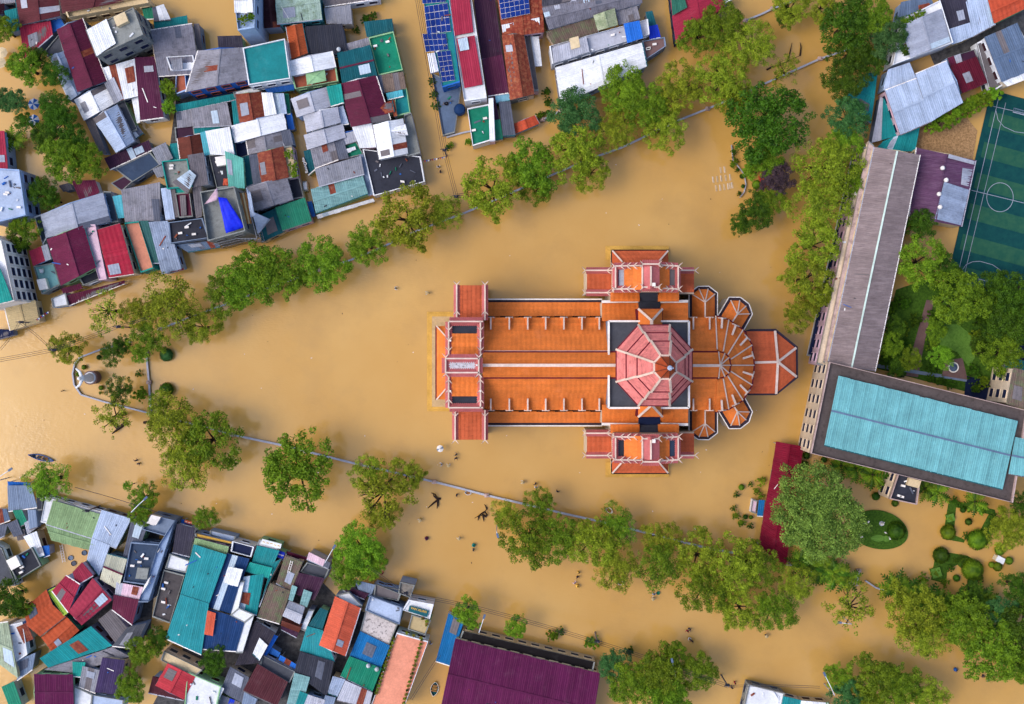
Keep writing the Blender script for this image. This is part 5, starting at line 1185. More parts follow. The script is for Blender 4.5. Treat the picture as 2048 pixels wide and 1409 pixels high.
TREES = '''
215 622 42 Y sparse|thin twiggy tree over the street below the long maroon canopy
275 628 32 Y airy|small olive tree between the twiggy one and the wide olive crown, north row
297 680 34 G airy|mid green tree over the north end of the shrine wall
345 612 56 Y airy|wide olive tree below the pale grey weathered roof, north row
405 655 34 Y airy|low olive tree at the foot of the wide olive one, north row
450 590 40 G airy|half open green tree left of the dense pair in the north row
490 560 50 G dense|dense green tree left of the bright one in the north row
548 548 56 G dense|largest dense green tree of the north row, below the green steel roof
645 527 50 B dense|round bright green tree standing alone near the patina roof
735 490 40 B dense|small bright green tree beside the low wall, right of the round bright one
815 440 60 Y airy|open olive tree in front of the broad dark terrace
885 425 36 Y airy|small olive tree beside the leaning street pole
985 378 58 Y airy|yellow green tree at the west end of the north-east row
1062 338 50 G dense|darker tree right of the yellow green one at the north-east row's start
1075 380 30 G airy|small green tree tucked under the darker one in the north-east row
1150 305 52 Y airy|olive tree below the green terrace of the crimson row house
1182 345 36 Y airy|low olive tree reaching over the churchyard water
1152 232 48 T dense|bluish green tree against the very large white roof, lower left corner
1245 180 46 B dense|tall bright tree overlapping the very large white roof
1290 215 46 G dense|deep green tree right of the tall bright one by the white roof
1232 262 40 Y airy|yellow green tree between the white roof and the wall
1330 258 42 Y airy|olive tree above the wall fragment, right of the yellow green one
1355 178 46 Y airy|olive tree near the canal street's mouth
1395 75 36 G airy|green tree whose left half covers the crimson roof
1445 52 44 G dense|dark green tree touching the crimson roof corner
1385 60 18 B dense|little bright tree on the crimson roof's lower right corner
1440 165 50 Y airy|olive tree left of the bare forked one in the north-east row
1500 95 48 Y airy|pale yellow green tree with see-through crown, north-east
1470 200 36 Y airy|small olive tree under the dark forked trunk
1565 145 34 Y sparse|sparse leaning tree with a dark exposed trunk, north-east
1535 245 74 D dense|big rounded dark green tree left of the violet leaved one
1525 320 36 G dense|low green tree above the water shrine
1552 360 34 V dense|violet brown leaved tree beside the red shrine bench
1580 18 36 Y airy|yellow green tree at the top edge beside the dark grove
1570 32 20 D dense|little dark tree at the top edge above the flooded street
1640 18 32 Y airy|olive tree at the top edge left of the dark grove
1690 50 52 D dense|dark tree at the top of the grove beside the silver roofs
1742 38 42 G dense|green tree in the grove touching the planted villa
1770 78 40 T dense|bluish dark tree in the grove against the white villa wall
1700 108 40 D dense|dark tree in the middle of the grove
1690 160 42 D dense|lowest dark tree of the grove above the wide teal roof
1740 125 30 D dense|narrow dark tree beside the teal roof's top
1695 238 42 T dense|bluish bright tree beside the teal ribbed roof
1690 285 36 B dense|bright yellow green tree at the north end of the classroom wing
1650 335 58 Y airy|wide olive tree left of the classroom wing's north end
1705 365 34 G airy|green tree leaning on the classroom balcony
1640 410 54 Y airy|olive tree halfway down the classroom wing
1510 425 36 D dense|dark tree below the water shrine
1540 405 32 G airy|green tree right of the dark one below the shrine
1478 450 20 D dense|small dark tree at the shrine's south side
1625 490 50 Y airy|olive tree beside the lower classroom wing
1612 560 48 Y airy|olive tree over the blue passage, near the apse
1598 630 34 Y airy|southernmost olive tree beside the apse
1640 590 26 Y airy|slim olive tree squeezed against the blue passage
1835 525 48 B airy|feathery light green tree touching the classroom wing
1888 548 36 D dense|dark tree between the feathery light green one and the football field
1840 450 30 D dense|dark tree under the purple hall's lower edge
1918 598 56 G dense|large glossy green tree below the football field goal
1990 575 36 D dense|dark tree at the football field's south corner
2025 600 46 D dense|dark tree at the right edge below the football field
2010 650 46 D dense|black green tree in the garden at the right edge
2000 710 44 G dense|green tree above the cream stair tower
1960 690 22 D dense|small dark tree in the garden's right half
1882 715 24 B dense|bright round tree beside the garden fountain
1820 718 22 G dense|green bush tree left of the garden path's lower end
1778 690 26 G dense|green tree against the classroom wing in the garden
1790 655 20 D dense|dark little tree near the garden's yellow flower
1870 660 22 G dense|green little tree right of the garden path
1795 735 18 D dense|dark tree at the foot of the garden, by the gravel roof
1632 1024 86 P big|giant pale green tree beside the crimson walkway
135 696 32 Y airy|small tree tangled in wires at the street fork, far left
228 706 26 D airy|brown green tree above the white statue
246 690 18 D dense|dark tuft of a tree above the brown green one at the shrine
281 712 16 B dense|bright little tree at the north end of the shrine wall
240 782 27 D airy|brown green tree below the white statue
230 832 40 Y sparse|sparse fallen tree with a black trunk south of the shrine
320 812 26 G airy|small green tree at the shrine wall's south end
348 850 54 Y airy|half bare olive tree at the west end of the south row
425 880 56 G airy|full green tree at the west end of the south row
375 925 50 Y airy|olive tree hanging over open water, south-west
598 938 70 G dense|large round green tree alone before the west front, south row
768 985 58 Y sparse|half bare tree with a dark fan of branches, south row
742 950 36 Y airy|olive tree on the left side of the half bare one
815 950 34 Y airy|olive tree on the right side of the half bare one
768 1030 32 Y airy|olive tree on the near side of the half bare one
1012 1030 28 Y airy|small yellow tree left of the long south clump
1080 1010 30 G airy|green tree poking over the wall in the south clump
1055 1080 50 G airy|left green tree of the long south clump
1120 1075 46 G airy|middle green tree of the long south clump
1185 1085 50 Y airy|olive tree right of the middle of the south clump
1232 1052 38 G airy|green tree behind the wall east of the south clump
1232 1135 42 Y airy|olive tree dipping towards the motorbike wader
1322 1075 36 Y airy|olive tree on the wall below the sacristy
1318 1128 46 G airy|green tree with a round foot, south-east row
1395 1110 46 Y airy|olive tree under the broken wall, south-east row
1408 1180 48 G airy|green tree hanging low, above the pair carrying goods
1470 1130 52 Y airy|olive tree left of the walkway's south end
1520 1130 40 G airy|green tree touching the crimson walkway's south end
1480 1215 44 Y airy|low olive tree above the lone wader, south-east
1545 1220 44 G airy|green tree with the lowest reaching branch, south-east
1590 1170 36 Y airy|thin olive tree right of the crimson walkway's end
1700 1215 48 Y sparse|fan branched sparse tree left of the lamp, south-east
1822 1220 56 Y airy|broad olive tree south of the garden beds, left one
1850 1270 46 Y airy|broad olive tree south of the garden beds, lower one
1930 1245 52 G dense|green tree between the broad olive ones and the right corner clump
1985 1300 58 G dense|large deep green tree in the lower right corner
2035 1265 52 D dense|dark tree at the right edge near the lower right corner
1935 1200 30 D dense|dark tree above the lower right clump
2000 1225 36 T dense|bluish tree in the hedge row at the right edge
2040 1330 34 G dense|green tree at the very right edge, lowest
2010 1060 40 Y dense|golden green tree right of the upper garden bed
2042 1010 26 D dense|dark tree at the right edge under the school block
2038 1175 34 D dense|dark palm like tree at the right edge below the garden
1757 1060 0 G dense|x
100 962 40 B airy|bright tree with an open middle above the moss streaked roof
290 995 28 G dense|green tree with a lamp head over the lower left waterfront
256 972 10 B dense|tiny bright tree left of the lamp tree
282 1030 22 G dense|low green tree under the lamp tree
412 1035 24 G airy|slender green tree before the yellow parapet
722 1095 46 B dense|bright waterfront tree right of the pink hoarding
695 1140 34 G dense|bluish green tree under the bright waterfront one
740 1125 30 B dense|small bright tree near the water in the waterfront clump
20 1195 36 D dense|dark round tree at the left edge in the lower quarter
45 1215 20 G dense|green tree nestled against the dark round one at the left edge
428 1322 26 D dense|dark tree in a yard below the navy roof
288 1300 30 G dense|green tree beside the dark courtyard, bottom left
318 1275 22 D dense|dark tree above the cream terrace, bottom left
262 1372 30 G dense|leafy green tree near the bottom edge, left
935 1226 28 B dense|bright tree beside the blue corrugated lane roof
1032 1252 22 B dense|narrow bright tree by the black gutter roof
1228 1330 32 T dense|bluish tree at the great purple hall's right end
1262 1362 42 G dense|green tree behind the bluish one, bottom
1318 1345 48 G dense|large green tree at the bottom centre right
1345 1312 30 G dense|green tree with a lamp head, bottom
1395 1345 36 G dense|outer green tree near the tangled pole, bottom
1330 1390 46 G dense|green tree cut by the bottom edge
1680 1355 30 B dense|bright tree beside the curved street lamp, bottom right
1750 1355 46 G dense|dark green tree near the bottom right, left of three
1800 1372 44 G dense|middle tree of the bottom right clump
1855 1390 38 Y airy|olive tree at the right of the bottom clump
1695 1392 36 T dense|bluish tree at the bottom edge below the bright one
1730 1400 34 Y dense|yellow green tree cut by the bottom edge, right
52 135 34 G dense|green tree at the upper left above the umbrella garden
78 118 22 D dense|dark tree beside the crimson lean-to
112 150 26 D dense|dark round tree against the pale blue roof
30 206 24 T dense|bluish tree left of the striped umbrella
8 200 22 T dense|bluish tree at the left edge beside the garden
112 212 30 D dense|dark tree right of the striped umbrella
125 245 34 D dense|dark tree above the big grove by the long pale blue roof
48 245 18 D dense|small dark tree left of the second umbrella
95 278 30 D dense|brown green tree in the left grove
130 318 44 G dense|big green tree in the left grove
178 322 34 G dense|bright topped tree at the grove's right side
150 285 32 D dense|dark tree at the grove's top right
88 385 30 D dense|dark tree below the grove near the plum roof
105 400 18 G dense|small green tree below the plum roof's left end
48 465 32 G dense|green tree beside the white hotel
38 492 18 D dense|dark tree against the hotel wall
8 60 26 G dense|green tree at the left edge near the teal lean-to
335 175 15 B dense|upper half of the bright climbing hedge beside the purple roof
338 215 14 B dense|lower half of the bright climbing hedge beside the purple roof
346 195 12 D dense|dark bush behind the bright climbing hedge
'''
for ln in TREES.strip().split('\n'):
    a, lab = ln.split('|'); px, py, r, k, cls = a.split(); px, py, r = float(px), float(py), float(r)
    if r <= 0: continue
    grp = 'street trees around the churchyard' if 180 < px < 1780 and 250 < py < 1290 else 'trees among the houses and gardens'
    make_tree(px, py, r, k, cls, lab, grp)
# bushes that still stand out of the water
BUSH = '''
1896 1065 15 G|round clipped bush left of the upper garden bed
1955 1080 20 G|large round clipped bush right of the upper bed
1882 1111 16 D|dark round clipped bush on the lower bed's top left
1945 1140 21 G|large round clipped bush right of the lower bed
1913 1157 7 D|tiny round bush in the middle of the lower bed
1937 1044 7 D|tiny round bush in the middle of the upper bed
1908 1001 8 D|small dark bush at the upper bed's top left corner
1926 1020 6 D|small dark bush inside the upper bed's ring
1890 1166 8 G|small bush on the lower bed's bottom left
1937 1178 8 G|small bush on the lower bed's bottom right
1900 1137 7 D|small bush on the lower bed's inner corner
2000 1101 10 G|clipped bush above the white garden bench
2018 1122 8 G|clipped bush right of the white garden bench
1995 1134 9 G|clipped bush below the white garden bench
1983 1130 6 G|tiny bush left of the clipped one below the bench
1792 1062 18 D|round dark shrub on the oval lawn's right end
1846 1156 10 G|leaning bush in the water west of the lower bed
1521 964 9 Y|brown green bush left of the crimson walkway
1483 975 6 G|round bush in the altar garden, top left
1473 989 6 D|dark bush in the altar garden, left
1501 970 5 D|dark small bush in the altar garden, top
1512 983 7 G|leafy bush above the altar block
1522 991 6 G|leafy bush right of the altar block
1468 1017 6 D|dark bush in the altar garden, below left
1472 1032 8 G|green bush in the altar garden, bottom left
1483 1046 8 G|bushy plant in the altar garden, bottom
1491 1034 5 D|tiny dark bush in the altar garden, bottom centre
1501 1052 6 D|dark bush in the altar garden, bottom right
1502 1035 4 D|tiny bush beside the blue striped awning's lower end
1752 993 8 D|round clipped bush in front of the school porch
1790 1007 7 D|second clipped bush under the school porch corner
1613 912 7 D|dark clipped ball under the school block, first
1610 929 7 D|dark clipped ball under the school block, below the first
1648 920 6 D|dark clipped ball under the school wall, third
1645 936 6 D|dark clipped ball beside the giant tree
1669 1133 8 D|dark clipped ball at the south gate
333 710 13 T|round grey green bush at the shrine wall's outer side, upper
333 780 14 D|round dark bush at the shrine wall's outer side, lower
282 789 14 B|star shaped bright bush inside the shrine wall
279 747 7 D|small dark bush inside the shrine wall's gate
198 715 5 D|tiny bush in the shrine's top left
168 735 5 G|tiny bush left of the white statue, upper
157 748 6 G|thin bush left of the white statue
202 776 5 G|tiny bush below the white statue
202 786 4 G|tiniest bush below the white statue
1467 305 6 D|bush beside the curved garden edge, top
1468 322 7 G|bush beside the curved garden edge, upper
1466 330 7 G|bush beside the curved garden edge, middle
1474 341 5 D|small bush on the curved garden edge
1484 353 5 D|ring shaped bush on the curved garden edge
1486 373 4 D|tiny ring bush on the curved garden edge
1478 388 5 D|bush at the curved garden edge's lower end
1500 340 16 B|bright fern bush beside the shrine
1513 370 9 B|flowering bush by the red shrine bench
897 295 7 D|weedy bush at the patio corner
903 290 5 G|smaller weedy bush at the patio corner
880 20 8 G|weeds along the solar house, top
882 42 7 G|weeds along the solar house, lower
865 165 8 D|weeds beside the slate patio, top
868 190 9 D|weeds beside the slate patio, middle
872 212 9 D|weeds beside the slate patio, lower
938 285 8 G|bush at the foot of the green terrace
1078 232 8 G|garden bush by the red gate roof
1087 228 5 D|small garden bush by the red gate roof
1096 224 4 D|tiny garden bush by the red gate roof
1092 185 9 D|garden bush along the white roof house, upper
1096 205 9 D|garden bush along the white roof house, lower
745 35 9 D|bush in the flooded yard at the top
730 40 9 D|second bush in the flooded yard at the top
712 60 7 D|third bush in the flooded yard at the top
1120 1262 8 D|plants in the first street planter by the purple hall
1183 1285 14 G|plants in the second street planter right of the purple hall
1105 1270 12 G|plants in the long planter behind the purple hall
1772 620 14 G|leafy bush in the courtyard's top left corner
1788 612 13 D|dark bush beside the courtyard's top left corner
1806 606 14 D|dark bush at the courtyard's top, by the path
1768 650 12 D|dark bush along the classroom wing in the courtyard
1805 660 13 G|bush in the courtyard's left lawn, above the little dark tree
1830 640 12 D|dark bush left of the path's middle
1812 690 11 D|dark bush left of the path, lower
1868 635 13 D|dark bush right of the path's upper end
1860 690 11 G|leafy bush right of the path's middle
1865 735 12 D|dark bush between path and fountain
1770 722 10 D|dark bush at the courtyard's lower left corner
1945 745 13 D|dark bush right of the fountain
1965 765 13 G|leafy bush near the stair tower, upper
1950 775 11 D|dark bush near the stair tower, lower
1900 768 9 D|dark low bush below the fountain
1880 762 9 D|dark low bush left below the fountain
1860 757 9 D|dark low bush by the school gutter, right
1780 742 9 D|dark low bush by the school gutter, left
1800 747 9 D|dark low bush by the school gutter, second from left
1960 640 16 D|black green bush under the glossy tree's right side
1950 670 12 G|bush at the bright lawn's right rim, upper
1955 700 12 D|bush at the bright lawn's right rim, lower
1885 655 10 T|blue green bush on the bright lawn
1918 1010 6 D|small bush on the upper bed's top edge, left
1940 1016 7 D|small bush on the upper bed's top edge, middle
1962 1020 8 G|small bush on the upper bed's top edge, right
1985 1035 9 D|bush on the upper bed's right edge, upper
1984 1055 10 D|bush on the upper bed's right edge, lower
1932 1072 8 D|bush between the two large balls of the upper bed
1925 1118 8 D|bush on the lower bed's top edge
1910 1122 6 D|small bush on the lower bed's top edge, left
1958 1160 8 D|bush on the lower bed's right edge
1257 1302 10 D|plants in the third street planter right of the purple hall
'''
for ln in BUSH.strip().split('\n'):
    a, lab = ln.split('|'); px, py, r, k = a.split(); make_tree(float(px), float(py), float(r) * (.95 if any(w_ in lab for w_ in ('clipped', 'round', 'tiny', 'ring')) else 1), k, 'ball' if any(w_ in lab for w_ in ('clipped', 'round', 'tiny', 'ring')) else 'shrub', lab, 'bushes standing in the flood', 'bush', 'bush', zc=.5 + float(r) * .03)
# palms
def palm_proto():
    r = random.Random(5); root = empty('palm', (0, 0, 0), 'x', 'palm tree')
    x = MB(); x.tube([(0, 0, -4), (.05, 0, -2), (0, 0, 0)], [.22, .16, .13], 6); x.build('trunk', mat('bark'), root)
    for i in range(11):
        a = i * 2 * math.pi / 11 + r.uniform(-.2, .2); L_ = r.uniform(1.3, 1.8); d = Vector((math.cos(a), math.sin(a), 0)); s = Vector((-d.y, d.x, 0)); x = MB()
        for k in range(7):
            t = k / 6; c = d * L_ * t + Vector((0, 0, .5 * math.sin(t * 2.4) - .2 * t)); w = .42 * math.sin(.35 + 2.6 * t)
            for sg in (-1, 1): e = c + s * sg * w + d * .25 - Vector((0, 0, .15)); x.add([c, c + d * .30, e + d * .12, e], [(0, 1, 2, 3)])
        o = x.build('frond', LEAF['G'] if i % 3 else LEAF['D'], root)
    return root
PALM = palm_proto()
PALMS = '''28 279 1.5|palm in the left edge garden below the bluish trees
78 262 1.1|spiky palm left of the big green grove tree
108 232 1.2|palm right of the striped umbrella
125 225 1.0|small palm behind the umbrella garden
1622 1133 1.0|palm at the crimson walkway's south end
1640 1138 1.1|second palm from the walkway along the south wall
1658 1146 1.0|third palm from the walkway along the south wall
1692 1158 1.0|palm beside the south gate post
1790 1172 1.1|first palm right of the south gate bench
1808 1180 1.1|second palm right of the south gate bench
1828 1188 1.0|third palm right of the south gate bench
1848 1196 1.1|fourth palm right of the south gate bench
1874 1204 1.1|fifth palm right of the south gate bench
1898 1212 1.1|sixth palm right of the south gate bench
1682 932 .9|palm under the school wall beside the giant tree
1712 938 .9|second palm under the school wall
1745 950 1.1|third palm under the school wall near the porch
1850 978 .9|palm under the school wall right of the porch
1875 986 .9|second palm right of the school porch
1925 1222 1.1|seventh palm right of the south gate bench
1952 1196 1.1|palm at the top edge of the lower right hedge row
1600 1122 .9|palm against the crimson walkway's last metres
1670 1150 1.1|fourth palm from the walkway along the south wall
1968 1202 1.1|second palm at the top edge of the lower right hedge row
1950 1004 .9|palm under the school wall, far right
745 1105 .6|small frond plant by the waterfront tree'''
first = True
for ln in PALMS.split('\n'):
    a, lab = ln.split('|'); px, py, s = map(float, a.split()); p = P(px, py, 3.2); s *= 1.7 if px > 200 else 1.0
    o = PALM if first else copy_tree(PALM); first = False
    o.location = (p.x, p.y, 3.2 * 1.0); o.scale = (s, s, s); o.rotation_euler = (0, 0, R.uniform(0, 6)); tag(o, lab, 'palm tree', 'palms')

# ------------------------------------------------------------------ walls round the churchyard
WALLRUNS = [('low white wall with pinkish posts along the south side of the churchyard', [(465, 870), (560, 890), (612, 903), (655, 914), (720, 930), (765, 940), (868, 964), (920, 977), (973, 991), (1025, 1003), (1080, 1016), (1130, 1028), (1230, 1050), (1330, 1076), (1420, 1098), (1466, 1106)], .55),
 ('low white wall along the north side of the churchyard, partly under trees', [(320, 658), (400, 628), (480, 598), (560, 568), (640, 540), (700, 521), (760, 497), (815, 470), (870, 448), (930, 426), (1000, 396), (1100, 352), (1180, 318), (1245, 295), (1310, 264), (1360, 240), (1415, 218), (1470, 195), (1520, 172), (1580, 145), (1640, 118), (1700, 98)], .5),
 ('curved grey kerb wall around the white statue', [(262, 684), (200, 700), (160, 715), (149, 728), (145, 748), (148, 770), (162, 790), (208, 804), (256, 816), (299, 827)], .4),
 ('straight double wall east of the statue garden', [(292, 705), (295, 735), (298, 765), (300, 800), (302, 827)], .5),
 ('wall from the statue garden to the south row trees', [(330, 836), (400, 852), (465, 870)], .4),
 ('wall below the crimson walkway with a blue grey coping', [(1575, 1128), (1640, 1148), (1700, 1165), (1712, 1168)], .5),
 ('short wall end beside the south gate', [(1712, 1168), (1715, 1152), (1717, 1142)], .7),
 ('thin slanting wall right of the south gate', [(1731, 1162), (1752, 1176), (1800, 1192), (1890, 1215), (2050, 1258)], .4),
 ('curved kerb in front of the water shrine', [(1463, 290), (1466, 320), (1478, 335), (1489, 350), (1492, 370), (1488, 385), (1480, 395)], .16),
 ('canal side wall at the top beside the little pond', [(1490, 42), (1520, 30), (1545, 18), (1575, 6), (1600, -4)], .5),
 ('garden wall beside the little red gate roof', [(1085, 240), (1105, 231), (1120, 222)], .5),
 ('patio wall closing the flooded yard beside the slate patio', [(893, 275), (925, 266), (945, 262)], .4)]
for lab, pts, w in WALLRUNS:
    w *= .72
    c = pts[len(pts) // 2]; root = empty('garden_wall', P(*c, 0), lab, 'wall'); h = .55
    for a, b in zip(pts, pts[1:]):
        A, B = P(*a, h), P(*b, h); A.z = B.z = -1.5
        x = MB(); x.bar(A, B, w * .8, 1.5 + h); s = x.build('wall_panel', mat('ltgrey'), root)
        A.z = B.z = h; x = MB(); x.bar(A, B, w, .12); x.build('coping', mat('ltgrey'), root)
    for a in pts[::2] if w > .3 else []:
        A = P(*a, h); x = MB(); x.prism([(A.x - .42, A.y - .35), (A.x + .42, A.y - .35), (A.x + .42, A.y + .35), (A.x - .42, A.y + .35)], -1.5, h + .45); x.lathe([(.45, 0), (.12, .3)], 4, (A.x, A.y, h + .45)); x.build('post', mat('pinkstone'), root)
# ------------------------------------------------------------------ football field
def field():
    root = empty('football_field', P(2000, 400, 0), 'dark green striped five-a-side football field with white lines at the right edge', 'football field')
    A = (1990, 192); B = (1905, 560); C_ = (2060, 602); D_ = (2145, 234)
    m1 = simplemat('turf_dark', (.003, .040, .048), (.006, .060, .058), .6); m2 = simplemat('turf_light', (.010, .068, .050), (.026, .095, .055), .6)
    x = MB(); x.prism([(P(a, b, .1).x, P(a, b, .1).y) for a, b in ((1982, 180), (1893, 566), (2060, 612), (2150, 225))], -2, .08); x.build('turf', m1, root)
    n = 12
    def at(u, v): return ((A[0] + (B[0] - A[0]) * v) + (D_[0] - A[0]) * u, (A[1] + (B[1] - A[1]) * v) + (D_[1] - A[1]) * u)
    for i in range(1, n, 2):
        x = MB(); x.prism([(P(*at(u, v), .1).x, P(*at(u, v), .1).y) for u, v in ((0, i / n), (1, i / n), (1, (i + 1) / n), (0, (i + 1) / n))], .0, .11); x.build('turf_stripe', m2, root)
    W = mat('slatelt')
    def line(pts, w=.10): 
        x = MB()
        for a, b in zip(pts, pts[1:]): x.bar(P(*a, .12), P(*b, .12), w, .01)
        x.build('pitch_line', W, root)
    line([at(0.05, 0), at(.05, 1)]); line([(1986, 213), (2070, 232)]); line([(1910, 562), (2062, 604)]); line([(1943, 381), (2070, 412)]); line([at(.15, .02), at(.13, .98)], .09)
    line([(2000 + 26.5 * math.cos(t), 395 + 29 * math.sin(t)) for t in [k * math.pi / 18 for k in range(37)]])
    line([(1925, 540), (1932, 530), (1945, 524), (1960, 523), (1985, 530), (2000, 540), (2007, 555), (2008, 570)]); line([(1992, 222), (1996, 240), (2008, 254), (2030, 264), (2060, 268)])
    for (gx, gy) in ((1970, 566), (2040, 224)):
        g = empty('football_goal', P(gx, gy, 0), 'white metal football goal at the %s end of the field' % ('near' if gy > 400 else 'far'), 'goal', 'football goals')
        d = Vector((13, 3.5)); e = Vector((-1.5, 8)) * (1 if gy > 400 else -1)
        f = lambda s, t, z: P(gx + d.x * s + e.x * t, gy + d.y * s + e.y * t, z)
        x = MB(); x.tube([f(-1, -.5, 0), f(-1, -.5, 2), f(1, -.5, 2), f(1, -.5, 0)], .09, 5); x.build('goal_frame', W, g)
        x = MB(); x.tube([f(-1, -.5, 2), f(-1, .5, .3), f(1, .5, .3), f(1, -.5, 2)], .06, 5)
        for k in range(7): x.tube([f(-1 + k / 3, -.5, 2), f(-1 + k / 3, .5, .3)], .015, 3)
        for k in range(4): x.tube([f(-1, -.5 + k / 4, 2 - .42 * k), f(1, -.5 + k / 4, 2 - .42 * k)], .015, 3)
        x.build('net', mat('greyblue'), g)
field()
# ------------------------------------------------------------------ solar arrays
def solar(c0, c1, c2, c3, nc, nr, z, label):
    root = empty('solar_array', P(c0[0], c0[1], z), label, 'solar panels', 'solar arrays'); pts = [P(*c, z) for c in (c0, c1, c2, c3)]
    for i in range(nc):
        for j in range(nr):
            g = .035; q = [lerp(lerp(pts[0], pts[1], u), lerp(pts[3], pts[2], u), v) for u, v in (((i + g) / nc, (j + g) / nr), ((i + 1 - g) / nc, (j + g) / nr), ((i + 1 - g) / nc, (j + 1 - g) / nr), ((i + g) / nc, (j + 1 - g) / nr))]
            x = MB(); x.slab([p + Vector((0, 0, .16)) for p in q], .05); o = x.build('solar_panel', SOL, root)
    x = MB(); x.slab([p + Vector((0, 0, .1)) for p in pts], .04); x.build('rack', mat('whitew'), root)
SOL = mat('solar', rough=.18)
Z = 4.6975
def c(ox, oy, *a): return [(ox + a[i] / Z, oy + a[i + 1] / Z) for i in range(0, len(a), 2)]
solar(*c(600, 0, 1165, 65, 1385, 30, 1420, 298, 1196, 325), 5, 4, 5.85, 'large blue solar array on the long teal roof, second from the top')
solar(*c(600, 0, 1140, -60, 1362, -75, 1368, 22, 1150, 38), 5, 2, 5.85, 'blue solar array cut by the top edge on the long teal roof')
solar(*c(600, 0, 1150, 322, 1370, 318, 1392, 470, 1182, 492), 5, 3, 5.85, 'wide blue solar array in the middle of the long teal roof')
solar(*c(600, 0, 1285, 492, 1412, 476, 1458, 755, 1336, 772), 3, 6, 5.85, 'narrow tall blue solar array at the lower end of the teal roof')
solar(*c(900, 0, 450, -60, 730, -110, 752, 130, 482, 185), 6, 5, 6.65, 'dark blue solar array on the red clay roof at the top edge')
# ------------------------------------------------------------------ statue, fountain, boats
def statue():
    root = empty('statue', P(190, 754, 0), 'white robed statue with open arms on a round dark pedestal in the water', 'statue'); b = P(190, 755, 0); t = P(181, 754, 6)
    x = MB(); x.lathe([(1.3, -1.5), (1.3, 2.6), (1.4, 2.7), (1.4, 3.0)], 20, (b.x, b.y, 0)); x.build('pedestal', mat('brownplain'), root)
    x = MB(); x.lathe([(1.15, 3.02), (1.1, 3.1), (1.1, 3.35)], 20, (b.x, b.y, 0)); x.build('pedestal_top', mat('white'), root)
    x = MB(); x.lathe([(.95, 3.3), (.8, 4.5), (.62, 6.0), (.52, 7.2), (.62, 8.0), (.42, 8.6), (.2, 8.8)], 14, (b.x, b.y, 0))
    for s in (-1, 1): x.tube([(b.x, b.y + s * .45, 8.2), (b.x - .5, b.y + s * 1.3, 7.7), (b.x - 1.3, b.y + s * 1.9, 7.6)], [.34, .28, .14], 7)
    x.build('robe', mat('white'), root, True)
    x = MB(); x.lathe([(.1, 8.7), (.34, 8.95), (.38, 9.25), (.25, 9.6), (.05, 9.75)], 10, (b.x - .1, b.y, 0)); x.build('head', mat('whitew'), root, True)
statue()
def disc_thing(name, px, py, prof, n, label, cat, m, group=None, z=0):
    p = P(px, py, z); root = empty(name, (p.x, p.y, z), label, cat, group); x = MB(); x.lathe(prof, n, (p.x, p.y, z)); x.build('body', m, root); return root, p
r_, p = disc_thing('fountain', 1905, 735, [(1.05, 0), (1.05, .7), (.85, .7), (.85, .35)], 20, 'round white rimmed fountain basin in the school garden', 'fountain', mat('whitew'))
x = MB(); x.lathe([(.84, .3), (.84, .45), (.05, .46)], 16, (p.x, p.y, 0)); x.lathe([(.1, .4), (.12, 1.0), (.4, 1.1), (.05, 1.2)], 10, (p.x, p.y, 0)); x.build('basin_water', mat('slate'), r_)
for px, py, lab in ((66, 208, 'blue and white striped garden umbrella, the larger one'), (66, 240, 'small blue and white garden umbrella below the larger one'), (2, 105, 'cream parasol cut by the left edge'), (-1, 125, 'pale yellow parasol below the cream one at the left edge'), (880, 898, 'patterned white umbrella held above the water beside the west front')):
    s = 1.0 if 'larger' in lab or px < 10 else .62; p = P(px, py, 2.6); root = empty('umbrella', (p.x, p.y, 0), lab, 'umbrella', 'umbrellas'); n = 8
    for i in range(n):
        a0 = 2 * math.pi * i / n; a1 = 2 * math.pi * (i + 1) / n; x = MB(); rr = 1.15 * s
        x.slab([(p.x, p.y, 2.6), (p.x + rr * math.cos(a0), p.y + rr * math.sin(a0), 2.2), (p.x + rr * math.cos(a1), p.y + rr * math.sin(a1), 2.2)], .03)
        x.build('canopy_panel', mat(('white', 'blue')[i % 2] if px > 10 and px < 100 else ('whitew' if px > 800 and i % 4 else ('cream' if px < 10 else 'greyblue'))), root)
    x = MB(); x.tube([(p.x, p.y, -1), (p.x, p.y, 2.6)], .04, 5); x.build('pole', mat('ltgrey'), root)
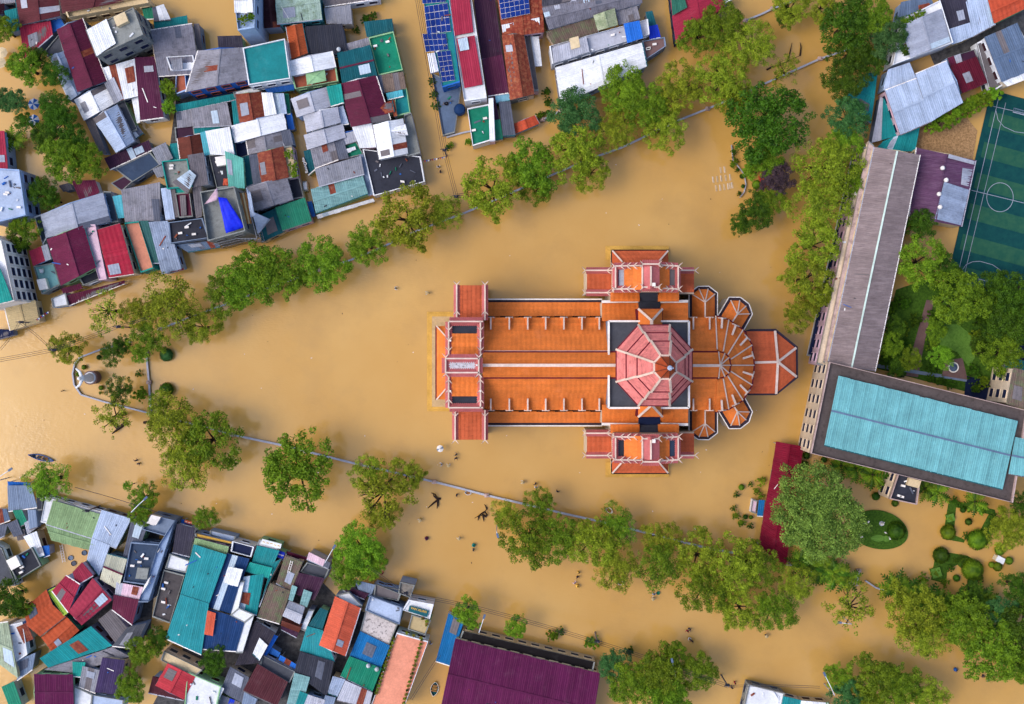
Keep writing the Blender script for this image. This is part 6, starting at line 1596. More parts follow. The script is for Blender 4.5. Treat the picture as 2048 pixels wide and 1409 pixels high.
# ------------------------------------------------------------------ people (one skinned surface each, wading)
def person_mesh(seed, shirt, raise_arms=0, sit=False, hat=None):
    r = random.Random(seed); bmv = []; ed = []; rad = []
    def v(x, y, z, q, par=None):
        bmv.append((x, y, z)); rad.append(q)
        if par is not None: ed.append((par, len(bmv) - 1))
        return len(bmv) - 1
    pel = v(0, 0, .95, .15); ch = v(0, .02, 1.28, .16, pel); nk = v(0, .02, 1.47, .065, ch); v(0, .04, 1.56, .095, nk); v(0, .05, 1.66, .085, len(bmv) - 1)
    for s in (-1, 1):
        hip = v(s * .11, 0, .85, .10, pel); kn = v(s * .13, .05 + .05 * s, .45, .07, hip) if not sit else v(s * .15, .4, .9, .07, hip); ft = v(s * .13, .02 + .05 * s, .02, .05, kn) if not sit else v(s * .15, .45, .5, .05, kn); v(s * .13, .14 + .05 * s, 0 if not sit else .48, .04, ft)
        sh = v(s * .20, .02, 1.40, .07, ch); el_ = v(s * .30, .10 + raise_arms * .1, 1.15 + raise_arms * .15, .045, sh); h = v(s * .24, .34, 1.12 + raise_arms * .25, .035, el_); 
        for k in (-1, 0, 1): v(s * .24 + k * .018, .42, 1.12 + raise_arms * .25, .010, h)
    me = bpy.data.meshes.new('tmp'); me.from_pydata(bmv, ed, []); o = bpy.data.objects.new('tmp', me); COL.objects.link(o)
    sk = o.modifiers.new('s', 'SKIN'); 
    for i, q in enumerate(rad): me.skin_vertices[0].data[i].radius = (q, q)
    me.skin_vertices[0].data[0].use_root = True
    sb = o.modifiers.new('b', 'SUBSURF'); sb.levels = 1; sb.render_levels = 1
    dg = bpy.context.evaluated_depsgraph_get(); out = bpy.data.meshes.new_from_object(o.evaluated_get(dg)); bpy.data.objects.remove(o)
    out.name = 'person'; out.materials.clear()
    for m in (mat('skin'), mat(shirt), mat('person_dark')): out.materials.append(m)
    for p in out.polygons:
        c = p.center; p.material_index = 1 if .98 < c.z < 1.46 and abs(c.x) < .30 else (2 if c.z <= .98 else 0)
        p.use_smooth = True
    return out
def hair_mesh(): x = MB(); x.lathe([(.09, 1.60), (.115, 1.66), (.11, 1.73), (.07, 1.78), (.01, 1.79)], 10, (0, .03, 0)); return x.mesh('hair', mat('black'))
def hat_mesh(m): x = MB(); x.lathe([(.30, 1.66), (.16, 1.76), (.02, 1.86)], 12, (0, .03, 0)); return x.mesh('hat', m)
def coat_mesh(m): x = MB(); x.lathe([(.34, .82), (.33, 1.1), (.27, 1.36), (.13, 1.50)], 10, (0, .02, 0)); return x.mesh('rain_cape', m)
SH = ('white', 'ltblue', 'ruby', 'navy', 'rustgrey', 'yellow', 'tealb', 'pinkwhite')
PM = {s: person_mesh(i, s, raise_arms=i % 2) for i, s in enumerate(SH)}
PSIT = person_mesh(20, 'greyblue', 0, True); HAIR = hair_mesh(); HAT = hat_mesh(mat('tanroof')); HATP = hat_mesh(mat('plum'))
CAPE = {k: coat_mesh(mat(k)) for k in ('tealb', 'plumbig', 'yellow', 'blue')}
PEOPLE = '''790 577 white hair|person in white wading alone north-west of the facade
855 586 ltblue hat|person in a straw hat wading north of the west steps
912 910 rust hair|person in brown wading below the south-west tower
912 917 navy hair|dark clothed person right behind the brown one, below the south-west tower
883 929 white hair|person in white near the patterned umbrella
897 932 white hat|person with a pale hat near the patterned umbrella
271 922 navy hair|person walking in front of the pair by the south-west trees
276 928 greyblue hair|person at the back of the pair by the south-west trees
840 1041 white hat|person in white wading left of the dead branches
853 1078 plumbig cape|person under a purple rain cape in the south street
918 1078 ltblue hat|person with a pale hat right of the purple cape
947 1092 tealb cape|person in a turquoise rain cape in the south street
946 1101 rust hair|person in red brown following the turquoise cape
1046 965 white hat|person in white wading south of the nave
1071 969 navy hair|dark person above the pale one south of the nave
1072 976 white hair|pale person below the dark one south of the nave
1115 984 navy hair|lone dark person above the south clump of trees
913 991 navy hair|tiny dark figure left of the small wall boat
1158 1146 yellow hair|person in yellow at the head of the south-east group
1155 1155 navy hair|dark person second in the south-east group
1150 1167 pinkwhite hair|person in pale pink in the south-east group
1155 1174 yellow cape|person under a yellow rain cape in the south-east group
1308 1190 ltblue hair|person in light blue beside the green tub
1306 1199 white hat|person in white with blue, lower of the pair beside the green tub
1376 1263 ruby hair|person in dark red in the south-east street, upper
1380 1259 navy hair|dark person beside the one in red, south-east street
1379 1278 white hair|person in white in the south-east street, lower trio
1384 1283 navy hair|dark person in the south-east street, lower trio
1533 1273 plumbig hat|lone purple clad wader at the right of the south-east street
1470 1367 ruby hair|person in pink red near the bottom edge pole
1464 1377 navy hair|dark person near the bottom edge pole
1913 1341 blue cape|person in a blue rain cape at the lower right
1968 1354 navy hair|dark wader of the lower right pair
1977 1361 greyblue hair|grey wader of the lower right pair
877 334 white hair|person in white at the canal street corner
880 343 navy hair|dark person at the canal street corner
765 1148 ruby hair|person in red at the bright waterfront tree
860 1288 ltblue hair|person pushing a sunken motorbike in the side lane
35 1008 blue hair|person in blue among the jumbled houses at left'''
for ln in PEOPLE.split('\n'):
    a, lab = ln.split('|'); px, py, sh, hd = a.split(); px, py = float(px), float(py)
    p = P(px, py, 1); me = PM.get(sh, PM['rustgrey'] if sh in ('rust', 'greyblue') else PM['navy'])
    root = empty('person', (p.x, p.y, -.75), lab, 'person', 'people wading through the flood', R.uniform(0, 6.28))
    def ch(n, m): o = bpy.data.objects.new(n, m); COL.objects.link(o); o.parent = root; return o
    ch('body', me); ch('hair', HAIR)
    if hd == 'hat': ch('hat', HAT)
    if hd == 'cape': ch('rain_cape', CAPE[sh])
    root.scale = (1.15, 1.15, 1.15)
# ------------------------------------------------------------------ boats
def boat(px, py, L_, W_, ang, label, hull, deck, name='boat', occ=0, cargo=True):
    p = P(px, py, .3); root = empty(name, (p.x, p.y, 0), label, 'boat', None, ang); n = 11
    def hullm(sc, z0, z1, m, nm):
        vs = []; fs = []
        for i in range(n):
            t = -1 + 2 * i / (n - 1); w = W_ / 2 * (1 - abs(t) ** 2.2) * sc + .03; rise = .35 * abs(t) ** 3
            for s, z in ((-1, z1 + rise), (-.6, z0 + rise), (.6, z0 + rise), (1, z1 + rise)): vs.append((t * L_ / 2 * sc, s * w, z))
        for i in range(n - 1):
            for k in range(3): fs.append((i * 4 + k, i * 4 + k + 1, i * 4 + k + 5, i * 4 + k + 4))
        x = MB(); x.add(vs, fs); o = x.build(nm, m); o.parent = root; return o
    hullm(1, -.25, .38, mat(hull), 'hull'); hullm(.90, -.05, .36, mat(deck), 'deck')
    for k in (-.3, .1, .45):
        x = MB(); x.bar((L_ * k * .5, -W_ * .42, .33), (L_ * k * .5, W_ * .42, .33), .22, .05); o = x.build('thwart', mat('wood')); o.parent = root
    x = MB()
    for i in range(n - 1):
        for s in (-1, 1):
            t0, t1 = -1 + 2 * i / (n - 1), -1 + 2 * (i + 1) / (n - 1); f = lambda t: (t * L_ / 2, s * (W_ / 2 * (1 - abs(t) ** 2.2) + .03), .38 + .35 * abs(t) ** 3); x.bar(f(t0), f(t1), .07, .06)
    o = x.build('gunwale', mat('whitew' if name != 'long_boat' else 'blue')); o.parent = root
    return root
b = boat(83, 916, 5.2, 1.05, math.radians(-14), 'long dark narrow boat with a blue prow, people aboard, on the left water', 'darkdk' if False else 'black', 'greyblue', 'long_boat')
for k, (dx, lab) in enumerate(((-.6, 'person sitting in the middle of the long boat'), (.5, 'person sitting towards the blue prow of the long boat'), (-1.9, 'person sitting at the stern of the long boat'))):
    p = P(83 + dx * 10 * math.cos(.24), 916 + dx * 10 * math.sin(.24), .3); r0 = empty('person', (p.x, p.y, -.45), lab, 'person', 'people in the long boat', math.radians(-104)); o = bpy.data.objects.new('body', PSIT); COL.objects.link(o); o.parent = r0; o = bpy.data.objects.new('hair', HAIR); COL.objects.link(o); o.parent = r0
boat(1218, 1021, 1.7, .9, math.radians(-35), 'small orange rimmed boat south of the sacristy', 'coral', 'whitew')
boat(936, 986, 1.3, .8, math.radians(-8), 'small white and blue boat moored at the south wall', 'blue', 'white')
boat(1241, 1166, 1.5, .7, math.radians(-8), 'dark inflatable raft pulled below the olive trees', 'black', 'dkgrey')
boat(869, 1378, 2.9, 1.5, math.radians(80), 'dark green flat tub boat at the bottom of the side lane', 'dkteal', 'dkteal')
disc_thing('tub', 1316, 1186, [(.30, 0), (.38, .35), (.34, .35), (.28, .1)], 12, 'round green washing tub floating beside two waders', 'tub', mat('greenb'))
disc_thing('tub', 142, 1116, [(.50, 0), (.52, .3), (.48, .3), (.46, .1)], 14, 'upper round grey tub floating in the yard by the wooden ladder', 'tub', mat('greyblue'))
disc_thing('tub', 169, 1106, [(.50, 0), (.52, .3), (.48, .3), (.46, .1)], 14, 'round dark tub floating closest to the silver blue roof', 'tub', mat('slate'))
disc_thing('tub', 148, 1127, [(.50, 0), (.52, .3), (.48, .3), (.46, .1)], 14, 'lower round dark tub floating by the ruby tiled house', 'tub', mat('dkgrey'))
disc_thing('water_tank', 920, 222, [(1.0, 0), (1.15, .4), (1.15, 1.6), (.9, 2.1), (.2, 2.3)], 16, 'round dark blue water tank beside the slate patio', 'water tank', mat('navyroof'), z=.5)
disc_thing('rubber_tub', 893, 208, [(.38, 0), (.38, .25), (.22, .25), (.2, .05)], 14, 'black round tub on the slate patio', 'tub', mat('black'), z=1.0)
for px, py, z, lab in ((678, 100, 5.5, 'white round tank at the charcoal roof corner'), (85, 543, 3.8, 'steel tank on the pale sea green roof'), (737, 1331, 4.8, 'left steel tank on the emerald roof'), (754, 1338, 4.8, 'right steel tank on the emerald roof'), (1884, 337, 7.1, 'largest white roof vent on the purple hall ridge'), (1891, 361, 7.1, 'second white roof vent on the purple hall ridge'), (1877, 389, 7.1, 'third white roof vent on the purple hall ridge'), (1879, 415, 7.1, 'fourth white roof vent on the purple hall ridge')):
    disc_thing('roof_tank' if 'tank' in lab else 'roof_vent', px, py, [(.35, 0), (.42, .15), (.42, .6), (.2, .85), (.03, .9)], 12, lab, 'tank' if 'tank' in lab else 'roof vent', mat('steel' if 'tank' in lab else 'whitew', .3 if 'tank' in lab else None, ), z=z)
# potted plants edging the salmon terrace
x = MB(); x.lathe([(.20, 0), (.27, .35)], 8); POT = x.mesh('pot', mat('terracotta'))
def pot(px, py, z, lab, grp):
    p = P(px, py, z); r0 = empty('potted_plant', (p.x, p.y, z + .01), lab, 'potted plant', grp, R.uniform(0, 6)); o = bpy.data.objects.new('pot', POT); COL.objects.link(o); o.parent = r0
    me, _ = R.choice(CROWNS['shrub']); o = bpy.data.objects.new('leaves', me); COL.objects.link(o); o.parent = r0; o.location = (0, 0, .45); s = R.uniform(.34, .46); o.scale = (s, s, s); o.material_slots[0].link = 'OBJECT'; o.material_slots[0].material = LEAF[R.choice('GGDY')]
ZB = 4.6975
e1 = [(750 + a / ZB, 1109 + b / ZB) for a, b in ((178, 790), (15, 1300))]; e2 = [(750 + a / ZB, 1109 + b / ZB) for a, b in ((440, 800), (270, 1390))]; e3 = [(750 + a / ZB, 1109 + b / ZB) for a, b in ((300, 735), (430, 780))]
for ln, n_, side in ((e1, 15, 'left'), (e2, 16, 'right'), (e3, 3, 'top')):
    for i in range(n_):
        t = i / (n_ - 1); ordn = ('topmost', 'second', 'third', 'fourth', 'fifth', 'sixth', 'seventh', 'eighth', 'ninth', 'tenth', 'eleventh', 'twelfth', 'thirteenth', 'fourteenth', 'fifteenth', 'lowest')[i if i < n_ - 1 or n_ == 3 else 15]; side_ = side; pot(ln[0][0] + (ln[1][0] - ln[0][0]) * t, ln[0][1] + (ln[1][1] - ln[0][1]) * t, 5.7, 'potted plant edging the salmon pink terrace, %s in the %s row' % (ordn, side_), 'potted plants on the %s side of the salmon pink terrace' % side)
for px, py, lab in ((846, 1236, 'potted shrub on the tan terrace, left of the trio'), (854, 1242, 'potted shrub on the tan terrace, middle of the trio'), (853, 1249, 'potted shrub on the tan terrace, lowest of the trio')): pot(px, py, 5.7, lab, 'potted shrubs on the tan terrace')
for px, py, lab in ((579, 309, 'upper potted shrub on the cream lane terrace'), (587, 332, 'middle potted shrub on the cream lane terrace'), (589, 347, 'lowest potted shrub on the cream lane terrace')): make_tree(px, py, 9, 'B', 'shrub', lab, 'potted shrubs on the cream terrace', 'potted_shrub', 'potted shrub', zc=5.6)
for px, py, lab in ((501, 36, 'leafy shrub in the blue house terrace planter, right'), (485, 42, 'leafy shrub in the blue house terrace planter, left')): make_tree(px, py, 9, 'G', 'shrub', lab, 'terrace shrubs on the tall blue house', 'terrace_shrub', 'shrub', zc=14.5)
for k, (px, py) in enumerate(((1808, 43), (1818, 39), (1830, 34), (1842, 27), (1808, 98), (1810, 105))): make_tree(px, py, 8, 'GDGGDD'[k], 'shrub', 'villa roof planter shrub number %s from the corner nearest the dark grove' % ('one', 'two', 'three', 'four', 'five', 'six')[k] if False else ('leafy shrub on the white villa terrace, ' + ('leftmost of the upper planter', 'second of the upper planter', 'third of the upper planter', 'rightmost of the upper planter', 'upper one of the lower corner', 'lowest one at the corner')[k]), 'shrubs on the white villa terrace', 'terrace_shrub', 'shrub', zc=6.9)
# plants along the playground wall (broad leaved climber)
for k in range(9):
    t = k / 8; make_tree(1868 + (1985 - 1868) * t, 250 + (190 - 250) * t, 17, 'BGGBG'[k % 5], 'shrub', 'leafy mass of the climber hedge above the football field, ' + ('leftmost', 'second from left', 'third from left', 'fourth from left', 'middle', 'fourth from right', 'third from right', 'second from right', 'rightmost')[k], 'climber hedge above the football field', 'hedge_plant', 'hedge', zc=3)
# square clipped hedges and yellow flowers
for px, py, s, lab in ((1902, 1036, 14, 'square clipped hedge block on the upper garden bed'), (1873, 1146, 18, 'square clipped hedge block on the lower garden bed')):
    c_ = P(px, py, .9); root = empty('hedge_block', (c_.x, c_.y, 0), lab, 'hedge', 'square hedge blocks'); w = s * .05; x = MB(); x.prism([(c_.x + a * w - b * w * .3, c_.y + b * w + a * w * .3) for a, b in ((-1, -1), (1, -1), (1, 1), (-1, 1))], -.5, .9); x.build('hedge_body', LAWN2, root)
    me, _ = CROWNS['shrub'][0]; o = bpy.data.objects.new('leaves', me); COL.objects.link(o); o.parent = root; o.location = (0, 0, .7); o.scale = (w * 1.15, w * 1.15, .5); o.material_slots[0].link = 'OBJECT'; o.material_slots[0].material = LEAF['G']
# flower beds: sculpted lawn benches
for px, py, a, lab in ((1736, 1045, 60, 'white stone seat on the oval lawn, top left of the ring'), (1731, 1048, -20, 'white stone seat on the oval lawn, left beside the top one'), (1717, 1069, 20, 'white stone seat on the oval lawn, far left'), (1722, 1074, 0, 'white stone seat on the oval lawn, lower left'), (1781, 1054, 20, 'white stone seat on the oval lawn, top right'), (1772, 1066, -20, 'white stone seat on the oval lawn, right'), (1779, 1076, -70, 'white stone seat on the oval lawn, lower right')):
    p = P(px, py, .6); root = empty('stone_seat', (p.x, p.y, 0), lab, 'seat', 'stone seats on the oval lawn', math.radians(a)); x = MB(); x.prism([(-.35, -.13), (.35, -.13), (.35, .13), (-.35, .13)], .72, .85); o = x.build('seat', mat('whitew')); o.parent = root
    for s in (-1, 1): x = MB(); x.prism([(s * .25 - .06, -.1), (s * .25 + .06, -.1), (s * .25 + .06, .1), (s * .25 - .06, .1)], .3, .72); o = x.build('leg', mat('ltgrey')); o.parent = root
p = P(1764, 1048, .6); root = empty('garden_statue', (p.x, p.y, 0), 'small white statue group in the middle of the oval lawn', 'statue'); x = MB(); x.lathe([(.35, .3), (.3, .7), (.16, 1.2), (.2, 1.5), (.08, 1.8)], 8, (p.x, p.y, 0)); x.tube([(p.x, p.y, 1.3), (p.x + .3, p.y + .45, 1.5)], [.09, .05], 5); x.build('figure', mat('whitew'), root); x = MB(); x.lathe([(.55, .2), (.5, .42)], 8, (p.x, p.y, 0)); x.build('plinth', mat('ltgrey'), root)
p = P(2001, 1119, .6); root = empty('garden_bench', (p.x, p.y, 0), 'white covered bench between clipped bushes in the right garden', 'bench'); x = MB(); x.bar(P(1993, 1116, .5), P(2008, 1124, .5), 1.2, .25); x.build('seat', mat('white'), root); x = MB(); x.bar(P(1986, 1113, .3), P(1992, 1116, .3), 1.0, .2); x.build('table', mat('cream'), root)
p = P(1780, 1161, .6); root = empty('park_bench', (p.x, p.y, 0), 'yellow slatted bench half drowned near the south gate', 'bench')
for k in range(4): x = MB(); x.bar(P(1775, 1159 + k * 2, .35), P(1786, 1161 + k * 2, .35), .13, .06); x.build('slat', mat('yellow'), root)
p = P(1524, 372, .6); root = empty('shrine_bench', (p.x, p.y, 0), 'red brown shrine bench beside the violet leaved tree', 'bench'); x = MB(); x.bar(P(1521, 352, .5), P(1527, 378, .5), 1.0, .4); x.build('seat', mat('rustorange'), root)
x = MB(); x.bar(P(1518, 352, .5), P(1522, 372, .5), .12, .7); x.build('backrest', mat('reds'), root)
# rows of drowned benches
k = 0
for row, (xs, y) in enumerate((((1441, 1449), 342), ((1426, 1434, 1442, 1451, 1460), 360), ((1432, 1440, 1448, 1456, 1460, 1464), 377))):
    for i, px in enumerate(xs):
        py = y - i * 1.2 + (0 if row else -1); r0 = empty('church_bench', P(px, py, .1), 'drowned bench in the %s row of the open air seats, %s from the left' % (('top', 'middle', 'bottom')[row], ('first', 'second', 'third', 'fourth', 'fifth', 'sixth')[i]), 'bench', 'drowned benches in the churchyard')
        x = MB(); x.bar(P(px, py - 6, .02), P(px + 1.6, py + 6, .02), .30, .06); x.build('seat', mat('platform'), r0); x = MB(); x.bar(P(px - 1.6, py - 6, .03), P(px, py + 6, .03), .07, .16); x.build('backrest', mat('whitew' if (i + row) % 2 else 'creamw'), r0)
# dead branches sticking out of the flood
def branches(label, strokes, w):
    c_ = strokes[0][0]; root = empty('dead_branch', P(*c_, 0), label, 'branch'); x = MB()
    for s in strokes:
        n = len(s); x.tube([P(a, b, .1 + .35 * i) for i, (a, b) in enumerate(s)], [w * (1 - .75 * i / max(1, n - 1)) for i in range(n)], 6)
    x.build('limb', mat('bark'), root)
branches('black stump with spread dead limbs in the south street, left one', [[(881, 998), (874, 997), (870, 989), (862, 986)], [(878, 999), (868, 1006), (860, 1013), (856, 1017)], [(876, 1000), (876, 1010), (878, 1013)], [(876, 1000), (874, 1018)], [(876, 999), (868, 993), (866, 986)]], .24)
branches('black dead branch with fine twigs in the south street, right one', [[(972, 1034), (966, 1030), (958, 1032), (949, 1037)], [(972, 1034), (974, 1030), (970, 1024), (974, 1018), (976, 1021)], [(970, 1024), (962, 1028), (955, 1034)], [(974, 1018), (969, 1009)], [(958, 1032), (956, 1042)], [(966, 1032), (968, 1044)]], .20)
branches('thick black trunk piece lying below the fallen sparse tree', [[(252, 845), (240, 855), (232, 862), (224, 868)], [(236, 857), (228, 848), (222, 842), (212, 838)]], .42)
branches('short black log floating south of the shrine wall', [[(288, 846), (293, 844), (299, 845)]], .3)
branches('dark exposed trunk of the leaning tree in the north-east row', [[(1533, 140), (1545, 134), (1560, 130), (1580, 120), (1600, 112)], [(1575, 124), (1580, 105), (1584, 86)], [(1600, 112), (1602, 95), (1600, 85)]], .2)
branches('thin curved driftwood stick in open water left of the shrine', [[(122, 783), (128, 782), (133, 783)], [(127, 782), (125, 779)]], .08)
# ------------------------------------------------------------------ street lamps, poles and wires
def lamp(px, py, bx, by, label):
    b_ = P(bx, by, 0); t = P(px, py, 9); root = empty('street_lamp', (b_.x, b_.y, 0), label, 'street lamp', 'street lamps'); x = MB(); x.tube([(b_.x, b_.y, -1.5), (b_.x, b_.y, 8.6)], [.12, .07], 6); x.build('pole', mat('ltgrey'), root)
    x = MB(); x.tube([(b_.x, b_.y, 8.5), ((b_.x + t.x) / 2, (b_.y + t.y) / 2, 9.1), (t.x, t.y, 9)], .07, 5); x.build('arm', mat('white'), root)
    x = MB(); d = (t - Vector((b_.x, b_.y, 9))); d = d.normalized() if d.length > .1 else Vector((1, 0, 0)); x.bar(t, t + d * .9, .42, .18); x.build('lamp_head', mat('slate'), root)
for a in ((994, 1067, 994, 1050, 'street lamp poking out under the small yellow tree, south row'), (1683, 1246, 1681, 1230, 'street lamp below the fan branched tree, south-east'), (1651, 1353, 1648, 1368, 'curved street lamp beside the bright bottom right tree'), (1345, 1326, 1341, 1336, 'street lamp head in the bottom green trees'), (288, 1000, 287, 1014, 'street lamp in the lower left waterfront tree'), (666, 1098, 662, 1112, 'street lamp beside the pink hoarding'), (967, 1238, 960, 1247, 'street lamp beside the bright tree at the blue lane roof'), (17, 942, 17, 956, 'street lamp at the left edge waterfront')): lamp(*a)
def pole(px, py, label, h=9):
    b_ = P(px, py, 0); root = empty('utility_pole', (b_.x, b_.y, 0), label, 'utility pole', 'utility poles'); x = MB(); x.tube([(b_.x, b_.y, -1.5), (b_.x, b_.y, h)], [.18, .11], 7); x.build('post', mat('rustgrey'), root); x = MB(); x.bar((b_.x - .8, b_.y, h - .5), (b_.x + .8, b_.y + .2, h - .5), .12, .14); x.bar((b_.x - .4, b_.y, h - 1.4), (b_.x + .4, b_.y, h - 1.4), .5, .4); x.build('crossarm', mat('charcoal'), root); return Vector((b_.x, b_.y, h - .3))
PO = dict(a=pole(72, 646, 'utility pole hung with bunting by the tan corrugated roof'), b=pole(135, 700, 'utility pole inside the wire tangled tree, far left'), c=pole(916, 402, 'slanting utility pole beside the small olive tree'), d=pole(818, 1172, 'utility pole at the ornate gate tower'), e=pole(1190, 1265, 'utility pole above the second street planter'), f=pole(1442, 1350, 'utility pole tangled with cables, bottom right'), g=pole(893, 312, 'utility pole at the canal street corner'), h=pole(260, 655, 'utility pole hidden by the north row trees'), i=pole(200, 1012, 'utility pole at the silver blue waterfront roof'), j=pole(835, -20, 'utility pole at the top of the canal street'))
def wire(a, b, n, label, sag=.8, sp=.35):
    d = (b - a).normalized(); s = Vector((-d.y, d.x, 0)); c_ = (a + b) / 2; root = empty('power_lines', (c_.x, c_.y, 0), label, 'wires')
    for k in range(n):
        o_ = s * (k - (n - 1) / 2) * sp; x = MB(); x.tube([lerp(a, b, t / 10) + o_ - Vector((0, 0, sag * math.sin(math.pi * t / 10))) for t in range(11)], .035 if n > 1 else .05, 4, False); x.build('wire', mat('charcoal'), root)
wire(PO['b'], P(-10, 722, 9), 3, 'wires running off the left edge from the tangled tree'); wire(PO['a'], PO['b'], 2, 'wires between the bunting pole and the tangled tree'); wire(PO['b'], PO['h'], 3, 'wires from the tangled tree to the north row'); wire(PO['h'], P(330, 625, 9), 2, 'wires entering the wide olive tree')
wire(PO['c'], PO['g'], 3, 'wires across the canal street mouth'); wire(PO['g'], PO['j'], 4, 'wires along the canal street'); wire(PO['c'], P(960, 385, 8), 3, 'wires from the slanting pole towards the yellow green tree'); wire(PO['d'], P(700, 1110, 9), 2, 'wires from the gate tower to the waterfront clump')
wire(PO['d'], P(960, 1218, 9), 3, 'wires from the gate tower over the side lane'); wire(P(960, 1218, 9), PO['e'], 3, 'wires behind the great purple hall'); wire(PO['e'], PO['f'], 3, 'wires over the bottom green trees'); wire(PO['f'], P(1640, 1375, 9), 2, 'wires over the bottom right shop'); wire(PO['i'], P(70, 975, 8), 1, 'single wire over the moss streaked roof'); wire(P(150, 975, 8), P(330, 1030, 8), 1, 'single wire along the lower left waterfront'); wire(PO['a'], P(0, 700, 8), 2, 'wires running down to the left edge from the bunting pole'); wire(P(822, 1400, 8), P(880, 1310, 8), 2, 'wires over the bottom of the side lane')
# ------------------------------------------------------------------ tarpaulins, cloths, bunting, scaffolding
def cloth(name, pts, label, m, cat='tarpaulin', thick=.04, nseg=6):
    q = [P(*p) for p in pts]; c_ = sum(q, Vector()) / len(q); root = empty(name, (c_.x, c_.y, 0), label, cat); x = MB(); r = random.Random(len(label))
    if len(q) == 3: q = [q[0], q[1], q[2], q[2]]
    vs = []; n = nseg
    for i in range(n + 1):
        for j in range(n + 1):
            p = lerp(lerp(q[0], q[1], i / n), lerp(q[3], q[2], i / n), j / n); vs.append(p + Vector((0, 0, r.uniform(-.18, .18))))
    x.add(vs, [(i * (n + 1) + j, i * (n + 1) + j + 1, (i + 1) * (n + 1) + j + 1, (i + 1) * (n + 1) + j) for i in range(n) for j in range(n)])
    o = x.build('sheet', m, root, True); md = o.modifiers.new('t', 'SOLIDIFY'); md.thickness = thick
e_ = lambda a, b, z: (300 + a / Z, 250 + b / Z, z)
BLUE = simplemat('tarp_blue', (.006, .012, .50), (.012, .035, .70), 1.2, .45)
cloth('tarpaulin', [e_(640, 680, 14.6), e_(720, 690, 14.6), e_(890, 960, 14.2), e_(715, 1020, 14.2)], 'vivid royal blue tarpaulin over the unfinished concrete house', BLUE)
cloth('dust_sheet', [e_(632, 592, 14.8), e_(642, 705, 14.6), e_(512, 745, 14.4)], 'pale violet dust sheet stretched at the unfinished house, upper left', mat('pinkwhite'))
cloth('dust_sheet', [e_(905, 590, 14.5), e_(945, 640, 14), e_(985, 860, 12), e_(945, 870, 12)], 'pale violet hanging dust sheet on the scaffold of the unfinished house', mat('ltblue'))
cloth('dust_sheet', [e_(960, 815, 13), e_(1133, 890, 9), e_(1012, 1035, 8)], 'triangular checked dust sheet blowing over the dark teal roof', mat('ltblue'))
cloth('tarpaulin', [e_(690, 505, 5.5), e_(735, 505, 5.5), e_(735, 570, 5.4), e_(685, 570, 5.4)], 'orange tarpaulin heap on the dark flat roof', mat('coral'))
def scaffold():
    root = empty('scaffolding', P(480, 480, 0), 'steel and bamboo scaffolding wrapped around the unfinished concrete house', 'scaffolding')
    run = [e_(600, 1125, 0)[:2], e_(820, 1070, 0)[:2], e_(1010, 1070, 0)[:2], e_(965, 900, 0)[:2], e_(910, 600, 0)[:2]]
    pts = []
    for a, b in zip(run, run[1:]):
        L_ = math.dist(a, b); n = max(2, int(L_ / 6)); pts += [(a[0] + (b[0] - a[0]) * k / n, a[1] + (b[1] - a[1]) * k / n) for k in range(n)]
    for p in pts: q = P(*p, 11); x = MB(); x.tube([(q.x, q.y, -1), (q.x, q.y, 12)], .05, 5); x.build('upright', mat('concrete'), root)
    for z in (4, 8, 11.5):
        x = MB()
        for a, b in zip(pts, pts[1:]): A, B = P(*a, 11), P(*b, 11); x.tube([(A.x, A.y, z), (B.x, B.y, z)], .05, 5)
        x.build('rail', mat('ltgrey'), root)
    for k in range(4):
        a, b = e_(830 + k * 22, 640, 11.8), e_(905 + k * 14, 930, 11.8); x = MB(); x.bar(P(*a), P(*b), .32, .06); x.build('plank', mat('wood' if k % 2 else 'tanroof'), root)
scaffold()
# ladder on the brown roof, ladder in the yard
def ladder(a, b, z0, z1, w, label):
    A, B = P(*a, z0), P(*b, z1); d = (B - A).normalized(); s = d.cross(Vector((0, 0, 1))).normalized() * w / 2; c_ = (A + B) / 2; root = empty('ladder', (c_.x, c_.y, 0), label, 'ladder')
    for k in (-1, 1): x = MB(); x.bar(A + s * k, B + s * k, .09, .08); x.build('rail', mat('whitew'), root)
    n = max(3, int((B - A).length / .45))
    for i in range(n): q = lerp(A, B, (i + .5) / n); x = MB(); x.bar(q - s, q + s, .07, .05); x.build('rung', mat('whitew'), root)
ladder((584, 1122), (577, 1146), 5.75, 5.75, .42, 'white ladder lying on the brown fluted roof')
ladder((122, 1090), (128, 1125), .3, .5, .5, 'wooden ladder like frame floating in the yard by the tubs')
# signs with lettering
def sign(px, py, z, ang, w, h, board, text, tcol, size, label, name='shop_sign', flat=True):
    p = P(px, py, z); root = empty(name, tuple(p), label, 'sign', None, math.radians(ang)); x = MB(); x.prism([(-w / 2, -h / 2), (w / 2, -h / 2), (w / 2, h / 2), (-w / 2, h / 2)], 0, .12); o = x.build('board', mat(board)); o.parent = root
    if not text:
        for k in range(5): x = MB(); a_ = -w * .38 + k * w * .19; x.bar((a_ - w * .06, -.05 * (k % 2), .13), (a_ + w * .06, .05 * (k % 3) - .05, .13), h * .16, .02); o = x.build('print_stroke', mat(tcol)); o.parent = root
    for k, (t, dy, sz) in enumerate(text):
        cu = bpy.data.curves.new('lettering', 'FONT'); cu.body = t; cu.size = sz; cu.align_x = 'CENTER'; cu.align_y = 'CENTER'; cu.extrude = .02; cu.offset = .012; t_ = bpy.data.objects.new('lettering', cu); COL.objects.link(t_); t_.parent = root; t_.location = (0, dy, .15); cu.materials.append(mat(tcol)); me_ = bpy.data.meshes.new_from_object(t_.evaluated_get(bpy.context.evaluated_depsgraph_get())); t2 = bpy.data.objects.new('lettering', me_); COL.objects.link(t2); t2.parent = root; t2.location = t_.location; t2.hide_render = False; bpy.data.objects.remove(t_)
    return root
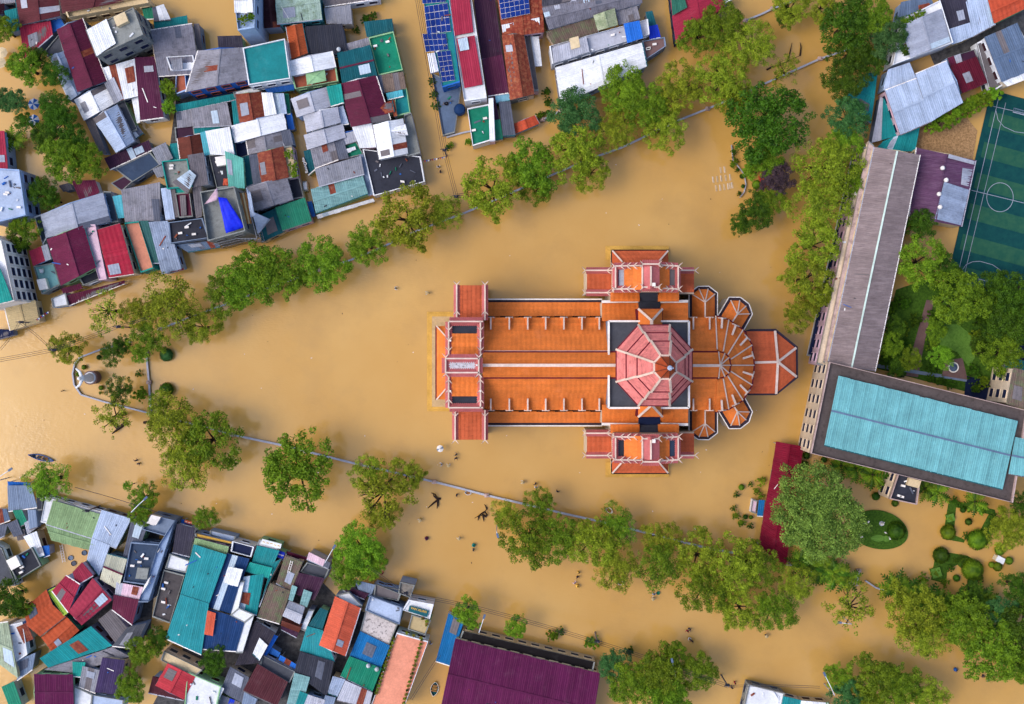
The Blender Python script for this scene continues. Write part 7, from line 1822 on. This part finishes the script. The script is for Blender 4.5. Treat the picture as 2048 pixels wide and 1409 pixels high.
sign(837, 1222.5, 6.0, -16, 3.9, 1.25, 'dkteal', [('VAN XUAN', .22, .62)], 'yellow', .6, 'dark green sign with gold letters on the white block by the side lane')
sign(543, 1088, 5.3, -15, 3.9, .95, 'white', [], 'yellow', .5, 'white signboard with blue top edge above the faded teal roof')
sign(562, 1110, 4.1, -17, 1.2, 1.3, 'bluebright', [], 'whitew', .4, 'square vivid blue signboard on the lower left waterfront')
sign(356, 540.5, 3.2, 13, 2.3, .42, 'ruby', [('nnnn On', 0, .42)], 'pinkwhite', .4, 'narrow crimson shop sign below the pale grey weathered roof')
sign(611, 331, 3.6, -74, 3.3, .50, 'black', [('mpDuong', 0, .78)], 'whitew', .7, 'white handwritten style lettering sign along the narrow lane')
sign(385, 1047, 4, -17, 3.2, .5, 'orange', [], 'whitew', .4, 'orange shop sign beside the blue corrugated awning, lower left')
# bunting and porch clutter
for (a, b, lab) in (((846, 322), (893, 313), 'string of coloured bunting across the canal street mouth'), ((71, 640), (97, 622), 'bunting and a red lantern beside the tan corrugated roof')):
    A, B = P(*a, 5), P(*b, 5); c_ = (A + B) / 2; root = empty('bunting', (c_.x, c_.y, 0), lab, 'bunting'); x = MB(); x.tube([A, c_ - Vector((0, 0, .3)), B], .04, 4); x.build('cord', mat('navy'), root); n = 12
    for i in range(n): q = lerp(A, B, (i + .5) / n); x = MB(); x.slab([q, q + Vector((.3, .0, -.05)), q + Vector((.15, -.35, -.3))], .02); x.build('flag', mat(('ruby', 'blue', 'white', 'plum')[i % 4]), root)
# floating litter
x = MB(); r = random.Random(3); x2 = []
for _ in range(120):
    px, py = r.uniform(20, 1560), r.uniform(300, 1180); p = P(px, py, .02); a = r.uniform(0, 3); d = Vector((math.cos(a), math.sin(a), 0)) * r.uniform(.05, .16); x.cur = r.choice((0, 0, 1, 2)); x.bar(p - d, p + d, r.uniform(.06, .16), .04)
o = x.build('floating_litter', [mat('whitew'), mat('wood'), mat('bark')]); o['kind'] = 'stuff'
# blue balustrade house details, school courtyard palms etc. are carried by the houses above
